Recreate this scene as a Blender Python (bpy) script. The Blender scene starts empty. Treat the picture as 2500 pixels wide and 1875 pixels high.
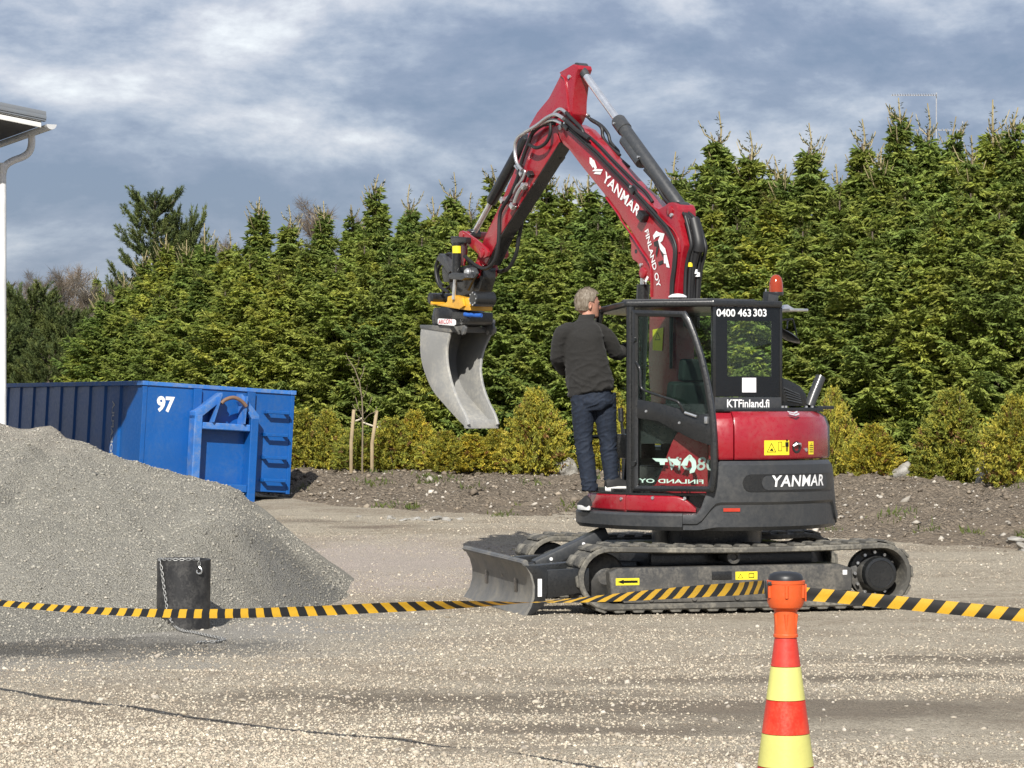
import bpy, bmesh, math, random
import numpy as np
from mathutils import Vector, Matrix, noise as mnoise

sc = bpy.context.scene
COL = sc.collection
R = math.radians

# ---------------------------------------------------------------- camera
CAM_H = 1.8          # eye height in metres
FPX = 6250.0         # focal length in photo pixels (photo 2500 wide)
HOR = 986.0          # photo row of the horizon
cam_d = bpy.data.cameras.new('camera')
cam_d.sensor_width = 36.0
cam_d.sensor_fit = 'HORIZONTAL'
cam_d.lens = 36.0 * FPX / 2500.0
cam_d.shift_y = (HOR - 937.5) / 2500.0
cam_d.clip_start = 0.2
cam_d.clip_end = 3000.0
cam = bpy.data.objects.new('camera', cam_d)
cam.location = (0, 0, CAM_H)
cam.rotation_euler = (R(90), 0, 0)
COL.objects.link(cam)
sc.camera = cam

# ---------------------------------------------------------------- light
SUN_EL, SUN_AZ = R(37.5), R(8)      # light travels away from the camera, 8 degrees to the right
sun_d = bpy.data.lights.new('sun', 'SUN')
sun_d.energy = 5.0
sun_d.angle = R(0.53)
sun_d.color = (1.0, 0.955, 0.88)
sun = bpy.data.objects.new('sun', sun_d)
to_sun = Vector((-math.sin(SUN_AZ) * math.cos(SUN_EL), -math.cos(SUN_AZ) * math.cos(SUN_EL), math.sin(SUN_EL)))
sun.rotation_euler = to_sun.to_track_quat('Z', 'Y').to_euler()
sun.location = (0, 0, 30)
COL.objects.link(sun)

world = bpy.data.worlds.new('World')
sc.world = world
world.use_nodes = True
wn, wl = world.node_tree.nodes, world.node_tree.links
wn.clear()
def W(t, **kw):
    n = wn.new(t)
    for k, v in kw.items():
        if k in n.inputs: n.inputs[k].default_value = v
        else: setattr(n, k, v)
    return n
w_out = W('ShaderNodeOutputWorld')
w_sky = W('ShaderNodeTexSky', sky_type='NISHITA', sun_disc=False)
w_sky.sun_elevation = SUN_EL
w_sky.sun_rotation = R(180) + SUN_AZ
w_bg = W('ShaderNodeBackground', Strength=0.1)
wl.new(w_sky.outputs[0], w_bg.inputs[0])
w_tc = W('ShaderNodeTexCoord')
def wmap(scale, loc):
    m = W('ShaderNodeMapping')
    m.inputs['Scale'].default_value = scale
    m.inputs['Location'].default_value = loc
    wl.new(w_tc.outputs['Generated'], m.inputs[0])
    return m
def wnoise(scale, loc, detail, rough, dist=0.0, size=1.0):
    n = W('ShaderNodeTexNoise')
    n.inputs['Scale'].default_value = size
    n.inputs['Detail'].default_value = detail
    n.inputs['Roughness'].default_value = rough
    n.inputs['Distortion'].default_value = dist
    wl.new(wmap(scale, loc).outputs[0], n.inputs['Vector'])
    return n
def wmath(op, a, b):
    n = W('ShaderNodeMath', operation=op)
    for i, x in enumerate((a, b)):
        if isinstance(x, (int, float)): n.inputs[i].default_value = x
        else: wl.new(x, n.inputs[i])
    return n.outputs[0]
CLO = (7.05, 0.55, 4.15)
big = wnoise((5.0, 5.0, 13), CLO, 2, 0.45, 0.1)
mid = wnoise((10, 10, 22), (CLO[0] + 3, CLO[1] + 1, CLO[2]), 10, 0.60, 0.15)
puff = wnoise((26, 26, 42), (CLO[0] + 1, CLO[1] + 5, CLO[2] + 2), 8, 0.62, 0.15)
# the same billows sampled a little higher: where they thin out upward the edge catches the sun, where they thicken it is an underside
mid_up = wnoise((10, 10, 22), (CLO[0] + 3, CLO[1] + 1, CLO[2] + 0.32), 10, 0.60, 0.15)
rim = wmath('MULTIPLY', wmath('SUBTRACT', mid.outputs[0], mid_up.outputs[0]), 0.55)
cl = wmath('ADD', wmath('MULTIPLY', big.outputs[0], 0.62), wmath('ADD', wmath('MULTIPLY', mid.outputs[0], 0.46), wmath('ADD', wmath('MULTIPLY', puff.outputs[0], 0.16), rim)))
ramp = W('ShaderNodeValToRGB')
cr = ramp.color_ramp
cr.elements[0].position = 0.45; cr.elements[0].color = (0.150, 0.195, 0.295, 1)
cr.elements[1].position = 0.84; cr.elements[1].color = (0.76, 0.785, 0.80, 1)
for p, c in ((0.54, (0.205, 0.245, 0.345)), (0.60, (0.28, 0.322, 0.415)), (0.65, (0.365, 0.40, 0.48)), (0.72, (0.50, 0.515, 0.57))):
    e = cr.elements.new(p); e.color = (*c, 1)
wl.new(cl, ramp.inputs[0])
w_cloud = W('ShaderNodeBackground', Strength=1.0)
wl.new(ramp.outputs[0], w_cloud.inputs[0])
w_mix = W('ShaderNodeMixShader')
w_mix.inputs[0].default_value = 0.86          # clouds cover most of the sky; thin places let the blue through
wl.new(w_bg.outputs[0], w_mix.inputs[1]); wl.new(w_cloud.outputs[0], w_mix.inputs[2])
wl.new(w_mix.outputs[0], w_out.inputs[0])

sc.view_settings.view_transform = 'Standard'
sc.view_settings.look = 'None'
sc.view_settings.exposure = 0.42
sc.view_settings.gamma = 1.0
sc.view_settings.use_curve_mapping = False
sc.cycles.max_bounces = 7
sc.cycles.transparent_max_bounces = 12
sc.cycles.caustics_reflective = False
sc.cycles.caustics_refractive = False
# ================================================================ helpers
rng = random.Random(7)
nrng = np.random.default_rng(11)

def at(px, py, Y):
    """the world point seen at photo pixel (px,py) at distance Y"""
    return Vector(((px - 1250.0) / FPX * Y, Y, CAM_H + (HOR - py) / FPX * Y))

def frame_to(z):
    z = Vector(z).normalized()
    h = Vector((0, 0, 1)) if abs(z.z) < 0.95 else Vector((1, 0, 0))
    x = h.cross(z).normalized()
    return x, z.cross(x), z

class MB:
    """collects shapes, builds ONE mesh object"""
    def __init__(self, xf=None):
        self.V, self.F, self.xf = [], [], xf
    def add(self, vs, fs):
        n = len(self.V)
        if self.xf is not None: vs = [self.xf @ Vector(v) for v in vs]
        self.V += [tuple(v) for v in vs]
        self.F += [tuple(i + n for i in f) for f in fs]
        return self
    def box(self, c, s, rot=None, taper=None):
        c = Vector(c); vs = []
        for sx in (-.5, .5):
            for sy in (-.5, .5):
                for sz in (-.5, .5):
                    k = taper if (taper and sz > 0) else 1.0
                    v = Vector((sx * s[0] * k, sy * s[1] * k, sz * s[2]))
                    if rot is not None: v = rot @ v
                    vs.append(c + v)
        return self.add(vs, [(0,1,3,2),(4,6,7,5),(0,4,5,1),(2,3,7,6),(0,2,6,4),(1,5,7,3)])
    def prism(self, poly, fn, t0, t1):
        """poly: 2-D points; fn(u,v,t) -> 3-D"""
        n = len(poly)
        vs = [fn(u, v, t0) for u, v in poly] + [fn(u, v, t1) for u, v in poly]
        fs = [tuple(range(n))[::-1], tuple(range(n, 2 * n))]
        fs += [(i, (i + 1) % n, n + (i + 1) % n, n + i) for i in range(n)]
        return self.add(vs, fs)
    def tube(self, path, r, n=8, cap=True, closed=False):
        P = [Vector(p) for p in path]; m = len(P)
        rr = r if isinstance(r, (list, tuple)) else [r] * m
        T = []
        for i in range(m):
            a = P[(i - 1) % m] if (closed or i > 0) else P[i]
            b = P[(i + 1) % m] if (closed or i < m - 1) else P[i]
            T.append((b - a).normalized())
        x, y, _ = frame_to(T[0]); vs, fs = [], []
        for i in range(m):
            x = (x - T[i] * x.dot(T[i])).normalized(); y = T[i].cross(x)
            for k in range(n):
                a = 2 * math.pi * k / n
                vs.append(P[i] + (x * math.cos(a) + y * math.sin(a)) * rr[i])
        for i in range(m if closed else m - 1):
            j = (i + 1) % m
            for k in range(n):
                fs.append((i*n + k, i*n + (k+1) % n, j*n + (k+1) % n, j*n + k))
        if cap and not closed:
            fs += [tuple(range(n))[::-1], tuple(range((m-1)*n, m*n))]
        return self.add(vs, fs)
    def cyl(self, p0, p1, r0, r1=None, n=16):
        return self.tube([p0, p1], [r0, r0 if r1 is None else r1], n)
    def lathe(self, prof, o, axis=(0, 0, 1), n=24, cap=True):
        x, y, z = frame_to(axis); o = Vector(o); vs, fs = [], []
        for r, h in prof:
            for k in range(n):
                a = 2 * math.pi * k / n
                vs.append(o + z * h + (x * math.cos(a) + y * math.sin(a)) * r)
        m = len(prof)
        for i in range(m - 1):
            for k in range(n):
                fs.append((i*n + k, i*n + (k+1) % n, (i+1)*n + (k+1) % n, (i+1)*n + k))
        if cap: fs += [tuple(range(n))[::-1], tuple(range((m-1)*n, m*n))]
        return self.add(vs, fs)
    def loft(self, rings):
        """rings: lists of equal numbers of points"""
        n = len(rings[0]); vs = [p for r in rings for p in r]; fs = []
        for i in range(len(rings) - 1):
            for k in range(n):
                fs.append((i*n + k, i*n + (k+1) % n, (i+1)*n + (k+1) % n, (i+1)*n + k))
        fs += [tuple(range(n))[::-1], tuple(range((len(rings)-1)*n, len(rings)*n))]
        return self.add(vs, fs)
    def sheet(self, grid):
        """grid[i][j] of points -> open quads"""
        m, n = len(grid), len(grid[0]); fs = []
        for i in range(m - 1):
            for j in range(n - 1):
                fs.append((i*n + j, i*n + j + 1, (i+1)*n + j + 1, (i+1)*n + j))
        return self.add([p for r in grid for p in r], fs)
    def mesh(self, name, mat, bevel=0.0, seg=2, smooth=35.0, fix=True):
        me = bpy.data.meshes.new(name)
        me.from_pydata(self.V, [], self.F)
        if bevel or smooth or fix:
            bm = bmesh.new(); bm.from_mesh(me)
            if fix: bmesh.ops.recalc_face_normals(bm, faces=bm.faces[:])
            if bevel:
                ed = [e for e in bm.edges if len(e.link_faces) == 2 and e.calc_face_angle(0) > R(28)]
                bmesh.ops.bevel(bm, geom=ed, offset=bevel, segments=seg, profile=0.6, affect='EDGES', clamp_overlap=True)
            if smooth:
                for f in bm.faces: f.smooth = True
                for e in bm.edges:
                    if len(e.link_faces) == 2: e.smooth = e.calc_face_angle(0) < R(smooth)
            bm.to_mesh(me); bm.free()
        if mat: me.materials.append(mat)
        return me
    def build(self, name, mat, parent=None, bevel=0.0, seg=2, smooth=35.0, fix=True):
        return link(name, self.mesh(name, mat, bevel, seg, smooth, fix), parent)

def link(name, data, parent=None):
    o = bpy.data.objects.new(name, data)
    COL.objects.link(o)
    if parent is not None: o.parent = parent
    return o

def tag(o, label=None, cat=None, group=None, kind=None):
    for k, v in (('label', label), ('category', cat), ('group', group), ('kind', kind)):
        if v: o[k] = v
    return o

def empty(name, loc=(0, 0, 0), rz=0.0, label=None, cat=None, group=None):
    o = bpy.data.objects.new(name, None)
    o.empty_display_size = 0.2
    o.location = loc; o.rotation_euler = (0, 0, rz)
    COL.objects.link(o)
    return tag(o, label, cat, group)

def copy_tree(src, name=None):
    c = src.copy(); COL.objects.link(c)
    for ch in list(src.children):
        d = ch.copy(); COL.objects.link(d); d.parent = c
        for g in list(ch.children):
            e = g.copy(); COL.objects.link(e); e.parent = d
    return c

# ---------------------------------------------------------------- materials
MATS = {}
def lin(r, g, b):
    f = lambda c: c / 12.92 if c <= 0.04045 else ((c + 0.055) / 1.055) ** 2.4
    return (f(r / 255), f(g / 255), f(b / 255))

def nodes_of(name):
    m = bpy.data.materials.new(name); m.use_nodes = True
    nt = m.node_tree; nt.nodes.clear()
    return m, nt.nodes, nt.links

class NT:
    """small node-tree writer"""
    def __init__(self, name):
        self.m, self.n, self.l = nodes_of(name)
        self.out = self.n.new('ShaderNodeOutputMaterial')
        self.tc = self.n.new('ShaderNodeTexCoord')
    def node(self, t, **kw):
        x = self.n.new(t)
        for k, v in kw.items(): setattr(x, k, v)
        return x
    def put(self, sock, v):
        if isinstance(v, bpy.types.NodeSocket): self.l.new(v, sock)
        elif isinstance(v, (tuple, list)) and len(v) == 3 and sock.type == 'RGBA': sock.default_value = (*v, 1)
        else: sock.default_value = v
    def coords(self, scale=(1, 1, 1), src='Object'):
        mp = self.node('ShaderNodeMapping'); mp.inputs['Scale'].default_value = scale
        self.l.new(self.tc.outputs[src], mp.inputs[0]); return mp.outputs[0]
    def noise(self, scale, detail=4, rough=0.55, vec=None, dist=0.0):
        x = self.node('ShaderNodeTexNoise')
        x.inputs['Scale'].default_value = scale; x.inputs['Detail'].default_value = detail
        x.inputs['Roughness'].default_value = rough; x.inputs['Distortion'].default_value = dist
        self.l.new(vec if vec is not None else self.tc.outputs['Object'], x.inputs['Vector'])
        return x.outputs[0]
    def voronoi(self, scale, vec=None, feature='F1', out='Distance', rand=1.0):
        x = self.node('ShaderNodeTexVoronoi', feature=feature)
        x.inputs['Scale'].default_value = scale; x.inputs['Randomness'].default_value = rand
        self.l.new(vec if vec is not None else self.tc.outputs['Object'], x.inputs['Vector'])
        return x.outputs[out]
    def ramp(self, fac, stops):
        x = self.node('ShaderNodeValToRGB'); e = x.color_ramp.elements
        e[0].position, e[0].color = stops[0][0], (*self._c(stops[0][1]), 1)
        e[1].position, e[1].color = stops[-1][0], (*self._c(stops[-1][1]), 1)
        for p, c in stops[1:-1]:
            k = e.new(p); k.color = (*self._c(c), 1)
        self.l.new(fac, x.inputs[0]); return x.outputs[0]
    def _c(self, c): return (c, c, c) if isinstance(c, (int, float)) else c
    def mix(self, fac, a, b, blend='MIX'):
        x = self.node('ShaderNodeMix', data_type='RGBA', blend_type=blend)
        self.put(x.inputs[0], fac); self.put(x.inputs[6], a); self.put(x.inputs[7], b)
        return x.outputs[2]
    def math(self, op, a, b=0.0):
        x = self.node('ShaderNodeMath', operation=op)
        self.put(x.inputs[0], a); self.put(x.inputs[1], b); return x.outputs[0]
    def bump(self, h, strength=0.3, dist=0.01, normal=None):
        x = self.node('ShaderNodeBump'); x.inputs['Strength'].default_value = strength
        x.inputs['Distance'].default_value = dist; self.l.new(h, x.inputs['Height'])
        if normal is not None: self.l.new(normal, x.inputs['Normal'])
        return x.outputs[0]
    def attr(self, name, out='Color'):
        x = self.node('ShaderNodeAttribute'); x.attribute_name = name; return x.outputs[out]
    def principled(self, color, rough=0.5, metal=0.0, normal=None, **kw):
        x = self.node('ShaderNodeBsdfPrincipled')
        self.put(x.inputs['Base Color'], color); self.put(x.inputs['Roughness'], rough); self.put(x.inputs['Metallic'], metal)
        if normal is not None: self.l.new(normal, x.inputs['Normal'])
        for k, v in kw.items(): self.put(x.inputs[k], v)
        return x.outputs[0]
    def finish(self, shader):
        self.l.new(shader, self.out.inputs[0]); return self.m

def paint(name, c, rough=0.35, dirt=0.25, dirt_c=(0.23, 0.20, 0.16), coat=0.3, scale=6.0, bump=0.04, metal=0.0, low=None):
    """painted or moulded surface with patchy dust, fine scratches and a touch of relief"""
    t = NT(name)
    n1 = t.noise(scale, 6, 0.62); n2 = t.noise(scale * 9, 4, 0.6)
    f = t.ramp(t.math('MULTIPLY', n1, t.math('ADD', n2, 0.45)), [(0.42, 0.0), (0.75, dirt)])
    col = t.mix(f, c, dirt_c)
    v = t.ramp(t.noise(scale * 0.4, 2), [(0.3, 0.86), (0.7, 1.1)])
    col = t.mix(1.0, col, v, 'MULTIPLY')
    if low is not None:
        # mud and dust on the lowest part of the thing: (z0, z1, amount)
        sp = t.node('ShaderNodeSeparateXYZ'); t.l.new(t.tc.outputs['Object'], sp.inputs[0])
        mr = t.node('ShaderNodeMapRange'); t.l.new(sp.outputs[2], mr.inputs[0])
        mr.inputs[1].default_value, mr.inputs[2].default_value = low[0], low[1]
        mr.inputs[3].default_value, mr.inputs[4].default_value = low[2], 0.0
        k = t.math('MULTIPLY', mr.outputs[0], t.ramp(t.noise(9, 5, 0.6), [(0.3, 0.25), (0.65, 1.0)]))
        col = t.mix(k, col, dirt_c)
    rr = t.ramp(n2, [(0.3, max(rough - 0.08, 0.05)), (0.7, rough + 0.12)])
    m = t.finish(t.principled(col, rr, metal, t.bump(n2, 0.25, bump * 0.1), **{'Coat Weight': coat, 'Coat Roughness': 0.12}))
    MATS[name] = m; return m

def plain(name, c, rough=0.5, metal=0.0, **kw):
    t = NT(name)
    n = t.noise(14, 4)
    col = t.mix(1.0, c, t.ramp(n, [(0.3, 0.86), (0.7, 1.08)]), 'MULTIPLY')
    m = t.finish(t.principled(col, rough, metal, t.bump(t.noise(60, 3), 0.15, 0.002), **kw))
    MATS[name] = m; return m

def glass(name, tint, refl=0.9, rough=0.02):
    t = NT(name)
    tr = t.node('ShaderNodeBsdfTransparent'); t.put(tr.inputs[0], tint)
    gl = t.node('ShaderNodeBsdfGlossy'); t.put(gl.inputs[0], (refl, refl, refl)); gl.inputs['Roughness'].default_value = rough
    lw = t.node('ShaderNodeLayerWeight'); lw.inputs[0].default_value = 0.5
    fr = t.node('ShaderNodeMath', operation='MULTIPLY_ADD'); t.l.new(t.math('POWER', lw.outputs['Facing'], 4.0), fr.inputs[0]); fr.inputs[1].default_value = 0.8; fr.inputs[2].default_value = 0.008
    df = t.node('ShaderNodeBsdfDiffuse'); t.put(df.inputs[0], (0.25, 0.24, 0.21))
    mx = t.node('ShaderNodeMixShader'); t.l.new(fr.outputs[0], mx.inputs[0]); t.l.new(tr.outputs[0], mx.inputs[1]); t.l.new(gl.outputs[0], mx.inputs[2])
    m2 = t.node('ShaderNodeMixShader')
    t.l.new(t.ramp(t.noise(5, 6, 0.65), [(0.5, 0.0), (0.85, 0.02)]), m2.inputs[0]); t.l.new(mx.outputs[0], m2.inputs[1]); t.l.new(df.outputs[0], m2.inputs[2])
    m = t.finish(m2.outputs[0]); MATS[name] = m; return m

# ---------------------------------------------------------------- lettering
_txt = {}
def glyphs(s, bold=0.0, shear=0.0, spacing=1.0):
    """flat outline letters as (points, faces), cap height 1, starting at x=0"""
    key = (s, bold, shear, spacing)
    if key in _txt: return _txt[key]
    cu = bpy.data.curves.new('letters', 'FONT')
    cu.body = s; cu.size = 1.0; cu.offset = bold; cu.shear = shear; cu.space_character = spacing
    cu.resolution_u = 3; cu.fill_mode = 'FRONT'
    ob = bpy.data.objects.new('letters', cu); COL.objects.link(ob)
    dg = bpy.context.evaluated_depsgraph_get()
    me = bpy.data.meshes.new_from_object(ob.evaluated_get(dg))
    vs = np.array([v.co[:2] for v in me.vertices]); fs = [tuple(p.vertices) for p in me.polygons]
    bpy.data.objects.remove(ob); bpy.data.curves.remove(cu); bpy.data.meshes.remove(me)
    vs[:, 0] -= vs[:, 0].min()
    low = vs[:, 1].min()
    base = 0.0 if low < -0.05 else low
    vs[:, 1] -= base
    _txt[key] = (vs, fs); return _txt[key]

def lettering(name, s, mat, parent, fn, width=None, height=None, bold=0.01, shear=0.0, spacing=1.0):
    """fn(u,v) -> 3-D; u runs 0..width along the writing, v 0..height up"""
    vs, fs = glyphs(s, bold, shear, spacing)
    w, h = vs[:, 0].max(), vs[:, 1].max()
    if height is None: height = width * h / w
    if width is None: width = height * w / h
    mb = MB(); mb.add([fn(x / w * width, y / h * height) for x, y in vs], fs)
    return mb.build(name, mat, parent, smooth=0, fix=False)

def flat(name, polys, mat, parent, fn):
    mb = MB()
    for p in polys: mb.add([fn(u, v) for u, v in p], [tuple(range(len(p)))])
    return mb.build(name, mat, parent, smooth=0, fix=False)

def smooth_path(P, n=6):
    """Catmull-Rom through the points"""
    P = [Vector(p) for p in P]; out = []
    for i in range(len(P) - 1):
        a, b, c, d = P[max(i-1, 0)], P[i], P[i+1], P[min(i+2, len(P)-1)]
        for k in range(n):
            t = k / n
            out.append(0.5 * ((2*b) + (c-a)*t + (2*a-5*b+4*c-d)*t*t + (3*b-a-3*c+d)*t**3))
    out.append(P[-1]); return out

def remeshed(mb, voxel, smooth_it, name, mat, parent, fold=None):
    """union of overlapping lofts as one continuous skin"""
    me = mb.mesh(name, None, smooth=0, fix=True)
    ob = link(name + '_draft', me)
    m = ob.modifiers.new('r', 'REMESH'); m.mode = 'VOXEL'; m.voxel_size = voxel
    m2 = ob.modifiers.new('s', 'SMOOTH'); m2.iterations = smooth_it; m2.factor = 0.5
    dg = bpy.context.evaluated_depsgraph_get()
    out = bpy.data.meshes.new_from_object(ob.evaluated_get(dg))
    bpy.data.objects.remove(ob); bpy.data.meshes.remove(me)
    out.name = name
    if fold is not None:
        no = [v.normal.copy() for v in out.vertices]
        for v, q in zip(out.vertices, no): v.co = v.co + q * fold(v.co)
    for p in out.polygons: p.use_smooth = True
    out.materials.clear(); out.materials.append(mat)
    return link(name, out, parent)
# ================================================================ the setting
def vnoise(x, y, seed=0):
    """smooth value noise, vectorised"""
    x = np.asarray(x, float); y = np.asarray(y, float)
    xi, yi = np.floor(x).astype(np.int64), np.floor(y).astype(np.int64)
    fx, fy = x - xi, y - yi
    fx, fy = fx*fx*(3-2*fx), fy*fy*(3-2*fy)
    def h(a, b):
        n = (a * 374761393 + b * 668265263 + seed * 1442695041) & 0xFFFFFFFF
        n = ((n ^ (n >> 13)) * 1274126177) & 0xFFFFFFFF
        n = n ^ (n >> 16)
        return (n & 0xFFFFFF) / float(0xFFFFFF) * 2 - 1
    return (h(xi, yi)*(1-fx) + h(xi+1, yi)*fx)*(1-fy) + (h(xi, yi+1)*(1-fx) + h(xi+1, yi+1)*fx)*fy
def fbm(x, y, f, oct=4, seed=0, gain=0.5):
    s, a = 0.0, 1.0
    for o in range(oct):
        s = s + a * vnoise(x * f, y * f, seed + o * 17); a *= gain; f *= 2.03
    return s
def sstep(a, b, x):
    t = np.clip((x - a) / (b - a), 0, 1); return t*t*(3-2*t)

def ground_z(x, y):
    z = np.interp(y, [0, 23.2, 24.8, 26.5, 38.5, 40.5, 60, 1000], [0, 0, 0.02, 0.075, 0.43, 0.45, 0.5, 0.5])
    near = 1 - 0.75 * sstep(0, 1, np.clip(1.6 - np.hypot((np.asarray(x) - 1.9) / 2.4, (np.asarray(y) - 23.2) / 1.8), 0, 1))
    rut = 0.0
    for c0, k, w in ((15.2, -0.10, 0.16), (15.9, -0.10, 0.16), (17.6, 0.05, 0.18), (18.4, 0.05, 0.18), (13.6, 0.07, 0.14)):
        q = (np.asarray(y) - c0 - k * np.asarray(x) - 0.15 * vnoise(np.asarray(x) * 0.5, 0 * np.asarray(x), 9)) / w
        rut = rut + np.exp(-q * q) - 0.5 * np.exp(-(np.abs(q) - 1.5) ** 2 * 3)
    z = z - 0.009 * rut * (1 - sstep(19, 20, y))
    return z + near * (0.022 * fbm(x, y, 0.35, 3, 3) + 0.010 * fbm(x, y, 1.7, 3, 5)) - 0.012
def toe_y(x): return np.interp(x, [-6, -4.2, -3.6, -2.6, -0.65, 0.85, 4, 5.6, 9], [43.5, 40.3, 38.2, 36.2, 34.3, 33.5, 30.3, 28.8, 26.8])
def crest_y(x): return np.interp(x, [-6, -4.2, -3.2, 1.0, 4.9, 6.9, 10], [45.5, 42.6, 40.3, 39.3, 36.0, 34.0, 31.5])
def bank_z(x, y):
    t = np.clip((y - toe_y(x)) / (crest_y(x) - toe_y(x)), -0.3, 1.4)
    g = ground_z(x, y)
    rise = 0.70 + 0.05 * fbm(x, y, 0.6, 2, 41) - g
    prof = np.where(t < 0, t * 0.5, np.where(t < 1, 0.35 * t + 0.65 * sstep(0.0, 1.0, t), 1.0))
    lump = 0.075 * fbm(x, y, 1.3, 3, 21) + 0.060 * np.abs(fbm(x, y, 4.5, 3, 23)) + 0.022 * fbm(x, y, 12, 2, 25)
    return g + rise * prof + lump * sstep(-0.02, 0.2, t) - 0.02 + 0.02 * sstep(0, 0.1, t)

def grid_object(name, xs, ys, zf, mat, **kw):
    X, Y = np.meshgrid(xs, ys)
    Z = zf(X, Y)
    m, n = X.shape
    co = np.stack([X, Y, Z], -1).reshape(-1, 3)
    i = np.arange(m - 1)[:, None] * n + np.arange(n - 1)[None, :]
    q = np.stack([i, i + 1, i + n + 1, i + n], -1).reshape(-1, 4)
    me = bpy.data.meshes.new(name)
    me.from_pydata(co.tolist(), [], q.tolist())
    me.polygons.foreach_set('use_smooth', np.ones(len(q), bool))
    me.materials.append(mat)
    return tag(link(name, me), **kw)

# ---- gravel and soil materials
def pos_mask(t, cx, cy, rx, ry, lo=0.5, hi=1.2):
    """1 inside an ellipse on the ground, fading outward with a ragged edge"""
    sp = t.node('ShaderNodeSeparateXYZ'); t.l.new(t.tc.outputs['Object'], sp.inputs[0])
    dx = t.math('DIVIDE', t.math('SUBTRACT', sp.outputs[0], cx), rx)
    dy = t.math('DIVIDE', t.math('SUBTRACT', sp.outputs[1], cy), ry)
    d = t.math('SQRT', t.math('ADD', t.math('MULTIPLY', dx, dx), t.math('MULTIPLY', dy, dy)))
    d = t.math('ADD', d, t.math('MULTIPLY', t.math('SUBTRACT', t.noise(1.9, 7, 0.7), 0.5), 1.5))
    return t.ramp(d, [(lo / 2, 1.0), (hi / 2, 0.0)]) if False else t.ramp(t.math('MULTIPLY', d, 0.5), [(lo / 2, 1.0), (hi / 2, 0.0)])

def gravel_material(name, pale, mid, dark, dirt, dirt_amt, cell=46.0, relief=1.0, extra=None):
    t = NT(name)
    v1c = t.voronoi(cell, out='Color'); v1d = t.voronoi(cell, out='Distance')
    v2c = t.voronoi(cell * 2.3, out='Color'); v2d = t.voronoi(cell * 2.3, out='Distance')
    s1 = t.node('ShaderNodeSeparateColor'); t.l.new(v1c, s1.inputs[0])
    s2 = t.node('ShaderNodeSeparateColor'); t.l.new(v2c, s2.inputs[0])
    a = t.ramp(s1.outputs[0], [(0.0, dark), (0.35, mid), (0.75, pale), (1.0, tuple(min(1, c * 1.2) for c in pale))])
    b = t.ramp(s2.outputs[1], [(0.0, dark), (0.4, mid), (1.0, pale)])
    col = t.mix(0.45, a, b)
    n1 = t.noise(0.9, 6, 0.62, t.coords((0.55, 1.0, 1.0)), 0.6); n2 = t.noise(7.0, 5, 0.65)
    k = t.ramp(t.math('ADD', t.math('MULTIPLY', n1, 0.72), t.math('MULTIPLY', n2, 0.36)), [(0.49, 0.0), (0.62, dirt_amt)])
    k2 = t.math('MULTIPLY', k, t.ramp(s1.outputs[2], [(0.55, 1.0), (0.8, 0.35)]))
    col = t.mix(k2, col, dirt)
    if extra: col = extra(t, col)
    h = t.math('ADD', t.math('MULTIPLY', t.math('SUBTRACT', 0.6, v1d), 1.0), t.math('MULTIPLY', t.math('SUBTRACT', 0.6, v2d), 0.45))
    h = t.math('MULTIPLY', h, t.math('SUBTRACT', 1.0, t.math('MULTIPLY', k, 0.55)))
    nb = t.bump(h, 1.0 * relief, 0.03)
    nb = t.bump(t.noise(260, 3, 0.6), 0.35, 0.004, nb)
    m = t.finish(t.principled(col, 0.93, 0.0, nb, **{'Specular IOR Level': 0.25}))
    MATS[name] = m; return m

def yard_extra(t, col):
    grey = t.mix(t.ramp(t.noise(30, 4), [(0.3, 0.0), (0.7, 1.0)]), (0.27, 0.265, 0.245), (0.36, 0.35, 0.325))
    col = t.mix(t.math('MULTIPLY', pos_mask(t, -4.2, 20.3, 3.2, 3.3, 0.72, 1.25), 0.72), col, grey)       # spilled fines round the heap
    col = t.mix(t.math('MULTIPLY', pos_mask(t, -3.6, 18.85, 1.9, 0.95, 0.5, 1.2), 0.85), col, (0.095, 0.09, 0.08))  # damp hollow
    col = t.mix(t.math('MULTIPLY', pos_mask(t, -1.5, 27.2, 1.9, 3.6, 0.55, 1.2), 0.55), col, (0.50, 0.43, 0.40))       # pinkish crushed stone
    col = t.mix(t.math('MULTIPLY', pos_mask(t, 1.6, 15.3, 3.2, 0.8, 0.3, 1.2), 0.75), col, (0.165, 0.135, 0.102))       # driven-in brown fines
    col = t.mix(t.math('MULTIPLY', pos_mask(t, -0.9, 15.9, 1.7, 0.5, 0.3, 1.2), 0.75), col, (0.16, 0.13, 0.098))
    col = t.mix(t.math('MULTIPLY', pos_mask(t, 3.6, 18.2, 2.0, 0.55, 0.3, 1.2), 0.75), col, (0.165, 0.135, 0.102))
    col = t.mix(t.math('MULTIPLY', pos_mask(t, 2.2, 16.8, 2.6, 0.35, 0.3, 1.2), 0.7), col, (0.16, 0.13, 0.098))
    col = t.mix(t.math('MULTIPLY', pos_mask(t, 0.4, 14.3, 1.6, 0.3, 0.3, 1.2), 0.7), col, (0.16, 0.13, 0.098))
    col = t.mix(t.math('MULTIPLY', pos_mask(t, -2.6, 33.3, 0.7, 0.35, 0.3, 1.2), 0.6), col, (0.13, 0.10, 0.075))
    col = t.mix(t.math('MULTIPLY', pos_mask(t, -1.7, 32.4, 0.8, 0.3, 0.3, 1.2), 0.6), col, (0.14, 0.105, 0.08))
    return col
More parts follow.
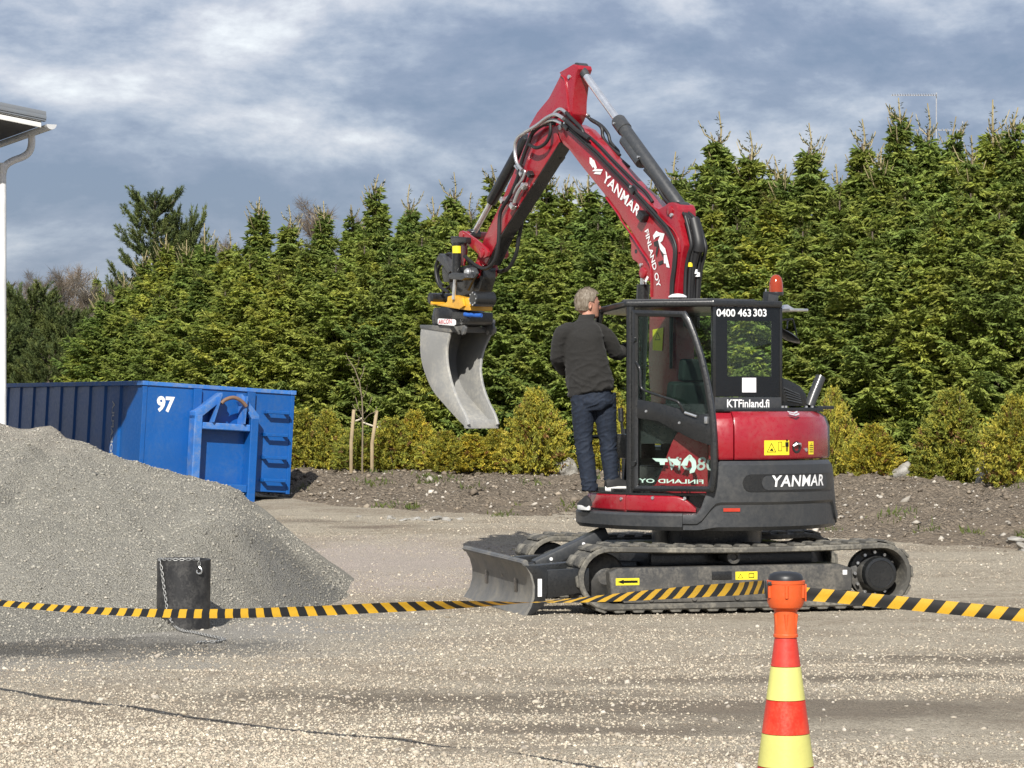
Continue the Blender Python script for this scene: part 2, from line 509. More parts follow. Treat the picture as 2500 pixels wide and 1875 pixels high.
def heap_extra(t, col):
    col = t.mix(t.math('MULTIPLY', pos_mask(t, -1.95, 23.1, 0.55, 1.3, 0.45, 1.15), 0.62), col, (0.135, 0.137, 0.135))   # darker gravel on the right flank, its shade painted into the colour
    col = t.mix(t.math('MULTIPLY', pos_mask(t, -4.0, 19.6, 2.2, 0.7, 0.4, 1.2), 0.35), col, (0.15, 0.145, 0.13))
    col = t.mix(t.math('MULTIPLY', pos_mask(t, -4.9, 25.2, 0.9, 0.8, 0.5, 1.2), 0.45), col, (0.46, 0.41, 0.34))          # drier top
    return col
m_yard = gravel_material('yard_gravel', (0.60, 0.535, 0.42), (0.485, 0.425, 0.33), (0.215, 0.183, 0.14), (0.235, 0.192, 0.142), 0.9, 62, 1.0, yard_extra)
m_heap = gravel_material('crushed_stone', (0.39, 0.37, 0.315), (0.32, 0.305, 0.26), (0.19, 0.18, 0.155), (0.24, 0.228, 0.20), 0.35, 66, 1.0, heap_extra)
m_soil = gravel_material('dug_soil', (0.235, 0.195, 0.148), (0.16, 0.13, 0.097), (0.08, 0.064, 0.048), (0.13, 0.105, 0.078), 0.8, 26, 1.2)

fx = np.arange(-9.5, 9.51, 0.10); fy = np.arange(11, 47, 0.10)
xs = np.concatenate([[-900, -400, -200, -100, -50, -28, -18, -13], fx, [13, 18, 28, 50, 100, 200, 400, 900]])
ys = np.concatenate([[-200, -80, -30, -10, 0, 5, 9], fy, [52, 60, 75, 100, 150, 260, 500, 1000]])
ground = grid_object('ground', xs, ys, ground_z, m_yard, kind='structure')
bank = grid_object('soil_bank', np.arange(-6, 10.01, 0.07), np.arange(26.2, 48, 0.07), bank_z, m_soil, kind='structure')

# ---- heap of crushed stone
RIDGE = 25.5
hx = [-9.5, -7, -5.6, -5.1, -4.59, -4.45, -4.18, -3.76, -3.3, -3.07, -1.0]
hz = [1.40, 1.68, 1.74, 1.70, 1.58, 1.46, 1.41, 1.29, 1.16, 1.12, 1.05]
def heap_z(x, y):
    x = np.asarray(x, float); y = np.asarray(y, float)
    hr = np.interp(x, hx, hz)
    yt = np.interp(x, [-9, -5, -3.8, -2.6, -1.0], [18.4, 18.9, 19.3, 19.9, 20.6])
    t = (y - yt) / (RIDGE - yt)
    K, G = [-0.2, 0, 0.1, 0.28, 0.44, 0.56, 0.66, 0.82, 1.0], [-0.08, 0.0, 0.09, 0.38, 0.62, 0.69, 0.72, 0.90, 1.0]
    g = sum(np.interp(t + d, K, G) for d in (-0.06, -0.03, 0, 0.03, 0.06)) / 5
    back = hr - 0.62 * (y - RIDGE)
    h = np.where(y < RIDGE, hr * g, back)
    edge = np.interp(y, [18, 19, 20.5, 22, 23.8, 26, 28, 30], [-3.9, -3.4, -2.55, -2.0, -1.50, -1.55, -2.2, -3.0]) + 0.07 * fbm(x, y, 0.9, 2, 67)
    flank = 0.76 * (edge - x)
    d = h - flank; k = 0.10                      # rounded meeting of front and flank
    h = np.where(np.abs(d) > k, np.minimum(h, flank), (h + flank) / 2 - (d * d + k * k) / (4 * k))
    h = np.maximum(h, -0.12)
    lump = 0.05 * fbm(x, y, 0.55, 2, 61) + 0.055 * fbm(x, y, 1.6, 3, 63) + 0.010 * fbm(x, y, 7, 3, 65)
    # a slumped gully down the front
    gy = np.abs((np.asarray(x) + 3.15) - (22.6 - np.asarray(y)) * 0.45)
    lump = lump - 0.05 * np.exp(-(gy / 0.12) ** 2) * sstep(20.9, 21.8, y) * (1 - sstep(22.8, 23.4, y))
    return h + lump * sstep(0.0, 0.35, h) - 0.03
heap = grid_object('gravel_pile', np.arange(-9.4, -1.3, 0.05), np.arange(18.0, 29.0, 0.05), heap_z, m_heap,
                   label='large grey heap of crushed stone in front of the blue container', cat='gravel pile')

# ---- loose stones lying on top (too many to count)
ico = bmesh.new(); bmesh.ops.create_icosphere(ico, subdivisions=1, radius=1.0)
ICO_V = np.array([v.co[:] for v in ico.verts]); ICO_F = np.array([[v.index for v in f.verts] for f in ico.faces]); ico.free()
OCT_V = np.array([(1, 0, 0), (-1, 0, 0), (0, 1, 0), (0, -1, 0), (0, 0, 1), (0, 0, -1.0)])
OCT_F = np.array([(0, 2, 4), (2, 1, 4), (1, 3, 4), (3, 0, 4), (2, 0, 5), (1, 2, 5), (3, 1, 5), (0, 3, 5)])
def stones(name, P, size, cols, mat, parent=None, kind='stuff', flat_=0.62, small=True):
    n = len(P); SV, SF = (OCT_V * 1.2, OCT_F) if small else (ICO_V, ICO_F); K = len(SV)
    a = nrng.uniform(0, 2*np.pi, n); sc3 = np.stack([nrng.uniform(0.75, 1.5, n), nrng.uniform(0.65, 1.1, n), nrng.uniform(0.4, 0.85, n) * flat_ / 0.62], 1)
    V = SV[None] * (1 + nrng.uniform(-0.28, 0.28, (n, K, 1))) * sc3[:, None, :] * np.asarray(size)[:, None, None]
    tl = nrng.normal(0, 0.35, n); ct, st = np.cos(tl)[:, None], np.sin(tl)[:, None]
    x, z = V[..., 0]*ct - V[..., 2]*st, V[..., 0]*st + V[..., 2]*ct
    V = np.stack([x, V[..., 1], z], -1)
    ca, sa = np.cos(a)[:, None], np.sin(a)[:, None]
    V = np.stack([V[..., 0]*ca - V[..., 1]*sa, V[..., 0]*sa + V[..., 1]*ca, V[..., 2]], -1) + P[:, None, :]
    F = (SF[None] + (np.arange(n) * K)[:, None, None]).reshape(-1, 3)
    me = bpy.data.meshes.new(name)
    me.vertices.add(n * K); me.vertices.foreach_set('co', V.reshape(-1).astype(np.float32))
    me.loops.add(len(F) * 3); me.loops.foreach_set('vertex_index', F.reshape(-1).astype(np.int32))
    me.polygons.add(len(F)); me.polygons.foreach_set('loop_start', (np.arange(len(F)) * 3).astype(np.int32))
    me.update(calc_edges=True)
    at_ = me.color_attributes.new('tone', 'FLOAT_COLOR', 'POINT')
    c4 = np.concatenate([np.repeat(cols, K, 0), np.ones((n * K, 1))], 1)
    at_.data.foreach_set('color', c4.reshape(-1).astype(np.float32))
    me.materials.append(mat)
    return tag(link(name, me, parent), kind=kind)
t = NT('stone_chips')
ac = t.attr('tone')
m_chip = t.finish(t.principled(t.mix(1.0, ac, t.ramp(t.noise(90, 4, 0.6), [(0.3, 0.75), (0.7, 1.15)]), 'MULTIPLY'), 0.9, 0.0, t.bump(t.noise(180, 3), 0.3, 0.003), **{'Specular IOR Level': 0.3}))

def tones(n, base, spread=0.25):
    b = np.array(base); k = nrng.integers(0, len(b), n)
    return np.clip(b[k] * nrng.normal(1, spread, (n, 1)), 0.03, 0.75)
N1 = 138000
yy = 12.3 + (34 - 12.3) * nrng.uniform(0, 1, N1) ** 1.75
xx = nrng.uniform(-0.208, 0.208, N1) * yy
dens = fbm(xx * 0.5, yy, 0.8, 4, 77) + 0.55 * fbm(xx * 0.4, yy * 1.3, 0.25, 2, 79)
def blot(x, y, cx, cy, rx, ry): return np.clip(1.25 - np.hypot((x - cx) / rx, (y - cy) / ry) + 0.35 * fbm(x, y, 1.2, 3, 83), 0, 1)
worn = np.maximum.reduce([blot(xx, yy, 1.6, 15.3, 3.2, 0.8), blot(xx, yy, -0.9, 15.9, 1.7, 0.5), blot(xx, yy, 3.6, 18.2, 2.0, 0.55), blot(xx, yy, -0.2, 13.3, 2.2, 0.35) * 0.8, blot(xx, yy, 2.8, 13.2, 1.2, 0.3) * 0.8, blot(xx, yy, 2.2, 16.8, 2.6, 0.35), blot(xx, yy, 0.4, 14.3, 1.6, 0.3), blot(xx, yy, -0.6, 24.5, 1.3, 1.2) * 0.6, blot(xx, yy, 5.0, 25.0, 1.2, 2.0) * 0.7])
keep = nrng.uniform(-0.95, 0.75, N1) < dens + 0.10 - 1.15 * worn
keep &= ~((xx < -1.4) & (heap_z(xx, yy) > ground_z(xx, yy)))
keep &= yy < toe_y(xx) + 0.2
xx, yy = xx[keep], yy[keep]
ss = np.exp(nrng.normal(np.log(0.0064), 0.36, len(xx))).clip(0.003, 0.020)
P = np.stack([xx, yy, ground_z(xx, yy) + ss * 0.12], 1)
tn = tones(len(xx), [(0.46, 0.405, 0.315), (0.515, 0.465, 0.37), (0.41, 0.36, 0.28), (0.43, 0.365, 0.285), (0.28, 0.235, 0.18), (0.34, 0.295, 0.23)], 0.14)
tn *= 1 + 0.22 * blot(xx, yy, -1.9, 13.9, 2.6, 1.3)[:, None]
damp = blot(xx, yy, -3.6, 18.85, 1.9, 0.95)[:, None]; grey = blot(xx, yy, -4.2, 20.3, 3.0, 3.0)[:, None] * 0.8
tn = tn * (1 - grey) + (tn.mean(1, keepdims=True) * np.array([(0.88, 0.88, 0.83)])) * grey
tn = tn * (1 - 0.68 * damp)
stones('loose_gravel', P, ss, tn, m_chip)
ss = np.exp(nrng.normal(np.log(0.016), 0.3, 700)).clip(0.01, 0.04)
yy = 12.5 + 20 * nrng.uniform(0, 1, 700) ** 1.6; xx = nrng.uniform(-0.2, 0.208, 700) * yy
keep = ~((xx < -1.4) & (heap_z(xx, yy) > ground_z(xx, yy))) & (yy < toe_y(xx)); xx, yy, ss = xx[keep], yy[keep], ss[keep]
stones('loose_cobbles', np.stack([xx, yy, ground_z(xx, yy) + ss * 0.1], 1), ss, tones(len(xx), [(0.40, 0.355, 0.285), (0.34, 0.30, 0.25), (0.44, 0.40, 0.34)], 0.12), m_chip, small=False)
N2 = 38000
xx = nrng.uniform(-6.4, -1.5, N2); yy = nrng.uniform(18.8, 25.6, N2)
zz = heap_z(xx, yy); keep = zz > ground_z(xx, yy) - 0.01
xx, yy, zz = xx[keep], yy[keep], zz[keep]
ss = np.exp(nrng.normal(np.log(0.0062), 0.38, len(xx))).clip(0.004, 0.030)
flank_shade = blot(xx, yy, -1.95, 23.1, 0.5, 1.2)[:, None]  # stones here darkened to carry the painted shade of the right flank
stones('heap_stones', np.stack([xx, yy, zz + ss * 0.2], 1), ss, (1 - 0.5 * flank_shade) * tones(len(xx), [(0.34, 0.325, 0.28), (0.385, 0.365, 0.31), (0.28, 0.27, 0.232), (0.39, 0.36, 0.305), (0.24, 0.23, 0.20)], 0.13), m_chip, heap)
N3 = 16000
xx = nrng.uniform(-5.2, 9, N3); yy = nrng.uniform(28, 44, N3)
tt = (yy - toe_y(xx)) / (crest_y(xx) - toe_y(xx)); keep = (tt > -0.02) & (tt < 1.1)
xx, yy = xx[keep], yy[keep]
ss = np.exp(nrng.normal(np.log(0.016), 0.5, len(xx))).clip(0.006, 0.075)
stones('bank_stones', np.stack([xx, yy, bank_z(xx, yy) + ss * 0.15], 1), ss, tones(len(xx), [(0.20, 0.165, 0.125), (0.26, 0.22, 0.17), (0.42, 0.385, 0.33), (0.155, 0.127, 0.097), (0.18, 0.148, 0.113)], 0.2), m_chip)

# ================================================================ corner of the building
m_sheet = paint('grey_roof_sheet', (0.17, 0.19, 0.215), 0.4, 0.2)
m_white = paint('white_trim', (0.75, 0.75, 0.73), 0.45, 0.12)
m_soffit = paint('dark_soffit', (0.045, 0.045, 0.048), 0.7, 0.1, coat=0)
m_pipe = paint('grey_gutter', (0.48, 0.49, 0.50), 0.4, 0.15)
m_wallb = paint('pale_wall', (0.55, 0.55, 0.53), 0.7, 0.15, coat=0)
BC = at(112.8, 272, 32.3)
ba = R(-26)
e1 = Vector((-math.cos(ba), math.sin(ba), 0)); e2 = Vector((math.sin(ba), math.cos(ba), 0))
bld = empty('building', (BC.x, BC.y, float(ground_z(BC.x, BC.y))), 0, 'building corner with grey metal roof edge, white trim and downpipe', 'building')
bz = bld.location.z
def bl(a, b, z): return e1 * a + e2 * b + Vector((0, 0, z - bz))
SL = 0.15
ztop = BC.z
def roofz(a): return ztop + SL * a
mb = MB()       # folded verge sheet on the gable: three small steps
for k, (d0, d1, o) in enumerate(((0.0, 0.055, 0.0), (0.055, 0.10, 0.012), (0.10, 0.125, 0.0))):
    mb.add([bl(a, b, roofz(a) - d) for a in (0, 9) for b in (-o - 0.006, 0.10) for d in (d0, d1)], [(0,1,3,2),(4,6,7,5),(0,4,5,1),(2,3,7,6),(0,2,6,4),(1,5,7,3)])
mb.build('verge_flashing', m_sheet, bld, 0.004)
mb = MB(); mb.add([bl(a, b, roofz(a) - d) for a in (0.0, 9) for b in (0.10, 11) for d in (0.012, 0.05)], [(0,1,3,2),(4,6,7,5),(0,4,5,1),(2,3,7,6),(0,2,6,4),(1,5,7,3)])
mb.build('roof', m_sheet, bld)
mb = MB(); mb.add([bl(a, b, roofz(a) - d) for a in (0.06, 9) for b in (0.012, 0.045) for d in (0.127, 0.137)], [(0,1,3,2),(4,6,7,5),(0,4,5,1),(2,3,7,6),(0,2,6,4),(1,5,7,3)])
mb.add([bl(a, b, roofz(a) - d) for a in (0.06, 9) for b in (0.014, 0.045) for d in (0.152, 0.212)], [(0,1,3,2),(4,6,7,5),(0,4,5,1),(2,3,7,6),(0,2,6,4),(1,5,7,3)])
mb.build('bargeboard', m_white, bld, 0.003)
mb = MB(); mb.add([bl(a, b, roofz(a) - d) for a in (0.05, 9) for b in (0.047, 10.9) for d in (0.055, 0.185)], [(0,1,3,2),(4,6,7,5),(0,4,5,1),(2,3,7,6),(0,2,6,4),(1,5,7,3)])
mb.build('soffit', m_soffit, bld)
mb = MB()       # half-round gutter running back along the eave
gc = ztop - 0.165
prof = [(-0.075 + 0.0, 0.0)] + [(-0.01 - 0.065 * math.cos(a), -0.065 * math.sin(a)) for a in np.linspace(0, math.pi, 11)]
outer = [(-0.06 + u * 1.0, w) for u, w in [(0.065 * -math.cos(a), -0.065 * math.sin(a)) for a in np.linspace(0, math.pi, 13)]]
inner = [(-0.06 + u * 0.93, w * 0.93) for u, w in [(0.065 * -math.cos(a), -0.065 * math.sin(a)) for a in np.linspace(0, math.pi, 13)]][::-1]
mb.prism(outer + inner, lambda u, v, tt: bl(u, tt, gc + v), -0.02, 10.9)
mb.build('gutter', m_pipe, bld, smooth=40)
mb = MB(); mb.prism(outer, lambda u, v, tt: bl(u, tt, gc + v + 0.002), -0.035, -0.021)
mb.build('gutter_end', m_pipe, bld)
gp = 0.9
path = smooth_path([bl(-0.06, gp, gc - 0.05), bl(-0.06, gp, gc - 0.16), bl(-0.03, gp, gc - 0.26), bl(0.05, gp, gc - 0.33), bl(0.19, gp, gc - 0.39), bl(0.285, gp, gc - 0.46), bl(0.318, gp, gc - 0.57), bl(0.32, gp, gc - 0.8), bl(0.32, gp, bz + 0.05)], 6)
MB().tube(path, 0.047, 14).build('downpipe', paint('white_downpipe', (0.66, 0.665, 0.67), 0.4, 0.15), bld, smooth=60)
mb = MB(); mb.add([bl(a, b, z) for a in (0.60, 9) for b in (0.85, 10.8) for z in (bz - 0.3, ztop - 0.11)], [(0,1,3,2),(4,6,7,5),(0,4,5,1),(2,3,7,6),(0,2,6,4),(1,5,7,3)])
mb.build('wall', m_wallb, bld)
# ================================================================ the excavator
EU = Vector((1.77, 23.27, 0.0)); PSI = 33.5; ROT = R(90 + PSI)
UX = Vector((math.cos(ROT), math.sin(ROT))); UY = Vector((-math.sin(ROT), math.cos(ROT)))   # machine forward, machine left
def _ray(px, py): return Vector(((px - 1250) / FPX, 1.0)), (HOR - py) / FPX
E2 = Vector((EU.x, EU.y))
def LP(p, a):
    """photo pixel -> (forward, height) on the machine's lengthwise plane a"""
    d, k = _ray(*p); t = (a + E2.dot(UY)) / d.dot(UY); q = d * t - E2
    return (q.dot(UX), CAM_H + k * t)
def LV(p, p0, ang):
    """photo pixel -> (distance along, height) on the upright plane through p0 running at ang degrees (machine plan)"""
    d, k = _ray(*p); dl = Vector((d.dot(UX), d.dot(UY))); el = Vector((E2.dot(UX), E2.dot(UY)))
    n = Vector((-math.sin(R(ang)), math.cos(R(ang)))); t = (n.dot(Vector(p0)) + n.dot(el)) / n.dot(dl)
    q = dl * t - el - Vector(p0)
    return (q.dot(Vector((math.cos(R(ang)), math.sin(R(ang))))), CAM_H + k * t)
def LC(p, r):
    """photo pixel -> (degrees round the tail, height) on the upright cylinder of radius r"""
    d, k = _ray(*p); A = d.dot(d); B = -2 * d.dot(E2); Cc = E2.dot(E2) - r * r
    t = (-B - math.sqrt(max(B*B - 4*A*Cc, 0))) / (2*A); q = d * t - E2
    return (math.degrees(math.atan2(q.dot(UY), q.dot(UX))) % 360, CAM_H + k * t)
Z1 = lambda x, y: (1000 + x / 2.911, 130 + y / 2.911)
Z2 = lambda x, y: (1000 + x / 2.962, 520 + y / 2.962)
Z3 = lambda x, y: (1300 + x / 2.592, 660 + y / 2.592)
Z4 = lambda x, y: (1100 + x / 1.843, 1250 + y / 1.843)
ZA = lambda x, y: (1340 + x / 6.636, 150 + y / 6.636)
ZB = lambda x, y: (1480 + x / 7.212, 330 + y / 7.212)
ZC = lambda x, y: (1500 + x / 6.383, 500 + y / 6.383)
ZD = lambda x, y: (1050 + x / 5.72, 540 + y / 5.72)
ZE = lambda x, y: (1830 + x / 4.609, 660 + y / 4.609)
ZF = lambda x, y: (1130 + x / 5.978, 1270 + y / 5.978)
ZH = lambda x, y: (1440 + x / 3.016, 700 + y / 3.016)

RED = paint('red_paint', (0.295, 0.007, 0.017), 0.3, 0.16, coat=0.6, scale=3, bump=0.02)
CHAR = paint('charcoal_moulding', (0.034, 0.037, 0.041), 0.42, 0.35, (0.10, 0.095, 0.085), coat=0.15, scale=3)
BLACK = paint('black_paint', (0.012, 0.013, 0.014), 0.32, 0.2, (0.06, 0.055, 0.05), coat=0.3)
GLOSS = plain('black_glass_border', (0.006, 0.007, 0.008), 0.06)
RUBBER = paint('dusty_rubber', (0.075, 0.072, 0.064), 0.85, 1.0, (0.27, 0.25, 0.205), coat=0, scale=3.5, bump=0.2)
HOSE = plain('black_hose', (0.016, 0.016, 0.017), 0.5)
CHROME = plain('chrome_rod', (0.86, 0.87, 0.88), 0.28, 0.9)
ZINC = plain('zinc_pipe', (0.62, 0.63, 0.64), 0.3, 0.85)
STEEL = paint('worn_steel', (0.33, 0.33, 0.32), 0.5, 1.0, (0.52, 0.50, 0.44), coat=0, scale=3.2, metal=0.3)
BLADE = paint('scraped_blade', (0.11, 0.115, 0.12), 0.5, 0.9, (0.27, 0.25, 0.21), coat=0, scale=3, metal=0.2, low=(0.0, 0.5, 0.5))
FRAME = paint('track_frame_paint', (0.035, 0.037, 0.04), 0.5, 0.6, (0.22, 0.20, 0.165), coat=0, scale=5, low=(0.05, 0.5, 0.4))
YEL = paint('yellow_paint', (0.78, 0.40, 0.02), 0.4, 0.3, (0.15, 0.12, 0.08))
SYEL = plain('yellow_sticker', (0.80, 0.66, 0.03), 0.45)
WHT = plain('white_vinyl', (0.82, 0.82, 0.82), 0.45)
SILV = plain('silver_vinyl', (0.60, 0.61, 0.62), 0.3, 0.3)
REDS = plain('red_reflector', (0.45, 0.04, 0.02), 0.3)
SEAT = plain('seat_cloth', (0.02, 0.02, 0.022), 0.8)
BLUE = plain('blue_fitting', (0.02, 0.10, 0.40), 0.4)
GLS = glass('cab_glass', (0.88, 0.93, 0.90)); GLD = glass('dark_cab_glass', (0.80, 0.86, 0.83)); GLR = glass('door_glass', (0.87, 0.94, 0.91))
t = NT('amber_lens'); AMB = t.finish(t.principled((0.42, 0.05, 0.01), 0.12, 0, None, **{'Transmission Weight': 0.35, 'Coat Weight': 0.5}))

EX = empty('excavator', EU, ROT, 'red and black tracked excavator with raised boom and grey bucket', 'excavator')

# ------------------------------------------------ upper body plan
def cyl_pt(deg, z, r): return Vector((r * math.cos(R(deg)), r * math.sin(R(deg)), z))
def arc(d0, d1, r, step=3.0):
    n = max(2, int(abs(d1 - d0) / step) + 1)
    return [(r * math.cos(R(d)), r * math.sin(R(d))) for d in np.linspace(d0, d1, n)]
LEFT = [(0.60, 0.98), (0.55, 1.05), (0.40, 1.105), (0.2, 1.14)]
def sweep(path, prof, closed=False):
    """prof(i) -> [(outward offset, z)...] carried along a plan path (anticlockwise)"""
    rings = []
    P = [Vector(p) for p in path]
    for i, p in enumerate(P):
        a, b = P[max(i-1, 0)], P[min(i+1, len(P)-1)]
        d = (b - a).normalized(); n = Vector((d.y, -d.x))
        rings.append([Vector((p.x + n.x * o, p.y + n.y * o, z)) for o, z in prof(i / (len(P)-1))])
    return rings
def part_sweep(name, path, prof, mat, parent=EX, bevel=0.0):
    return MB().loft(sweep(path, prof)).build(name, mat, parent, bevel, smooth=32)
skirt = [(-0.02, 0.70), (0.012, 0.735), (0.016, 0.83), (0.004, 0.85), (-0.45, 0.85), (-0.45, 0.70)]
part_sweep('side_skirt', LEFT + arc(98, 131.8, 1.16), lambda s: skirt, CHAR)
part_sweep('side_skirt', arc(228.2, 262, 1.16) + [(x, -y) for x, y in LEFT[::-1]], lambda s: skirt, CHAR)
def cw(s):
    d = 132 + 96 * s
    e = min(d, 360 - d)
    k = float(sstep(137.5, 147.5, e)); zt = 0.85 + 0.455 * k
    f = (zt - 0.70) / 0.605
    Zs = [0.70, 0.735, 0.90, 0.925, 0.95, 1.10, 1.27, 1.305]
    Zs = [0.70 + (z - 0.70) * f for z in Zs]
    O = [-0.035, 0.0, 0.0, 0.0, 0.018, 0.024, 0.016, -0.012]
    return list(zip(O, Zs)) + [(-0.45, Zs[-1]), (-0.45, 0.70)]
part_sweep('counterweight', arc(132, 228, 1.16, 2.0), cw, CHAR)
cover = [(-0.105, 0.855), (-0.092, 0.87), (-0.092, 0.985), (-0.105, 1.0), (-0.4, 1.0), (-0.4, 0.855)]
c1 = part_sweep('step_cover', LEFT + arc(98, 100, 1.16), lambda s: cover, RED, bevel=0.004)
def cov2(s):
    k = 1 - 0.75 * max(0, (s - 0.72) / 0.28) ** 2
    return [(o, 0.855 + (z - 0.855) * k) for o, z in cover]
c2 = part_sweep('step_cover', arc(100.6, 137, 1.16, 2), cov2, RED, bevel=0.004)
part_sweep('step_cover', arc(223, 262, 1.16) + [(x, -y) for x, y in LEFT[::-1]], lambda s: cover, RED)
part_sweep('deck', LEFT + arc(98, 262, 1.16, 4) + [(x, -y) for x, y in LEFT[::-1]], lambda s: [(-0.10, 1.001), (-0.10, 1.02), (-0.6, 1.02), (-0.6, 1.001)], BLACK)
MB().prism(LEFT + arc(98, 262, 1.10, 6) + [(x, -y) for x, y in LEFT[::-1]], lambda u, v, z: (u * 0.9, v * 0.9, z), 0.72, 1.0).build('base_frame', BLACK, EX)
MB().cyl((0, 0, 0.5), (0, 0, 0.73), 0.5, n=32).build('slew_ring', BLACK, EX)
for p in (Z3(760, 1440), Z3(963, 1443), Z3(560, 1445)):
    d, z = LC(p, 1.072); MB().cyl(cyl_pt(d, z, 1.05), cyl_pt(d, z, 1.077), 0.018, 0.014, 10).build('bolt', ZINC, EX)
# red bodywork
def hood(s): return [(0.0, 1.315), (0.012, 1.34), (0.008, 1.60), (-0.025, 1.685), (-0.10, 1.733), (-0.62, 1.737), (-0.62, 1.315)]
part_sweep('engine_hood', arc(154.5, 216, 1.115, 2), hood, RED, bevel=0.006)
part_sweep('hood_side', arc(143, 154.1, 1.10, 2), lambda s: [(o, z - 0.012 * (z > 1.65)) for o, z in hood(0)], RED, bevel=0.004)
part_sweep('hood_side', arc(216.4, 250, 1.10, 2), lambda s: hood(0), CHAR)
part_sweep('side_panel', arc(112, 142.6, 0.985, 2), lambda s: [(0, 1.025), (0, 1.06 + 0.50 * float(sstep(0.02, 0.55, s))), (-0.03, 1.08 + 0.50 * float(sstep(0.02, 0.55, s))), (-0.3, 1.08 + 0.50 * float(sstep(0.02, 0.55, s))), (-0.3, 1.025)], RED)
d0, z0 = LC(ZH(700, 1352), 0.988)
lettering('model_lettering', 'ViO80', SILV, EX, lambda u, v: cyl_pt(d0 - 9 + math.degrees(u / 0.99), z0 + v, 0.9895), width=0.42, bold=0.012, shear=0.15)
# name plate, lamps and handle on the tail
def pill(cx, cz, w, h, n=10):
    r = h / 2; o = []
    for k in range(n + 1): a = -math.pi/2 + math.pi*k/n; o.append((cx + w/2 - r + r*math.cos(a), cz + r*math.sin(a)))
    for k in range(n + 1): a = math.pi/2 + math.pi*k/n; o.append((cx - w/2 + r + r*math.cos(a), cz + r*math.sin(a)))
    return o
RC = 1.187
def on_tail(r): return lambda u, v, dr=0.0: cyl_pt(180 + math.degrees(u / r), v, r + dr)
def tail_patch(name, poly, r, mat, t0, t1, bevel=0.0, parent=EX):
    """a thin plate bent round the tail, cut into strips so that it follows the curve"""
    us = [u for u, v in poly]; u0, u1 = min(us), max(us); N = max(2, int((u1-u0)/0.010))
    mb = MB(); n = len(poly)
    cuts = np.linspace(u0, u1, N + 1)
    def span(u):
        vs = []
        for i in range(n):
            (a, b), (c, d) = poly[i], poly[(i+1) % n]
            if (a - u) * (c - u) <= 0 and abs(a - c) > 1e-9: vs.append(b + (d-b)*(u-a)/(c-a))
            elif abs(a - u) < 1e-9: vs.append(b)
        return min(vs), max(vs)
    rings = []
    for u in cuts:
        lo, hi = span(min(max(u, u0 + 1e-4), u1 - 1e-4))
        d = 180 + math.degrees(u / r)
        rings.append([cyl_pt(d, lo, r + t0), cyl_pt(d, hi, r + t0), cyl_pt(d, hi, r + t1), cyl_pt(d, lo, r + t1)])
    mb.loft(rings); return mb.build(name, mat, parent, bevel)
def T(p, r=RC):
    d, z = LC(p, r); return (R(d - 180) * r, z)
a0, b0 = T(Z3(1330, 1340)), T(Z3(1900, 1340)); zt_, zb_ = T(Z3(1620, 1288))[1], T(Z3(1620, 1398))[1]
tail_patch('tail_recess', pill((a0[0]+b0[0])/2, (zt_+zb_)/2, b0[0]-a0[0], zt_-zb_), RC, BLACK, -0.02, 0.001)
a1, b1 = T(Z3(1450, 1340)), T(Z3(1860, 1340))
tail_patch('name_plate', pill((a1[0]+b1[0])/2, (zt_+zb_)/2, b1[0]-a1[0], (zt_-zb_)*0.82), RC, CHAR, 0.0, 0.006)
a2, b2 = T(Z3(1512, 1370)), T(Z3(1835, 1370))
lettering('name_lettering', 'YANMAR', WHT, EX, lambda u, v: cyl_pt(180 + math.degrees((a2[0] + u)/RC), a2[1] + v, RC + 0.010), width=b2[0]-a2[0], height=T(Z3(1600, 1300))[1] - T(Z3(1600, 1372))[1], bold=0.020, shear=0.12, spacing=1.06)
for p in (Z3(1387, 1342), Z3(1886, 1340)):
    d, z = LC(p, RC)
    MB().lathe([(0.058, 0.0), (0.056, 0.012), (0.046, 0.012), (0.03, -0.03)], cyl_pt(d, z, RC - 0.012), cyl_pt(d, 0, 1), 20).build('tail_socket', BLACK, EX, smooth=50)
a3, b3 = T(Z3(1208, 1527), 1.165), T(Z3(1313, 1505), 1.165)
tail_patch('red_reflector', [(a3[0], a3[1]), (b3[0], a3[1]), (b3[0], b3[1]), (a3[0], b3[1])], 1.165, REDS, -0.01, 0.004)
a4, b4 = T(Z3(1467, 1170), 1.128), T(Z3(1624, 1075), 1.128)
def tail_sticker(a, b, r=1.128):
    return tail_patch('warning_sticker', [(a[0], a[1]), (b[0], a[1]), (b[0], b[1]), (a[0], b[1])], r, SYEL, -0.006, 0.001)
st = tail_sticker(a4, b4)
def ontail(u, v): return cyl_pt(180 + math.degrees(u / 1.128), v, 1.1305)
def tri(cx, cz, s, w):
    o = [(cx + s*math.cos(R(a)), cz + s*math.sin(R(a))) for a in (90, 210, 330)]; i = [(cx + (s-w)*math.cos(R(a)), cz + (s-w)*math.sin(R(a))) for a in (90, 210, 330)]
    return [[o[k], o[(k+1) % 3], i[(k+1) % 3], i[k]] for k in range(3)]
cxx = a4[0] + (b4[0]-a4[0]) * 0.27; czz = (a4[1]+b4[1])/2 - 0.012; mx = a4[0] + (b4[0]-a4[0]) * 0.9
man = [[(mx-0.012, a4[1]+0.03), (mx-0.002, a4[1]+0.03), (mx-0.002, a4[1]+0.075), (mx-0.012, a4[1]+0.075)], [(mx+0.002, a4[1]+0.03), (mx+0.012, a4[1]+0.03), (mx+0.012, a4[1]+0.075), (mx+0.002, a4[1]+0.075)],
       [(mx-0.018, a4[1]+0.072), (mx+0.018, a4[1]+0.072), (mx+0.018, a4[1]+0.112), (mx-0.018, a4[1]+0.112)], [(mx+0.011*math.cos(x), a4[1]+0.127+0.011*math.sin(x)) for x in np.linspace(0, 5.6, 9)]]
bx_ = a4[0] + (b4[0]-a4[0]) * 0.62
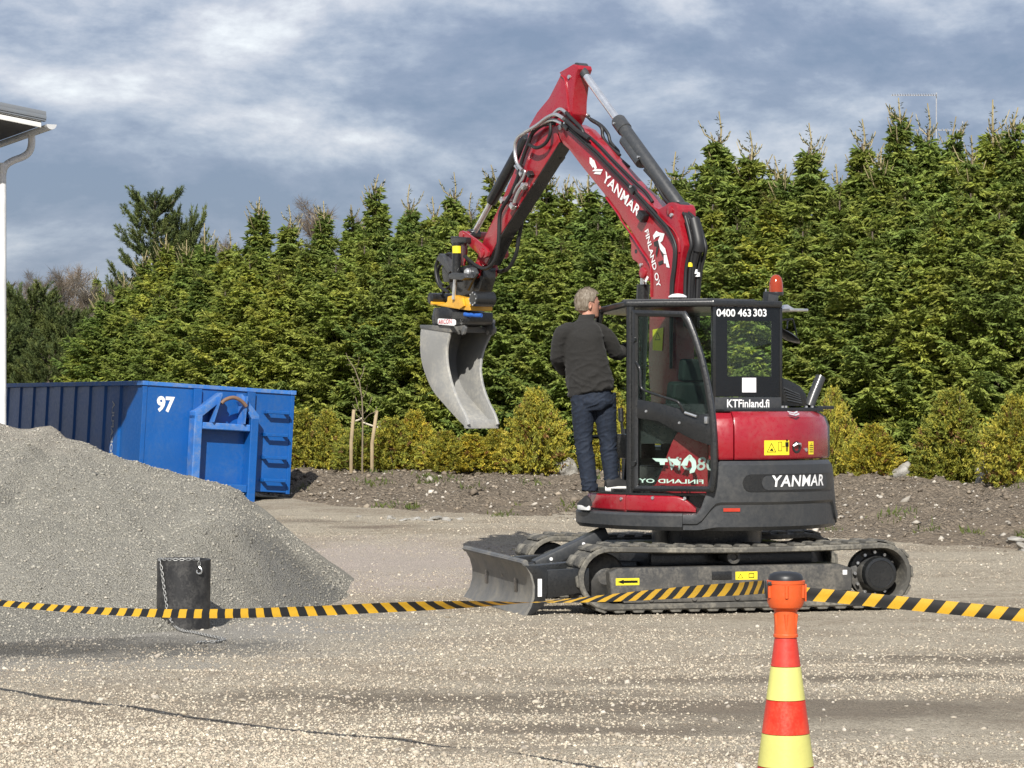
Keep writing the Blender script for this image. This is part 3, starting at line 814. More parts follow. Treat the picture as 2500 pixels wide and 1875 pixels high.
box_ = [[(bx_-0.022, a4[1]+0.035), (bx_-0.018, a4[1]+0.035), (bx_-0.018, a4[1]+0.115), (bx_-0.022, a4[1]+0.115)], [(bx_+0.012, a4[1]+0.035), (bx_+0.016, a4[1]+0.035), (bx_+0.016, a4[1]+0.115), (bx_+0.012, a4[1]+0.115)],
        [(bx_-0.018, a4[1]+0.035), (bx_+0.012, a4[1]+0.035), (bx_+0.012, a4[1]+0.039), (bx_-0.018, a4[1]+0.039)], [(bx_-0.018, a4[1]+0.111), (bx_+0.012, a4[1]+0.111), (bx_+0.012, a4[1]+0.115), (bx_-0.018, a4[1]+0.115)],
        [(bx_+0.022, a4[1]+0.07), (bx_+0.05, a4[1]+0.07), (bx_+0.05, a4[1]+0.075), (bx_+0.022, a4[1]+0.075)]]
flat('sticker_print', tri(cxx, czz, 0.055, 0.010) + [[(cxx-0.02, czz-0.012), (cxx+0.02, czz-0.018), (cxx+0.006, czz+0.01)]] + man + box_, GLOSS, EX, ontail)
a5, b5 = T(Z3(1748, 1165), 1.128), T(Z3(1778, 1082), 1.128)
tail_sticker(a5, b5); flat('sticker_print', tri((a5[0]+b5[0])/2, b5[1]-0.03, 0.018, 0.004) + [[(a5[0]+0.01, a5[1]+0.02+k*0.018), (b5[0]-0.01, a5[1]+0.02+k*0.018), (b5[0]-0.01, a5[1]+0.026+k*0.018), (a5[0]+0.01, a5[1]+0.026+k*0.018)] for k in range(4)], GLOSS, EX, ontail)
hd, hz_ = LC(Z3(1672, 1120), 1.128)
MB().lathe([(0.055, -0.01), (0.052, 0.006), (0.04, 0.008), (0.02, -0.004)], cyl_pt(hd, hz_, 1.124), cyl_pt(hd, 0, 1), 18).build('hood_latch', BLACK, EX)
MB().tube([cyl_pt(hd - 2.2, hz_ + 0.012, 1.135), cyl_pt(hd - 1.2, hz_ + 0.03, 1.15), cyl_pt(hd + 1.2, hz_ + 0.03, 1.15), cyl_pt(hd + 2.2, hz_ + 0.012, 1.135)], 0.011, 8).build('latch_handle', ZINC, EX)
hd2, hz2 = LC(Z3(1730, 1135), 1.128); MB().cyl(cyl_pt(hd2, hz2, 1.11), cyl_pt(hd2, hz2, 1.135), 0.017, n=12).build('lock', ZINC, EX)
ed, ez = LC(Z3(1645, 908), 1.09)
def onchin(u, v): return cyl_pt(ed + math.degrees(u / 1.1), ez + 0.012 + v * 0.8, 1.102 - v * 0.9)
for k in (0, 1):
    o = -0.022 * k
    flat('emblem_chevron', [[(-0.062, 0.016 + o), (-0.06, 0.003 + o), (0.0, -0.014 + o), (0.0, 0.0 + o)], [(0.062, 0.016 + o), (0.0, 0.0 + o), (0.0, -0.014 + o), (0.06, 0.003 + o)]], SILV, EX, onchin)

# ------------------------------------------------ cab
B = Vector((-0.17, 1.0)); CF = -0.70
def on_f(p, f):
    d, k = _ray(*p); el = E2.dot(UX); t = (f + el) / d.dot(UX); q = d * t - E2
    return Vector((f, q.dot(UY), CAM_H + k * t))
RL = on_f(Z3(1158, 500), -0.70).xy; RR = on_f(Z3(1566, 500), -0.80).xy
FLr = Vector((LP(Z3(432, 240), 0.93)[0], 0.93))
FRr = Vector((0.55, RR.y - 0.02)); FL = Vector((0.53, 0.94)); FR = Vector((0.72, RR.y))
ZR = 2.655
CAB = MB()
def wall_fn(p0, p1):
    p0, p1 = Vector(p0), Vector(p1); d = (p1 - p0).normalized(); n = Vector((d.y, -d.x))
    return (lambda u, z, t: Vector((p0.x + d.x*u + n.x*t, p0.y + d.y*u + n.y*t, z))), (p1 - p0).length, math.degrees(math.atan2(d.y, d.x))
# pillars
def pillar(a, b, r=0.035, name='pillar'):
    MB().tube([a, b] if not isinstance(a, list) else a, r, 8).build(name, BLACK, EX, smooth=50)
pillar(smooth_path([(FL.x, FL.y, 1.02), (FL.x + 0.03, FL.y, 1.6), (FL.x - 0.05, FL.y - 0.01, 2.2), (FLr.x, FLr.y, ZR)], 5), None)
pillar(smooth_path([(FR.x, FR.y, 1.02), (FR.x + 0.03, FR.y, 1.6), (FR.x - 0.05, FR.y, 2.2), (FRr.x, FRr.y, ZR)], 5), None)
pillar((B.x, B.y - 0.02, 1.02), (B.x, B.y - 0.02, ZR), 0.04)
MB().prism([(FLr.x + 0.02, FLr.y + 0.02), (-0.14, 1.02), (RL.x - 0.02, RL.y + 0.03), (RR.x - 0.03, RR.y - 0.01), (FRr.x, FRr.y - 0.02), (FRr.x + 0.06, 0.4)], lambda u, v, z: (u, v, z - 0.05 * float(sstep(-0.05, 0.5, u))), 2.652, 2.712).build('roof', BLACK, EX, 0.02, 3)
MB().prism([(0.10, 0.88), (-0.05, 0.97), (-0.65, 0.5), (-0.7, -0.0), (0.2, -0.05)], lambda u, v, z: (u, v, z), 2.709, 2.727).build('roof_hatch', CHAR, EX, 0.008)
# rear wall of the cab
W1, L1, A1 = wall_fn(RL, RR)
def RV(p): return LV(p, RL, A1)
wl_, wz1 = RV(Z3(1232, 318)); wr_, wz0 = RV(Z3(1513, 672))
gz0 = RV(Z3(1300, 800))[1]; gz1 = RV(Z3(1300, 222))[1]; pz0 = RV(Z3(1300, 884))[1]
rw = MB()
for u0, u1, z0_, z1_ in ((0.0, wl_, gz0, gz1), (wr_, L1, gz0, gz1), (wl_, wr_, gz0, wz0), (wl_, wr_, wz1, gz1)):
    rw.prism([(u0, z0_), (u1, z0_), (u1, z1_), (u0, z1_)], W1, -0.012, 0.0)
rw = rw.build('rear_window', GLOSS, EX)
MB().prism([(wl_ - .005, wz0 - .005), (wr_ + .005, wz0 - .005), (wr_ + .005, wz1 + .005), (wl_ - .005, wz1 + .005)], W1, -0.008, -0.004).build('pane', GLS, rw)
MB().prism([(-0.01, pz0 - 0.02), (L1 + 0.01, pz0 - 0.02), (L1 + 0.01, gz0 - 0.004), (-0.01, gz0 - 0.004)], W1, -0.03, 0.008).build('rear_panel', CHAR, EX, 0.004)
for uu in (-0.012, L1 + 0.008):
    MB().prism([(uu - 0.014, pz0), (uu + 0.014, pz0), (uu + 0.014, 2.655), (uu - 0.014, 2.655)], W1, -0.04, 0.006).build('corner_post', BLACK, EX, 0.004)
for digits, xa, xb in (('0400', 1163, 1282), ('463', 1298, 1382), ('303', 1396, 1480)):
    ua, za = RV(Z3(xa, 292)); ub, _ = RV(Z3(xb, 292))
    lettering('phone_digits', digits, WHT, EX, lambda u, v: W1(ua + u, za + v, 0.004), width=ub-ua, height=RV(Z3(1200, 245))[1] - RV(Z3(1200, 294))[1], bold=0.022)
u2, z2 = RV(Z3(1227, 868)); u3, _ = RV(Z3(1495, 868))
lettering('web_address', 'KTFinland.fi', WHT, EX, lambda u, v: W1(u2 + u, z2 + v, 0.012), width=u3-u2, height=RV(Z3(1300, 818))[1] - RV(Z3(1300, 870))[1], bold=0.02)
q0, q1 = RV(Z3(1326, 772)), RV(Z3(1414, 680))
MB().prism([(q0[0], q0[1]), (q1[0], q0[1]), (q1[0], q1[1]), (q0[0], q1[1])], W1, 0.001, 0.004).build('white_sticker', WHT, EX)
# quarter window between door post and rear corner
W2, L2, A2 = wall_fn(B, RL)
MB().prism([(0.03, 1.80), (L2 - 0.02, 1.80), (L2 - 0.02, 2.60), (0.03, 2.60)], W2, -0.012, -0.004).build('quarter_window', GLD, EX)
MB().prism([(0.0, 1.45), (L2, 1.45), (L2, 1.80), (0.0, 1.80)], W2, -0.05, -0.002).build('quarter_panel', BLACK, EX)
# far side and front glass with their frames
W3, L3, A3 = wall_fn(RR, FRr)
MB().prism([(0.05, 1.75), (L3, 1.75), (L3, 2.58), (0.05, 2.58)], W3, -0.01, -0.004).build('side_window', GLS, EX)
MB().prism([(0.0, 1.02), (L3 + 0.2, 1.02), (L3 + 0.2, 1.40), (0.0, 1.75)], W3, -0.03, 0.0).build('side_wall', BLACK, EX)
MB().tube([(FR.x, FR.y, 1.72), (-0.1, FR.y, 1.72)], 0.018, 6).build('window_rail', BLACK, EX)
fw = MB(); fw.add([(FL.x + .03, FL.y - .04, 1.5), (FR.x + .03, FR.y + .04, 1.5), (FRr.x, FRr.y + .04, 2.58), (FLr.x, FLr.y - .04, 2.58)], [(0, 1, 2, 3)]); fw.build('windscreen', GLS, EX, fix=False)
MB().tube([(FL.x + .03, FL.y, 1.5), (FR.x + .03, FR.y, 1.5)], 0.02, 6).build('windscreen_rail', BLACK, EX)
# inside
seat = MB(); seat.box((0.0, 0.42, 1.32), (0.48, 0.48, 0.14)); seat.build('seat_cushion', SEAT, EX, 0.04, 3)
MB().box((-0.26, 0.42, 1.68), (0.13, 0.46, 0.64), Matrix.Rotation(R(-10), 3, 'Y')).build('seat_back', SEAT, EX, 0.045, 3)
MB().box((-0.33, 0.42, 2.1), (0.09, 0.26, 0.2), Matrix.Rotation(R(-8), 3, 'Y')).build('head_rest', SEAT, EX, 0.035, 3)
MB().box((0.0, 0.42, 1.13), (0.42, 0.40, 0.22)).build('seat_base', BLACK, EX, 0.01)
for s in (0.74, 0.10):
    MB().box((0.1, s, 1.42), (0.42, 0.16, 0.22)).build('console', BLACK, EX, 0.02)
    MB().tube([(0.28, s, 1.5), (0.30, s, 1.66)], 0.012, 8).tube([(0.30, s, 1.64), (0.31, s, 1.76)], 0.024, 10).build('joystick', BLACK, EX)
q = LP(Z3(545, 1095), 0.80); lv = MB().tube([(q[0] - 0.02, 0.80, 1.05), (q[0], 0.80, q[1] - 0.03)], 0.009, 8).build('safety_lever', BLACK, EX); MB().tube([(q[0], 0.80, q[1] - 0.03), (q[0] + 0.015, 0.80, q[1] + 0.03)], 0.018, 8).build('lever_grip', REDS, lv)
MB().box((0.6, 0.45, 1.32), (0.05, 0.10, 0.5)).tube([(0.60, 0.35, 1.02), (0.52, 0.35, 1.5)], 0.014, 8).tube([(0.60, 0.5, 1.02), (0.52, 0.5, 1.5)], 0.014, 8).build('pedal_lever', BLACK, EX)
MB().prism([(FL.x, FL.y - .02), (B.x, B.y - .02), (RL.x, RL.y), (RR.x, RR.y), (FR.x, FR.y)], lambda u, v, z: (u, v, z), 1.021, 1.045).build('cab_floor', BLACK, EX)

# ------------------------------------------------ open door (hinged at the rear post, folded back; its inner side shows)
DH = Vector((-0.17, 1.075)); DA = 203.0
ddir = Vector((math.cos(R(DA)), math.sin(R(DA)))); dn = Vector((ddir.y, -ddir.x))
camdir = (Vector((-E2.dot(UX), -E2.dot(UY)))).normalized()
if dn.dot(camdir) < 0: dn = -dn
def DV(p): return LV(p, DH, DA)
def DP(u, z, t): return Vector((DH.x + ddir.x*u + dn.x*t, DH.y + ddir.y*u + dn.y*t, z))
out_z = [(637, 1398), (637, 250), (965, 258), (1000, 310), (1040, 410), (1082, 540), (1118, 690), (1145, 840), (1160, 960), (1167, 1100), (1168, 1250), (1160, 1340), (1148, 1402)]
in_z = [(672, 1362), (672, 290), (945, 296), (975, 345), (1012, 435), (1050, 555), (1085, 700), (1110, 850), (1124, 965), (1131, 1100), (1132, 1250), (1125, 1335), (1116, 1366)]
OUT = [DV(Z3(*p)) for p in out_z]; INN = [DV(Z3(*p)) for p in in_z]
dm = MB(); n = len(OUT); rings = []
for (o, i) in zip(OUT, INN):
    mid_ = ((o[0] + i[0]) / 2, (o[1] + i[1]) / 2)
    rings.append([DP(o[0], o[1], -0.02), DP(o[0], o[1], 0.014), DP(mid_[0], mid_[1], 0.026), DP(i[0], i[1], 0.014), DP(i[0], i[1], -0.02)])
vs = [p for r in rings for p in r]; fs = []
for i in range(n):
    j = (i + 1) % n
    for k in range(5): fs.append((i*5 + k, i*5 + (k+1) % 5, j*5 + (k+1) % 5, j*5 + k))
dm.add(vs, fs)
door = dm.build('door', BLACK, EX, 0.004)
def inside(poly_y_top, poly_y_bot):
    pass
up = [DV(Z3(*p)) for p in ((668, 812), (668, 286), (948, 290), (1015, 432), (1053, 552), (1088, 700), (1113, 850), (1118, 920))]
MB().prism(up, DP, -0.008, -0.004).build('upper_glass', GLR, door)
lo = [DV(Z3(*p)) for p in ((668, 1366), (668, 925), (1134, 1108), (1135, 1250), (1128, 1340), (1118, 1370))]
MB().prism(lo, DP, -0.008, -0.004).build('lower_glass', GLR, door)
band = [DV(Z3(*p)) for p in ((664, 935), (664, 815), (800, 840), (950, 880), (1045, 935), (1060, 915), (1118, 905), (1130, 1000), (1136, 1112), (1000, 1062), (900, 1010), (800, 955))]
bd = MB().prism(band, DP, -0.014, 0.016).build('middle_panel', BLACK, door, 0.006)
for p in ((725, 892), (935, 965)):
    u, z = DV(Z3(*p)); MB().cyl(DP(u, z, 0.014), DP(u, z, 0.024), 0.014, 0.010, 10).build('door_bolt', ZINC, door)
gp_ = smooth_path([DP(*DV(Z3(*p)), tt) for p, tt in (((660, 582), 0.015), ((690, 605), 0.05), ((702, 640), 0.055), ((704, 700), 0.055), ((712, 748), 0.055), ((760, 772), 0.055), ((850, 802), 0.055), ((930, 828), 0.055), ((952, 850), 0.05), ((962, 895), 0.018))], 5)
MB().tube(gp_, 0.012, 10).build('grab_rail', BLACK, door, smooth=60)
MB().tube([DP(*DV(Z3(*p)), 0.03) for p in ((975, 900), (1050, 925))], 0.012, 8).build('latch_rod', ZINC, door)
u, z = DV(Z3(1108, 948)); MB().box(DP(u, z, 0.02), (0.03, 0.03, 0.06)).build('door_catch', ZINC, door, 0.004)
for p in ((652, 440), (652, 1222)):
    u, z = DV(Z3(*p)); MB().cyl(DP(u, z, 0.014), DP(u, z, 0.045), 0.026, 0.022, 12).build('hinge_knob', BLACK, door)
u0, z0_ = DV(ZH(832, 1452)); u1, z1_ = DV(ZH(356, 1412))
MINT = plain('door_vinyl', (0.80, 0.83, 0.81), 0.5)
lettering('door_lettering', 'FINLAND OY', MINT, door, lambda s, v: DP(u0 - s, z0_ + v, -0.011), width=u0-u1, height=z1_-z0_, bold=0.02)
em = [[(455, 1263), (566, 1266), (570, 1290), (548, 1291), (546, 1312), (513, 1312), (508, 1290), (482, 1286)],
      [(572, 1266), (640, 1268), (660, 1290), (655, 1316), (628, 1316)], [(664, 1316), (690, 1270), (722, 1240), (738, 1248), (722, 1282), (712, 1318)],
      [(726, 1236), (742, 1240), (776, 1290), (782, 1328), (764, 1366), (732, 1376), (730, 1356), (748, 1330), (744, 1296), (722, 1272)]]
flat('door_emblem', [[DV(ZH(*p)) for p in q] for q in em], MINT, door, lambda u, z: DP(u, z, -0.011))

# ------------------------------------------------ things on the roof and hood
c = Vector((*on_f(Z3(918, 170), -0.15),)); c.z = 2.722
MB().cyl((c.x, c.y, 2.70), (c.x, c.y, c.z + 0.03), 0.05, n=16).build('antenna_mount', BLACK, EX)
MB().lathe([(0.085, 0.03), (0.08, 0.042), (0.05, 0.058), (0.015, 0.064)], (c.x, c.y, c.z), n=24).build('antenna_dome', WHT, EX, smooth=60)
c = on_f(ZE(298, 245), -0.70); rr_ = 0.063
bc = MB().lathe([(rr_, 0), (rr_, 0.02), (rr_*0.97, 0.07), (rr_*0.8, 0.125), (rr_*0.45, 0.15), (rr_*0.1, 0.156)], c, n=24).build('beacon_lens', AMB, EX, smooth=60)
MB().lathe([(rr_*1.0, -0.03), (rr_*1.05, -0.012), (rr_*1.02, 0.0)], c, n=24).build('beacon_base', BLACK, EX)
c2_ = on_f(ZE(235, 330), -0.74)
wlp = MB().box(c2_, (0.07, 0.13, 0.13), Matrix.Rotation(R(8), 3, 'X')).build('work_lamp', BLACK, EX, 0.012)
MB().box(c2_ + Vector((-0.036, 0, 0.0)), (0.006, 0.11, 0.085), Matrix.Rotation(R(8), 3, 'X')).build('lamp_glass', CHAR, wlp, 0.003)
MB().tube([on_f(ZE(180, 400), -0.72), on_f(ZE(330, 380), -0.72)], 0.025, 8).build('lamp_bracket', BLACK, EX)
MB().tube([on_f(ZE(182, 280), -0.72), on_f(ZE(184, 210), -0.72)], 0.006, 6).build('aerial', ZINC, EX)
pc = on_f(ZE(420, 450), -0.6)
MB().box(pc, (0.34, 0.215, 0.022)).build('lamp_shelf', ZINC, EX, 0.004)
k0, k1, k2 = on_f(ZE(375, 430), -0.66), on_f(ZE(430, 385), -0.62), on_f(ZE(500, 430), -0.66)
mbx = MB(); mbx.add([k0, k1, k2, k0 + Vector((.1, 0, 0)), k1 + Vector((.06, 0, 0)), k2 + Vector((.1, 0, 0))], [(0, 1, 2), (5, 4, 3), (0, 3, 4, 1), (1, 4, 5, 2), (2, 5, 3, 0)]); mbx.build('shelf_bracket', ZINC, EX)
# mirror on its arm
m0, m1 = on_f(ZE(310, 640), -0.55), on_f(ZE(550, 815), -0.55)
rings = []
dv = (m1 - m0); up_ = Vector((0.2, -0.25, 1)).normalized()
for s in np.linspace(0, 1, 9):
    w = math.sin(math.pi * min(max(s, 0.02), 0.98)) ** 0.55; p = m0 + dv * s + Vector((0, 0, -0.012 * w))
    rings.append([p + Vector((0.10 * w * math.cos(a), 0, 0)) + Vector((0, 0, (0.030 if math.sin(a) > 0 else 0.016) * w * math.sin(a))) for a in np.linspace(0, 2*math.pi, 12, endpoint=False)])
MB().loft(rings).build('mirror', BLACK, EX, smooth=50)
MB().tube(smooth_path([on_f(ZE(530, 730), -0.5), on_f(ZE(500, 600), -0.45), on_f(ZE(480, 550), -0.45), on_f(ZE(430, 575), -0.45), on_f(ZE(420, 660), -0.5)], 4), 0.008, 8).build('mirror_arm', BLACK, EX)
MB().tube([on_f(ZE(480, 550), -0.45), on_f(ZE(340, 560), -0.45)], 0.008, 8).build('mirror_arm', BLACK, EX)
# engine cover behind the cab, exhaust
def FF(f): return lambda u, v, tt: Vector((f + tt, u, v))
ec = [on_f(ZE(*p), -0.62) for p in ((335, 1195), (420, 1225), (570, 1300), (640, 1395), (648, 1530), (335, 1530))]
cov = MB().prism([(p.y, p.z) for p in ec], lambda u, v, tt: Vector((-0.62 + tt, u, v)), 0.0, 0.5).build('engine_cover', BLACK, EX, 0.01)
for k in range(5):
    a_, b_ = on_f(ZE(385 + 10*k, 1325 + 34*k), -0.625), on_f(ZE(560 + 6*k, 1400 + 24*k), -0.625)
    MB().tube([a_, b_], 0.008, 6).build('louvre', CHAR, cov)
pl = [on_f(ZE(*p), -0.75) for p in ((-380, 1562), (-380, 1590), (738, 1590), (730, 1545), (350, 1545))]
MB().prism([(p.y, p.z) for p in pl], lambda u, v, tt: Vector((-0.75 + tt, u, v)), -0.12, 0.3).build('cover_plate', BLACK, EX, 0.004)
for x in (370, 408, 638, 704): 
    p = on_f(ZE(x, 1534), -0.85); MB().cyl(p + Vector((0, 0, -0.012)), p + Vector((0, 0, 0.008)), 0.013, n=8).build('bolt', ZINC, EX)
ex0, ex1, ex2 = on_f(ZE(672, 1530), -0.55), on_f(ZE(712, 1420), -0.55), on_f(ZE(800, 1200), -0.55)
exm = MB(); exm.tube([ex0, ex1, ex2], 0.047, 18, cap=False)
exm.add([], [])
exo = exm.build('exhaust_pipe', CHAR, EX, smooth=60)
MB().tube([ex2 - (ex2 - ex1) * 0.3, ex2 + (ex2 - ex1).normalized() * 0.005], 0.041, 18).build('exhaust_mouth', BLACK, exo, smooth=60)
MB().box(on_f(ZE(780, 1545), -0.55), (0.2, 0.2, 0.03)).build('exhaust_shelf', BLACK, EX, 0.01)

# ------------------------------------------------ boom
A_N, A_F = 0.0, -0.21
def plate(name, pts, a0, a1, mat, parent=EX, bevel=0.008):
    """pts: photo pixels read on plane a0, extruded across the machine from a0 to a1"""
    return MB().prism([LP(p, a0) for p in pts], lambda u, v, tt: Vector((u, tt, v)), a0, a1).build(name, mat, parent, bevel)
boom_px = [ZA(135, 1120), ZA(150, 1060), ZA(230, 1010), ZA(330, 1010), ZA(480, 1090), ZA(640, 1260), ZA(800, 1440), ZA(930, 1590), ZB(120, 560), ZB(300, 760), ZB(470, 940), ZB(640, 1085), ZB(830, 1260), ZB(930, 1295), ZB(1030, 1240), ZB(1090, 1190), ZB(1150, 1178), ZB(1230, 1215), ZB(1265, 1300),
           ZC(990, 200), ZC(1030, 400), ZC(1090, 630), ZC(1055, 780), ZC(1020, 1000), ZC(985, 1340), (1651, 790), (1652, 900), (1655, 1010), (1640, 1050), (1605, 1050), (1590, 1000), (1583, 900), (1585, 760),
           ZC(575, 1300), ZC(578, 1050), ZC(545, 890), ZC(425, 705), ZC(330, 590), ZB(420, 1659), ZB(200, 1370), ZB(0, 1085), ZA(500, 1659), ZA(320, 1420), ZA(230, 1340), ZA(175, 1240)]
boom = plate('boom', boom_px, A_N, A_F, RED, EX, 0.012)
# raised edge strips along the lower side (the pale weld bead seen on the near face)
bead = [LP(p, A_N) for p in (ZB(0, 1100), ZB(210, 1385), ZC(120, 255), ZC(245, 430), ZC(420, 700), ZC(545, 890), ZC(578, 1050), ZC(577, 1440))]
MB().tube(smooth_path([Vector((f, A_N + 0.004, z)) for f, z in bead], 4), 0.010, 6).build('weld_bead', RED, boom)
bead = [LP(p, A_N) for p in (ZB(540, 1010), ZB(900, 1330), ZC(700, 190), ZC(900, 360), ZC(975, 470), ZC(1015, 610), ZC(1020, 740))]
MB().tube(smooth_path([Vector((f, A_N + 0.004, z)) for f, z in bead], 4), 0.010, 6).build('weld_bead', RED, boom)
lug = [ZC(225, 470), ZC(262, 620), ZC(255, 770), ZC(285, 850), ZC(360, 900), ZC(392, 980), ZC(385, 1070), ZC(410, 1140), ZC(465, 1170), ZC(520, 1190), ZC(600, 1150), ZC(600, 900), ZC(430, 690)]
for a in (A_N - 0.02, A_F + 0.05): plate('cylinder_lug', lug, a, a - 0.03, RED, boom, 0.005)
f_, z_ = LP(ZC(337, 725), A_N - 0.02); MB().cyl((f_, A_N - 0.019, z_), (f_, A_N - 0.05, z_), 0.022, n=12).build('lug_hole', BLACK, boom)
def pin(p, a, r, name='pin', mat=RED, d=0.03, h=0.018):
    f, z = LP(p, a); MB().lathe([(r, -d), (r, h * 0.7), (r * 0.85, h)], (f, a, z), (0, 1, 0), 16).build(name, mat, boom, smooth=40)
pin(ZC(448, 1062), A_N - 0.02, 0.052, d=0.1); pin(ZC(425, 937), A_N - 0.02, 0.018, 'bolt', ZINC, 0.02)
pin(ZC(870, 90), A_N, 0.045); pin(ZC(900, 160), A_N, 0.02, 'bolt', ZINC)
pin(ZA(190, 1065), A_N, 0.03, 'bolt', ZINC)
tagf = [LP(p, A_N + 0.003) for p in (ZC(478, 1190), ZC(505, 1210), ZC(548, 1130), ZC(522, 1105))]
flat('white_tag', [tagf], WHT, boom, lambda u, v: Vector((u, A_N + 0.012, v)))
# far plate ears that stand out behind, and the raised lift-cylinder
far_px = [ZC(1000, 100), ZC(1030, -60), ZC(1080, -110), ZC(1140, -60), ZC(1200, 200), ZC(1080, 620), ZC(1000, 700)]
f0, z0_ = LP((1664, 509), -0.105)
# boom lift cylinder in front
c0_ = LP(ZC(455, 1075), -0.1)
MB().tube([(c0_[0], -0.105, c0_[1]), (c0_[0] + 0.05, -0.105, c0_[1] - 0.45)], 0.032, 12).build('lift_rod', CHROME, EX)
MB().tube([(c0_[0] + 0.012, -0.105, c0_[1] - 0.10), (c0_[0] + 0.14, -0.105, 1.1)], 0.062, 16).build('lift_cylinder', BLACK, EX)
MB().box((0.95, -0.105, 1.1), (0.42, 0.34, 0.62)).build('swing_post', BLACK, EX, 0.04)
# arm cylinder along the top of the boom
def P3(p, a): f, z = LP(p, a); return Vector((f, a, z))
AC = -0.105
cb, ct = P3((1664, 509), AC), P3((1418, 168), AC)
axis = (ct - cb).normalized(); rod0 = P3(ZA(1090, 1000), AC)
sB = (rod0 - cb).dot(axis)
MB().tube([cb + axis * (sB - 0.05), ct], 0.037, 16).build('arm_cylinder_rod', CHROME, EX, smooth=60)
ab = MB().lathe([(0.05, 0.03), (0.064, 0.06), (0.064, sB - 0.16), (0.073, sB - 0.155), (0.073, sB - 0.02), (0.064, sB), (0.035, sB)], cb, axis, 24).build('arm_cylinder', CHAR, EX, smooth=40)
MB().lathe([(0.062, -0.055), (0.062, 0.055)], cb, (0, 1, 0), 20).build('cylinder_eye', CHAR, EX)
MB().lathe([(0.058, -0.055), (0.058, 0.055)], ct, (0, 1, 0), 20).build('rod_eye', CHAR, EX)
MB().tube([ct, ct - axis * 0.13], [0.055, 0.041], 16).build('rod_neck', CHAR, EX)
# pressed guard over the cylinder hoses
g0, g1 = (P3(ZB(300, 150), AC) - cb).dot(axis), (P3(ZB(600, 600), AC) - cb).dot(axis)
dn_ = Vector((-axis.z, 0, axis.x)); dn_ = dn_ if dn_.z < 0 else -dn_
rings = []
for s, k in ((g0, 0.7), (g0 - 0.03, 1.0), ((g0+g1)/2, 1.0), (g1, 1.0)):
    p = cb + axis * s
    rings.append([p + Vector((0, 1, 0)) * (0.088 * k * math.cos(a)) + dn_ * (0.052 + 0.062 * k * math.sin(a)) for a in np.linspace(-math.pi * 0.25, math.pi * 1.25, 14)])
MB().loft(rings).build('hose_guard', CHAR, EX, smooth=40)
for s in (sB - 0.06, g1 + 0.02):
    MB().cyl(cb + axis * s + Vector((0, 0.06, 0.0)), cb + axis * s + Vector((0, 0.085, 0.0)), 0.012, n=8).build('bolt', ZINC, ab)

# ------------------------------------------------ arm
M_N, M_F = -0.02, -0.19
arm_px = [ZA(395, 42), ZA(165, 178), ZA(190, 220), ZA(0, 590), Z1(905, 420), Z1(850, 515), Z1(838, 600), Z1(790, 720), Z1(640, 1080), Z1(530, 1310), Z1(470, 1480), Z1(500, 1522), Z1(545, 1500), Z1(640, 1300), Z1(860, 955), Z1(1065, 630), ZA(130, 1180), ZA(260, 1090), ZA(340, 960), ZA(385, 850), ZA(390, 640), ZA(440, 210), ZA(475, 120), ZA(460, 60)]
arm = plate('arm', arm_px, M_N, M_F, RED, EX, 0.010)
under = [LP(p, M_N) for p in (Z1(1062, 632), Z1(860, 957), Z1(640, 1302), Z1(548, 1500))]
mbu = MB()
for (f0_, z0u), (f1_, z1u) in zip(under[:-1], under[1:]):
    dd_ = Vector((f1_ - f0_, z1u - z0u)).normalized(); nu = Vector((dd_.y, -dd_.x)); nu = nu if nu.x < 0 else -nu
    mbu.prism([(f0_ + nu.x*0.002, z0u + nu.y*0.002), (f1_ + nu.x*0.002, z1u + nu.y*0.002), (f1_ + nu.x*0.010, z1u + nu.y*0.010), (f0_ + nu.x*0.010, z0u + nu.y*0.010)], lambda u, v, tt: Vector((u, tt, v)), M_N - 0.004, M_F + 0.004)
mbu.build('underside_plate', BLACK, arm)
rib = [P3(p, M_N + 0.004) for p in (ZA(200, 230), ZA(260, 290), ZA(290, 480), ZA(310, 700), ZA(330, 830))]
MB().tube(smooth_path(rib, 4), 0.012, 6).build('weld_bead', RED, arm)
f, z = LP(ZA(335, 250), M_N); MB().cyl((f, M_N - 0.01, z), (f, M_N + 0.014, z), 0.024, 0.02, 12).build('bolt', ZINC, arm)
ear = [ZA(430, 40), ZA(600, 65), ZA(640, 140), ZA(620, 250), ZA(560, 480), ZA(520, 800), ZA(470, 900), ZA(430, 800), ZA(470, 300), ZA(440, 100)]
# lower pivot boss and dark underside block
f, z = LP(Z1(520, 1545), -0.105)
MB().lathe([(0.085, -0.11), (0.085, 0.11)], (f - 0.04, -0.105, z + 0.0), (0, 1, 0), 20).build('arm_boss', RED, arm)
MB().lathe([(0.045, -0.145), (0.045, 0.145)], (f - 0.04, -0.105, z), (0, 1, 0), 16).build('pin', BLACK, arm)
# work lamp under the arm top, lamp on the boom side
MB().box(P3(ZA(170, 1560), -0.16), (0.09, 0.08, 0.07), Matrix.Rotation(R(35), 3, 'Y')).build('arm_lamp', BLACK, arm, 0.01)
bl_ = P3(ZB(640, 1430), 0.04)
bl2 = MB().box(bl_, (0.10, 0.07, 0.085), Matrix.Rotation(R(-35), 3, 'Y')).build('boom_lamp', BLACK, boom, 0.012)
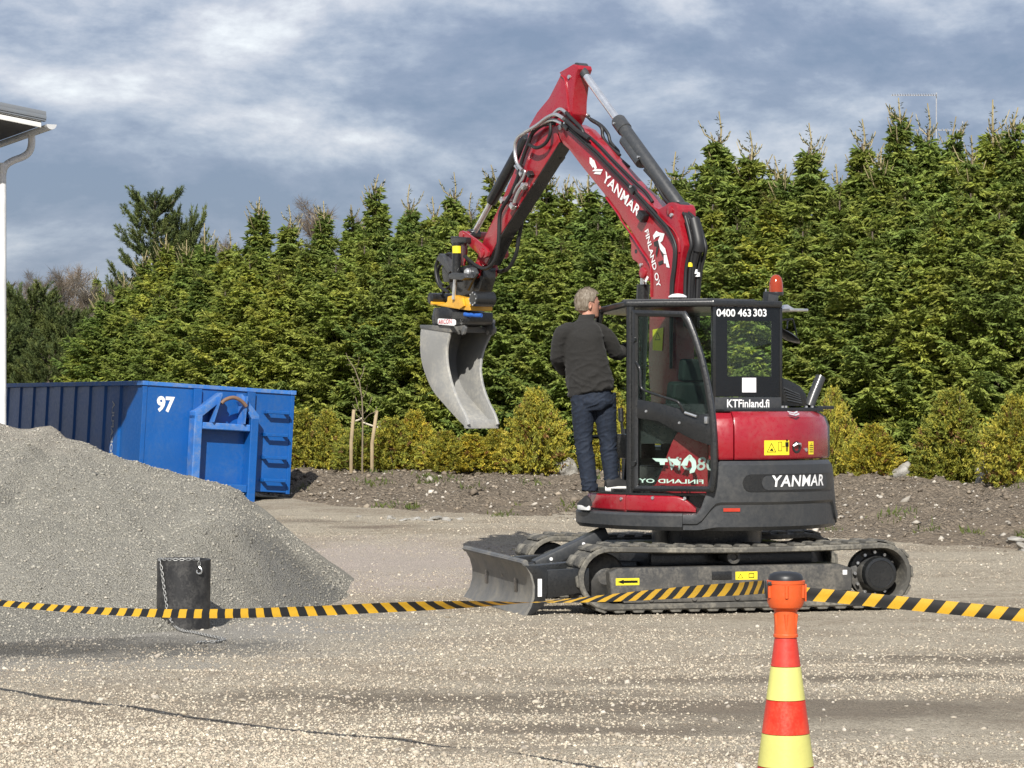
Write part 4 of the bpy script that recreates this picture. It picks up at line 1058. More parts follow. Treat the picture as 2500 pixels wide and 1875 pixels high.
# bucket cylinder in front of the arm
kb, kt = P3(Z1(800, 655), AC), P3(Z1(455, 1285), AC)
ka = (kt - kb).normalized(); kl = (P3(Z1(580, 1058), AC) - kb).length
MB().lathe([(0.045, -0.12), (0.060, -0.10), (0.060, kl - 0.04), (0.054, kl), (0.03, kl)], kb, ka, 20).build('bucket_cylinder', BLACK, EX, smooth=40)
MB().tube([kb + ka * (kl - 0.03), kt], 0.030, 14).build('bucket_cylinder_rod', CHROME, EX, smooth=60)
MB().lathe([(0.05, -0.06), (0.05, 0.06)], kt, (0, 1, 0), 16).build('rod_eye', BLACK, EX)
# red links
lk = [ZD(395, 175), ZD(445, 130), ZD(490, 150), ZD(640, 255), ZD(780, 375), ZD(812, 430), ZD(800, 490), ZD(750, 515), ZD(700, 490), ZD(600, 395), ZD(480, 295), ZD(405, 215)]
for a in (0.035, -0.215): plate('bucket_link', lk, a, a - 0.028, RED, EX, 0.006)
f, z = LP(ZD(722, 445), 0.035); MB().lathe([(0.05, -0.30), (0.05, 0.012), (0.032, 0.02)], (f, 0.035, z), (0, 1, 0), 18).build('pin', RED, EX, smooth=40)
f, z = LP(ZD(440, 190), 0.035); MB().lathe([(0.04, -0.30), (0.04, 0.01)], (f, 0.035, z), (0, 1, 0), 14).build('pin', RED, EX)
lk2 = [ZD(405, 200), ZD(480, 230), ZD(500, 420), ZD(470, 620), ZD(420, 620), ZD(425, 400)]
for a in (-0.005, -0.185): plate('bucket_link', lk2, a, a - 0.025, RED, EX, 0.006)

# ------------------------------------------------ tilting rotator and coupler
def tr(name, px, a0, a1, mat, bevel=0.006): return plate(name, [ZD(*p) for p in px], a0, a1, mat, EX, bevel)
tr('tilt_bracket', [(285, 210), (500, 225), (500, 300), (440, 320), (330, 330), (285, 300)], 0.10, 0.0, BLACK)
cy0, cy1, cy2 = P3(ZD(375, 300), 0.13), P3(ZD(362, 720), 0.13), P3(ZD(330, 1090), 0.13)
tcyl = MB().tube([cy0, cy1], 0.049, 18).build('tilt_cylinder', BLACK, EX, smooth=50)
MB().tube([cy1, cy2], 0.022, 12).build('tilt_rod', CHROME, EX)
ys_ = [P3(ZD(*p), 0.185) for p in ((330, 445), (420, 445), (420, 335), (330, 335))]
rs = []
for zz in (ys_[0].z, ys_[2].z):
    rs.append([Vector((cy0.x + 0.0505 * math.cos(a), 0.13 + 0.0505 * math.sin(a), zz)) for a in np.linspace(R(20), R(200), 9)])
MB().sheet(rs).build('yellow_sticker', SYEL, tcyl, fix=False)
tr('pivot_block', [(420, 640), (560, 600), (640, 650), (740, 640), (740, 800), (690, 960), (640, 1070), (420, 1080), (300, 1000), (250, 850), (280, 720)], -0.01, -0.17, BLACK, 0.015)
tr('side_plate', [(480, 690), (560, 640), (620, 650), (655, 730), (590, 830), (520, 970), (465, 930), (460, 820)], 0.07, 0.04, CHAR)
tr('crosshead', [(255, 740), (300, 715), (470, 730), (490, 790), (440, 825), (280, 810), (250, 780)], 0.19, 0.08, CHAR, 0.012)
tr('guard_plate', [(85, 520), (130, 450), (170, 480), (285, 700), (250, 730), (190, 640)], 0.10, -0.06, CHAR)
tr('guard_plate', [(160, 640), (210, 640), (290, 720), (270, 850), (190, 850), (170, 760)], 0.08, -0.10, BLACK)
f, z = LP(ZD(545, 715), 0.075); MB().lathe([(0.045, 0), (0.045, 0.03), (0.03, 0.045)], (f, 0.075, z), (0, 1, 0), 14).build('swivel_fitting', ZINC, EX)
for i, pth in enumerate((((110, 540), (80, 640), (90, 780), (130, 900), (200, 960), (260, 990)), ((200, 500), (260, 455), (330, 470)), ((150, 600), (110, 700), (120, 830), (180, 900)), ((440, 490), (540, 560), (600, 640)), ((170, 1020), (230, 940), (300, 900)), ((590, 600), (640, 650), (700, 680), (770, 670)))):
    MB().tube(smooth_path([P3(ZD(*p), 0.06 - 0.03 * i) for p in pth], 4), 0.017, 8).build('rotator_hose', HOSE, EX, smooth=60)
yf = tr('rotator_frame', [(0, 1170), (0, 1060), (25, 1130), (70, 1155), (190, 1150), (235, 1120), (240, 1050), (330, 1030), (400, 1050), (470, 1080), (540, 1060), (565, 1130), (570, 1245), (540, 1250), (300, 1215), (100, 1180)], 0.12, -0.15, YEL, 0.012)
MB().box(P3(ZD(440, 1150), 0.135), (0.10, 0.02, 0.09), Matrix.Rotation(R(20), 3, 'Y')).build('frame_rib', YEL, yf, 0.004)
f, z = LP(ZD(640, 1085), 0.14); mo = MB().lathe([(0.078, -0.2), (0.078, 0.03), (0.066, 0.04), (0.03, 0.042)], (f, 0.14, z), (0, 1, 0), 22).build('rotator_motor', BLACK, EX, smooth=35)
for k in range(8):
    a = k * math.pi / 4; MB().cyl((f + 0.062*math.cos(a), 0.165, z + 0.062*math.sin(a)), (f + 0.062*math.cos(a), 0.184, z + 0.062*math.sin(a)), 0.009, n=6).build('bolt', ZINC, mo)
f, z = LP(ZD(60, 1080), 0.06); MB().lathe([(0.06, -0.2), (0.06, 0.05), (0.045, 0.06)], (f, 0.06, z), (0, 1, 0), 18).build('rotator_motor', BLACK, EX, smooth=35)
f, z = LP(ZD(400, 1290), -0.105)
MB().lathe([(0.26, -0.11), (0.28, -0.02), (0.26, 0.06)], (f, -0.105, z), (0, 0, 1), 28).build('rotator', BLACK, EX, smooth=35)
tr('quick_coupler', [(40, 1250), (330, 1260), (520, 1270), (520, 1400), (490, 1440), (300, 1470), (30, 1450), (20, 1340)], 0.10, -0.22, BLACK, 0.012)
for k, x in enumerate((520, 600, 670)):
    p0_, p1_ = P3(ZD(x - 40, 1300 + 8*k), 0.11), P3(ZD(x + 50, 1315), 0.08); MB().tube([p0_, p1_], 0.022, 10).build('hydraulic_fitting', BLUE, EX)
sg = [LP(ZD(*p), 0.21) for p in ((105, 1375), (120, 1358), (335, 1372), (352, 1390), (352, 1445), (335, 1462), (120, 1445), (105, 1430))]
MB().prism(sg, lambda u, v, tt: Vector((u, tt, v)), 0.20, 0.21).build('maker_plate', WHT, EX, 0.002)
s0, s1 = LP(ZD(118, 1437), 0.212), LP(ZD(300, 1440), 0.212)
REDL = plain('red_vinyl', (0.5, 0.02, 0.03), 0.5)
lettering('plate_lettering', 'ARCON', REDL, EX, lambda u, v: Vector((s0[0] - u, 0.2125, s0[1] + v)), width=s0[0]-s1[0], height=LP(ZD(118, 1388), 0.212)[1] - s0[1] + 0.01, bold=0.005)

# ------------------------------------------------ bucket (opening towards the machine)
BN, BF = 0.17, -0.38
_zt, _zb = LP(Z2(85, 812), 0.17)[1], LP(Z2(408, 1553), 0.17)[1]
def bfar(z): return 0.17 - 0.55 * float(np.interp((_zt - z) / (_zt - _zb), [0, .1, .3, .45, .6, 1.0], [1.0, .95, .83, .75, .715, .68]))
back = [LP(Z2(*p), BN) for p in ((85, 812), (77, 900), (80, 1030), (108, 1150), (165, 1280), (250, 1385), (345, 1490), (408, 1553))]
mouth = [LP(Z2(*p), BN) for p in ((290, 828), (285, 880), (266, 980), (271, 1100), (303, 1240), (352, 1370), (398, 1455), (425, 1530))]
bk = MB(); N = 6
def dens_(c, k=4): 
    q = smooth_path([Vector((f, 0, z)) for f, z in c], k); return [(p.x, p.z) for p in q]
Bd, Md = dens_(back), dens_(mouth)
rings = []
for i, (f, z) in enumerate(Bd):
    nx = Vector((Bd[min(i+1, len(Bd)-1)][0] - Bd[max(i-1, 0)][0], Bd[min(i+1, len(Bd)-1)][1] - Bd[max(i-1, 0)][1])).normalized()
    nn = Vector((nx.y, -nx.x)); nn = nn if nn.x < 0 else -nn     # towards the opening
    fa = bfar(z); rings.append([Vector((f, BN, z)), Vector((f, fa, z)), Vector((f + nn.x*0.02, fa, z + nn.y*0.02)), Vector((f + nn.x*0.02, BN, z + nn.y*0.02))])
bucket = bk.loft(rings).build('bucket', STEEL, EX)
for a0, a1 in ((BN, BN - 0.02), (BF + 0.02, BF)):
    MB().prism([(f - 0.004, z) for f, z in Bd[1:-1]] + Md[::-1], (lambda u, v, tt: Vector((u, tt if tt > -0.1 else tt + bfar(v) - BF, v))), a0 + 0.003, a1 - 0.003).build('side_plate', STEEL, bucket, 0.003)
    MB().tube([Vector((f, (a0 + a1) / 2 if a0 > 0 else bfar(z) + 0.01, z)) for f, z in Md], 0.015, 6).build('side_edge', STEEL, bucket)
lipf = [Bd[-2], Bd[-1], (Md[-1][0] - 0.30, Bd[-1][1] - 0.004), (Md[-1][0] - 0.32, Bd[-1][1] + 0.022), (Md[-1][0], Bd[-1][1] + 0.03)]
_zbf = bfar(_zb) - 0.012
l0, l1 = LP(Z2(408, 1556), BN), LP(Z2(425, 1525), BN)
MB().add([Vector(p) for p in ((l0[0] + 0.02, BN + 0.012, l0[1]), (l0[0] + 0.02, _zbf, l0[1]), (l0[0] - 0.02, _zbf, l0[1] - 0.004), (l0[0] - 0.02, BN + 0.012, l0[1] - 0.004),
                                (l1[0] + 0.06, BN + 0.012, l1[1] + 0.045), (l1[0] + 0.06, _zbf, l1[1] + 0.045), (l1[0] + 0.03, _zbf, l1[1] + 0.045), (l1[0] + 0.03, BN + 0.012, l1[1] + 0.045))],
         [(0,1,2,3), (4,7,6,5), (0,4,5,1), (1,5,6,2), (2,6,7,3), (3,7,4,0)]).build('cutting_edge', STEEL, bucket, 0.003)
# top of the bucket with its two hanger ears
tp = [(Bd[0][0] + 0.01, Bd[0][1] - 0.03), (Bd[0][0] + 0.01, Bd[0][1] + 0.005), (Md[0][0] - 0.03, Md[0][1] + 0.012), (Md[0][0] - 0.03, Md[0][1] - 0.05), (Md[0][0], Md[0][1] - 0.05)]
MB().prism(tp, lambda u, v, tt: Vector((u, tt, v)), BN + 0.012, BF - 0.012).build('bucket_top', BLADE, bucket, 0.003)
earp = [ZD(330, 1400), ZD(400, 1335), ZD(440, 1330), ZD(470, 1400), ZD(488, 1490), ZD(470, 1570), ZD(440, 1592), ZD(430, 1530), ZD(400, 1520), ZD(390, 1580), ZD(330, 1560)]
for a in (0.09, -0.26):
    MB().prism([LP(p, 0.09) for p in earp], lambda u, v, tt: Vector((u, tt, v)), a, a - 0.03).build('hanger_ear', BLADE, bucket, 0.004)
MB().cyl((LP(ZD(450, 1400), 0.09)[0], 0.1, LP(ZD(450, 1400), 0.09)[1]), (LP(ZD(450, 1400), 0.09)[0], -0.3, LP(ZD(450, 1400), 0.09)[1]), 0.03, n=14).build('bucket_pin', STEEL, bucket)

# ------------------------------------------------ pipes and hoses
def run(name, pts, a, r, mat, n=5):
    P = [P3(p, a) if not isinstance(p, Vector) else p for p in pts]
    return MB().tube(smooth_path(P, n), r, 8).build(name, mat, EX, smooth=60)
for k, (a, off) in enumerate(((0.024, 0), (0.03, 26))):
    run('boom_pipe', [ZA(215 + off, 1030 - off*.4), ZA(330 + off, 1110 - off), ZA(560 + off, 1320 - off), ZA(760 + off, 1500 - off), ZB(0 + off, 520 - off), ZB(450 + off, 975 - off), ZB(900 + off, 1480 - off), ZC(800 + off, 370 - off*.5), ZC(905 + off, 560), ZC(935 + off, 720), ZC(915 + off, 1000), ZC(880 + off, 1360), (1638, 900)], a, 0.014, HOSE, 4)
run('boom_pipe', [ZA(300, 990), ZA(600, 1180), ZA(800, 1350), ZB(100, 420), ZB(400, 720), ZB(560, 880), ZB(700, 1010), ZB(820, 1180)], -0.03, 0.016, HOSE)
for k, (x, y) in enumerate(((290, 1050), (470, 950))):
    p = P3(ZA(x, y), 0.03) if k == 0 else P3(ZB(470, 965), 0.035)
    MB().box(p, (0.05, 0.05, 0.09), Matrix.Rotation(R(45), 3, 'Y')).build('pipe_clamp', BLACK, EX, 0.006)
    MB().cyl(p + Vector((0, 0.02, 0.03)), p + Vector((0, 0.035, 0.03)), 0.012, n=8).build('bolt', ZINC, EX)
# bundle down the back of the boom
edge = [ZB(560, 600), ZB(720, 800), ZB(860, 1080), ZB(1010, 1230), ZC(1020, 200), ZC(1070, 400), ZC(1120, 640), ZC(1090, 800), ZC(1055, 1000), ZC(1030, 1340), (1660, 800)]
for k, a in enumerate(np.linspace(-0.03, -0.19, 6)):
    e = [LP(p, 0.0) for p in edge]
    P = [Vector((f - 0.035 + 0.012 * math.sin(k * 2.1 + i), a, z + 0.01 * math.cos(k * 1.7))) for i, (f, z) in enumerate(e)]
    run('boom_hose', P[(0 if k in (1, 2, 3) else 4):], 0, 0.018 if k != 2 else 0.03, HOSE, 4)
P = [Vector((LP(p, 0.0)[0] - 0.06, -0.105, LP(p, 0.0)[1])) for p in (ZC(1030, 230), ZC(1075, 420), ZC(1110, 600), ZC(1100, 720))]
MB().tube(smooth_path(P, 4), 0.055, 12).build('hose_sleeve', HOSE, EX, smooth=60)
for i_, (mt, p) in enumerate(((SYEL, ZC(1178, 935)), (REDS, ZC(1228, 893)), (WHT, ZC(1208, 1040)), (WHT, ZC(1160, 1085)))):
    fz = LP(ZC(1040, (p[1] - 500) * 6.383), 0.0)
    MB().cyl((fz[0] - 0.06, -0.06 - 0.028 * i_, fz[1] - 0.02), (fz[0] - 0.06, -0.06 - 0.028 * i_, fz[1] + 0.02), 0.024, n=10).build('hose_mark', mt, EX)
# far-side hoses at the top of the boom
run('boom_hose', [ZA(540, 870), ZA(620, 890), ZA(700, 960), ZA(800, 1020), ZA(860, 1090), ZA(880, 1230), ZA(980, 1370), ZA(1150, 1520), ZB(150, 330), ZB(400, 560)], -0.20, 0.017, HOSE)
run('boom_hose', [ZA(690, 940), ZA(850, 1040), ZA(960, 1180), ZA(1000, 1310), ZA(1120, 1450), ZB(200, 330)], -0.24, 0.017, HOSE)
run('hose_end', [ZA(530, 860), ZA(590, 850), ZA(640, 890)], -0.20, 0.022, ZINC)
# bright pipes over the knuckle, black hoses on the arm
run('knuckle_pipe', [Z1(1085, 500), Z1(1020, 475), Z1(950, 495), Z1(860, 545), Z1(785, 585), Z1(752, 640), Z1(750, 720), Z1(768, 790), Z1(800, 832)], 0.05, 0.019, ZINC)
run('knuckle_pipe', [Z1(1095, 465), Z1(1040, 435), Z1(980, 455), Z1(900, 515), Z1(820, 560)], 0.08, 0.019, ZINC)
run('knuckle_pipe', [ZA(290, 850), ZA(230, 790), ZA(170, 775), ZA(110, 820), ZA(60, 870), ZA(-60, 940)], 0.02, 0.019, ZINC)
run('knuckle_hose', [ZA(280, 830), ZA(360, 920), ZA(520, 1080), ZA(560, 1170)], 0.02, 0.02, HOSE)
run('knuckle_hose', [ZA(200, 900), ZA(330, 1000), ZA(450, 1110), ZA(650, 1250)], 0.05, 0.022, HOSE)
run('arm_hose', [Z1(1030, 500), Z1(960, 505), Z1(880, 560), Z1(840, 650), Z1(800, 760), Z1(770, 880), Z1(720, 1000), Z1(665, 1090), Z1(640, 1160), Z1(632, 1330), Z1(605, 1470), Z1(540, 1530), Z1(460, 1500), Z1(390, 1440)], 0.03, 0.020, HOSE)
run('arm_hose', [Z1(1000, 500), Z1(1000, 570), Z1(965, 640), Z1(905, 672), Z1(850, 650)], 0.06, 0.018, HOSE)
run('arm_pipe', [Z1(750, 800), Z1(780, 830), Z1(820, 840), Z1(800, 900), Z1(760, 950), Z1(735, 990), Z1(690, 1030)], 0.02, 0.016, ZINC)
run('arm_pipe', [Z1(830, 930), Z1(790, 960), Z1(755, 1030), Z1(745, 1060)], 0.03, 0.020, ZINC)
for x, y in ((858, 860), (800, 850), (735, 1085), (665, 1045), (815, 945)):
    MB().box(P3(Z1(x, y), 0.015), (0.06, 0.06, 0.05), Matrix.Rotation(R(-50), 3, 'Y')).build('pipe_fitting', ZINC if x != 858 else BLACK, EX, 0.006)
run('arm_hose', [Z1(800, 1200), Z1(775, 1320), Z1(755, 1430), Z1(700, 1530), Z1(620, 1555)], -0.22, 0.020, HOSE)

# ------------------------------------------------ lettering on the boom
def BP(off): return lambda u, v: Vector((u, A_N + off, v))
def along(p, q, name, s, h, mat, off=0.006, **kw):
    f0, z0 = LP(p, A_N); f1, z1 = LP(q, A_N); d = Vector((f1 - f0, z1 - z0)); L = d.length; d.normalize(); n = Vector((d.y, -d.x))
    n = Vector((d.y, -d.x)) if kw.pop('side', 1) > 0 else Vector((-d.y, d.x))
    return lettering(name, s, mat, boom, lambda u, v: Vector((f0 + d.x*u + n.x*v, A_N + off, z0 + d.y*u + n.y*v)), width=L, height=h, **kw)
along(Z1(1372, 905), Z1(1622, 1165), 'boom_lettering', 'YANMAR', 0.105, WHT, bold=0.022, shear=0.05, side=1, spacing=1.06)
along(ZC(478, 410), ZC(672, 1300), 'boom_lettering', 'FINLAND OY', 0.062, WHT, bold=0.02, side=1)
flat('boom_emblem', [[LP(ZC(*p), A_N) for p in q] for q in ([(610, 480), (660, 405), (700, 430), (790, 450), (778, 500), (715, 480), (650, 510), (625, 545)], [(778, 490), (760, 560), (722, 590), (690, 556), (720, 480)], [(690, 556), (722, 590), (800, 680), (822, 775), (775, 765), (720, 690)], [(778, 780), (825, 780), (870, 982), (820, 970), (812, 915), (780, 912)])], WHT, boom, BP(0.0065))
flat('boom_emblem', [[LP(ZC(*p), A_N) for p in q] for q in ([(618, 580), (690, 552), (702, 640), (665, 830), (648, 760), (668, 640), (630, 645)], [(700, 640), (770, 780), (772, 840), (740, 760)], [(688, 890), (765, 860), (772, 908), (698, 948)])], GLOSS, boom, BP(0.0063))
flat('boom_chevron', [[LP(Z1(*p), A_N) for p in q] for q in ([(1283, 740), (1300, 745), (1318, 800), (1306, 815), (1283, 780)], [(1305, 752), (1318, 765), (1335, 815), (1322, 828), (1315, 815)])], WHT, boom, BP(0.0065))
flat('boom_chevron', [[LP(Z1(*p), A_N) for p in q] for q in ([(1300, 838), (1320, 822), (1378, 825), (1372, 838)], [(1310, 856), (1326, 842), (1370, 842), (1360, 862)])], WHT, boom, BP(0.0065))
sy = [LP(Z3(*p), A_N + 0.004) for p in ((762, 505), (762, 375), (830, 362), (822, 510))]
flat('warning_sticker', [sy], SYEL, boom, BP(0.0065)); cz_ = (sum(p[0] for p in sy)/4, sum(p[1] for p in sy)/4)
flat('sticker_print', tri(cz_[0], cz_[1] + 0.02, 0.05, 0.01), GLOSS, boom, BP(0.0085))

# ================================================================ undercarriage
REL = Matrix.Rotation(R(194) - ROT, 4, 'Z')
HL, RT = 1.54, 0.275            # half length, outer radius of the belt at the ends
ZC0 = RT + 0.03
def belt_loop(n_arc=14, n_run=26):
    pts = []                    # (x, z, tangent angle) clockwise seen from the near side: top run front->rear
    xf, xr = HL - RT - 0.02, -(HL - RT - 0.02)
    for k in range(n_run): 
        s = k / n_run; pts.append((xf + (xr - xf) * s, ZC0 + RT - 0.022 * math.sin(math.pi * s)))
    for k in range(n_arc): a = math.pi/2 + math.pi * k / n_arc; pts.append((xr + RT * math.cos(a), ZC0 + RT * math.sin(a)))
    for k in range(n_run): 
        s = k / n_run; pts.append((xr + (xf - xr) * s, ZC0 - RT + (0.03 * max(0, (s - 0.86) / 0.14) if False else 0)))
    for k in range(n_arc): a = -math.pi/2 + math.pi * k / n_arc; pts.append((xf + RT * math.cos(a), ZC0 + RT * math.sin(a)))
    return pts
LOOP = belt_loop()
lugm = MB()
lw = 0.215
for s in (-1, 1):
    pts = [(-0.056, 0.0), (0.056, 0.0), (0.042, 0.022), (-0.042, 0.022)]
    sk = 0.03
    lugm.add([(x + (sk if yy > 0 else 0) * 0, yy * s, z) for yy in (0.01, lw) for x, z in pts], [(0,1,2,3), (7,6,5,4), (0,4,5,1), (1,5,6,2), (2,6,7,3), (3,7,4,0)])
lug_mesh = lugm.mesh('track_lug', RUBBER, 0.004, 1)
def make_track(side):
    y0, y1 = (0.685, 1.135) if side > 0 else (-1.135, -0.685)
    n = len(LOOP); vs, fs = [], []
    prof = [(0.0, y0 + 0.012), (0.0, y1 - 0.012), (-0.012, y1), (-0.042, y1), (-0.052, y1 - 0.03), (-0.052, y0 + 0.03), (-0.042, y0), (-0.012, y0)]
    for i, (x, z) in enumerate(LOOP):
        a, b = LOOP[i-1], LOOP[(i+1) % n]; d = Vector((b[0]-a[0], b[1]-a[1])).normalized(); nn = Vector((d.y, -d.x))
        if nn.dot(Vector((x, z - ZC0))) < 0 and abs(x) > 1.2: nn = -nn
        nn = Vector((d.y, -d.x))
        vs += [(x + nn.x*o, yy, z + nn.y*o) for o, yy in prof]
    m = len(prof)
    for i in range(n):
        j = (i+1) % n
        for k in range(m): fs.append((i*m + k, i*m + (k+1) % m, j*m + (k+1) % m, j*m + k))
    tk = MB(REL).add(vs, fs).build('track', RUBBER, EX, smooth=40)
    # moulded lugs round the belt, one object each
    seglen = [0.0]
    for i in range(n): a, b = LOOP[i], LOOP[(i+1) % n]; seglen.append(seglen[-1] + math.hypot(b[0]-a[0], b[1]-a[1]))
    total = seglen[-1]; cnt = 40
    for k in range(cnt):
        s = (k + 0.3) * total / cnt
        i = max(j for j in range(n) if seglen[j] <= s); a, b = LOOP[i], LOOP[(i+1) % n]
        q = (s - seglen[i]) / (seglen[i+1] - seglen[i]); d = Vector((b[0]-a[0], b[1]-a[1])).normalized()
        M = Matrix(((d.x, 0, d.y, a[0] + (b[0]-a[0])*q), (0, 1, 0, (y0+y1)/2), (d.y, 0, -d.x, a[1] + (b[1]-a[1])*q), (0, 0, 0, 1)))
        M[0][2], M[2][2] = d.y, -d.x
        o = link('track_lug', lug_mesh, tk); o.matrix_basis = REL @ M
    yo = y1 if side > 0 else y0; si = side
    def Y(v): return v * si
    # frame, wheels and rollers of this side
    fr = MB(REL)
    fr.prism([(-0.98, 0.16), (1.22, 0.14), (1.24, 0.36), (1.16, 0.39), (-0.86, 0.40), (-0.98, 0.36)], lambda u, v, tt: (u, tt, v), Y(0.76), Y(1.09))
    fr = fr.build('track_frame', FRAME, EX, 0.02, 3)
    MB(REL).prism([(-1.02, 0.09), (1.1, 0.09), (1.14, 0.15), (-1.02, 0.155)], lambda u, v, tt: (u, tt, v), Y(1.02), Y(1.075)).build('lower_rail', FRAME, fr, 0.006)
    idl = MB(REL).lathe([(0.10, -0.13), (0.20, -0.12), (0.21, -0.03), (0.19, 0.0), (0.10, 0.03), (0.06, 0.07)], (HL - RT - 0.02, Y(0.91), ZC0), (0, si, 0), 28).build('idler_wheel', FRAME, EX, smooth=40)
    spr = MB(REL).lathe([(0.12, -0.2), (0.215, -0.10), (0.215, -0.02), (0.16, 0.0), (0.155, 0.10)], (-(HL - RT - 0.03), Y(0.95), ZC0), (0, si, 0), 30).build('drive_sprocket', FRAME, EX, smooth=40)
    MB(REL).lathe([(0.152, -0.05), (0.155, 0.05), (0.145, 0.068), (0.12, 0.072), (0.115, 0.066), (0.03, 0.066)], (-(HL - RT - 0.03), Y(1.05), ZC0), (0, si, 0), 32).build('motor_cover', BLACK, spr, smooth=35)
    for k in range(12):
        a = k * math.pi / 6; c = (-(HL - RT - 0.03) + 0.185 * math.cos(a), ZC0 + 0.185 * math.sin(a))
        MB(REL).cyl((c[0], Y(0.95), c[1]), (c[0], Y(0.985), c[1]), 0.014, n=8).build('bolt', ZINC, spr)
    for x in (0.86, 0.47, 0.08, -0.31, -0.70):
        rl = MB(REL).lathe([(0.085, -0.12), (0.085, -0.06), (0.065, -0.05), (0.065, 0.05), (0.085, 0.06), (0.085, 0.10), (0.045, 0.125)], (x, Y(0.94), 0.125), (0, si, 0), 20).build('track_roller', FRAME, EX, smooth=40)
        MB(REL).cyl((x, Y(1.06), 0.122), (x, Y(1.088), 0.122), 0.03, 0.024, 10).build('roller_cap', FRAME, rl)
    MB(REL).lathe([(0.06, -0.14), (0.06, 0.12), (0.035, 0.125), (0.03, 0.10)], (0.10, Y(0.93), 0.47), (0, si, 0), 20).build('top_roller', FRAME, EX, smooth=40)
    if si > 0:
        def fs_(x0, x1, z0, z1, mat, name, dy=0.002): 
            return MB(REL).prism([(x0, z0), (x1, z0), (x1, z1), (x0, z1)], lambda u, v, tt: (u, tt, v), 1.09 + dy - 0.001, 1.09 + dy).build(name, mat, fr)
        fs_(0.97, 1.18, 0.245, 0.305, SYEL, 'arrow_sticker')
        ar = MB(REL).prism([(0.985, 0.265), (1.11, 0.265), (1.11, 0.256), (1.165, 0.275), (1.11, 0.294), (1.11, 0.285), (0.985, 0.285)], lambda u, v, tt: (u, tt, v), 1.0935, 1.0945).build('sticker_print', GLOSS, fr)
        fs_(-0.10, 0.10, 0.275, 0.345, SYEL, 'warning_sticker')
        pr = MB(REL)
        for q in tri(0.055, 0.302, 0.026, 0.006): pr.prism(q, lambda u, v, tt: (u, tt, v), 1.0935, 1.0945)
        for q in ([(-0.07, 0.29), (-0.02, 0.29), (-0.02, 0.295), (-0.07, 0.295)], [(-0.07, 0.325), (-0.02, 0.325), (-0.02, 0.33), (-0.07, 0.33)], [(-0.07, 0.295), (-0.065, 0.295), (-0.065, 0.325), (-0.07, 0.325)], [(-0.025, 0.295), (-0.02, 0.295), (-0.02, 0.325), (-0.025, 0.325)]): pr.prism(q, lambda u, v, tt: (u, tt, v), 1.0935, 1.0945)
        pr.build('sticker_print', GLOSS, fr)
        fs_(-0.93, -0.89, 0.305, 0.345, WHT, 'white_sticker')
        MB(REL).box((0.225, 1.092, 0.315), (0.18, 0.012, 0.07)).build('grease_hatch', BLACK, fr, 0.004)
make_track(1); make_track(-1)
MB(REL).prism([(-0.75, -0.72), (0.75, -0.72), (0.95, -0.4), (0.95, 0.4), (0.75, 0.72), (-0.75, 0.72)], lambda u, v, z: (u, v, z), 0.28, 0.54).build('centre_frame', BLACK, EX, 0.03)
# dozer blade
bp_ = [(2.03, 0.455), (1.99, 0.43), (1.95, 0.36), (1.925, 0.27), (1.925, 0.18), (1.95, 0.09), (1.995, 0.02), (2.01, 0.0)]
rings = []
for x, z in bp_: rings.append([(x, 1.13, z), (x, -1.13, z), (x - 0.03, -1.13, z + (0.008 if z > .4 else 0)), (x - 0.03, 1.13, z + (0.008 if z > .4 else 0))])
bl_o = MB(REL).loft([[Vector(p) for p in r] for r in rings]).build('dozer_blade', BLADE, EX)
MB(REL).tube([(1.99, 1.125, 0.452), (1.99, -1.125, 0.452)], 0.028, 10).build('blade_rim', BLADE, bl_o)
for s in (1, -1):
    MB(REL).prism([(1.99, 0.43), (1.93, 0.35), (1.905, 0.25), (1.91, 0.15), (1.94, 0.07), (1.98, 0.0), (1.955, 0.0), (1.83, 0.08), (1.80, 0.2), (1.80, 0.40), (1.85, 0.43)], lambda u, v, tt: (u, tt, v), 1.135 * s, 1.10 * s).build('end_plate', BLACK, bl_o, 0.003)
    MB(REL).prism([(1.93, 0.12), (1.93, 0.40), (1.75, 0.40), (1.2, 0.44), (0.85, 0.42), (0.85, 0.25), (1.3, 0.2)], lambda u, v, tt: (u, tt, v), 0.62 * s, 0.48 * s).build('push_arm', BLACK, EX, 0.012)
MB(REL).prism([(1.80, 0.14), (1.80, 0.385), (1.42, 0.40), (1.42, 0.20)], lambda u, v, tt: (u, tt, v), 1.10, 1.06).build('blade_stay', BLACK, bl_o, 0.004)
MB(REL).box((1.865, 1.138, 0.24), (0.035, 0.004, 0.15)).build('white_label', WHT, bl_o)
rot = Matrix.Rotation(R(24), 3, 'Y')
MB(REL).box((1.30, 0.05, 0.50), (0.72, 0.17, 0.11), rot).build('blade_cylinder_cover', CHAR, EX, 0.02)
MB(REL).tube([(1.62, 0.05, 0.36), (1.92, 0.05, 0.25)], 0.045, 12).build('blade_cylinder', BLACK, EX)
for x, z in ((1.50, 0.40), (1.2, 0.53)): MB(REL).cyl((x, 0.13, z + .02), (x, 0.142, z + .02), 0.016, n=8).build('bolt', WHT, EX)
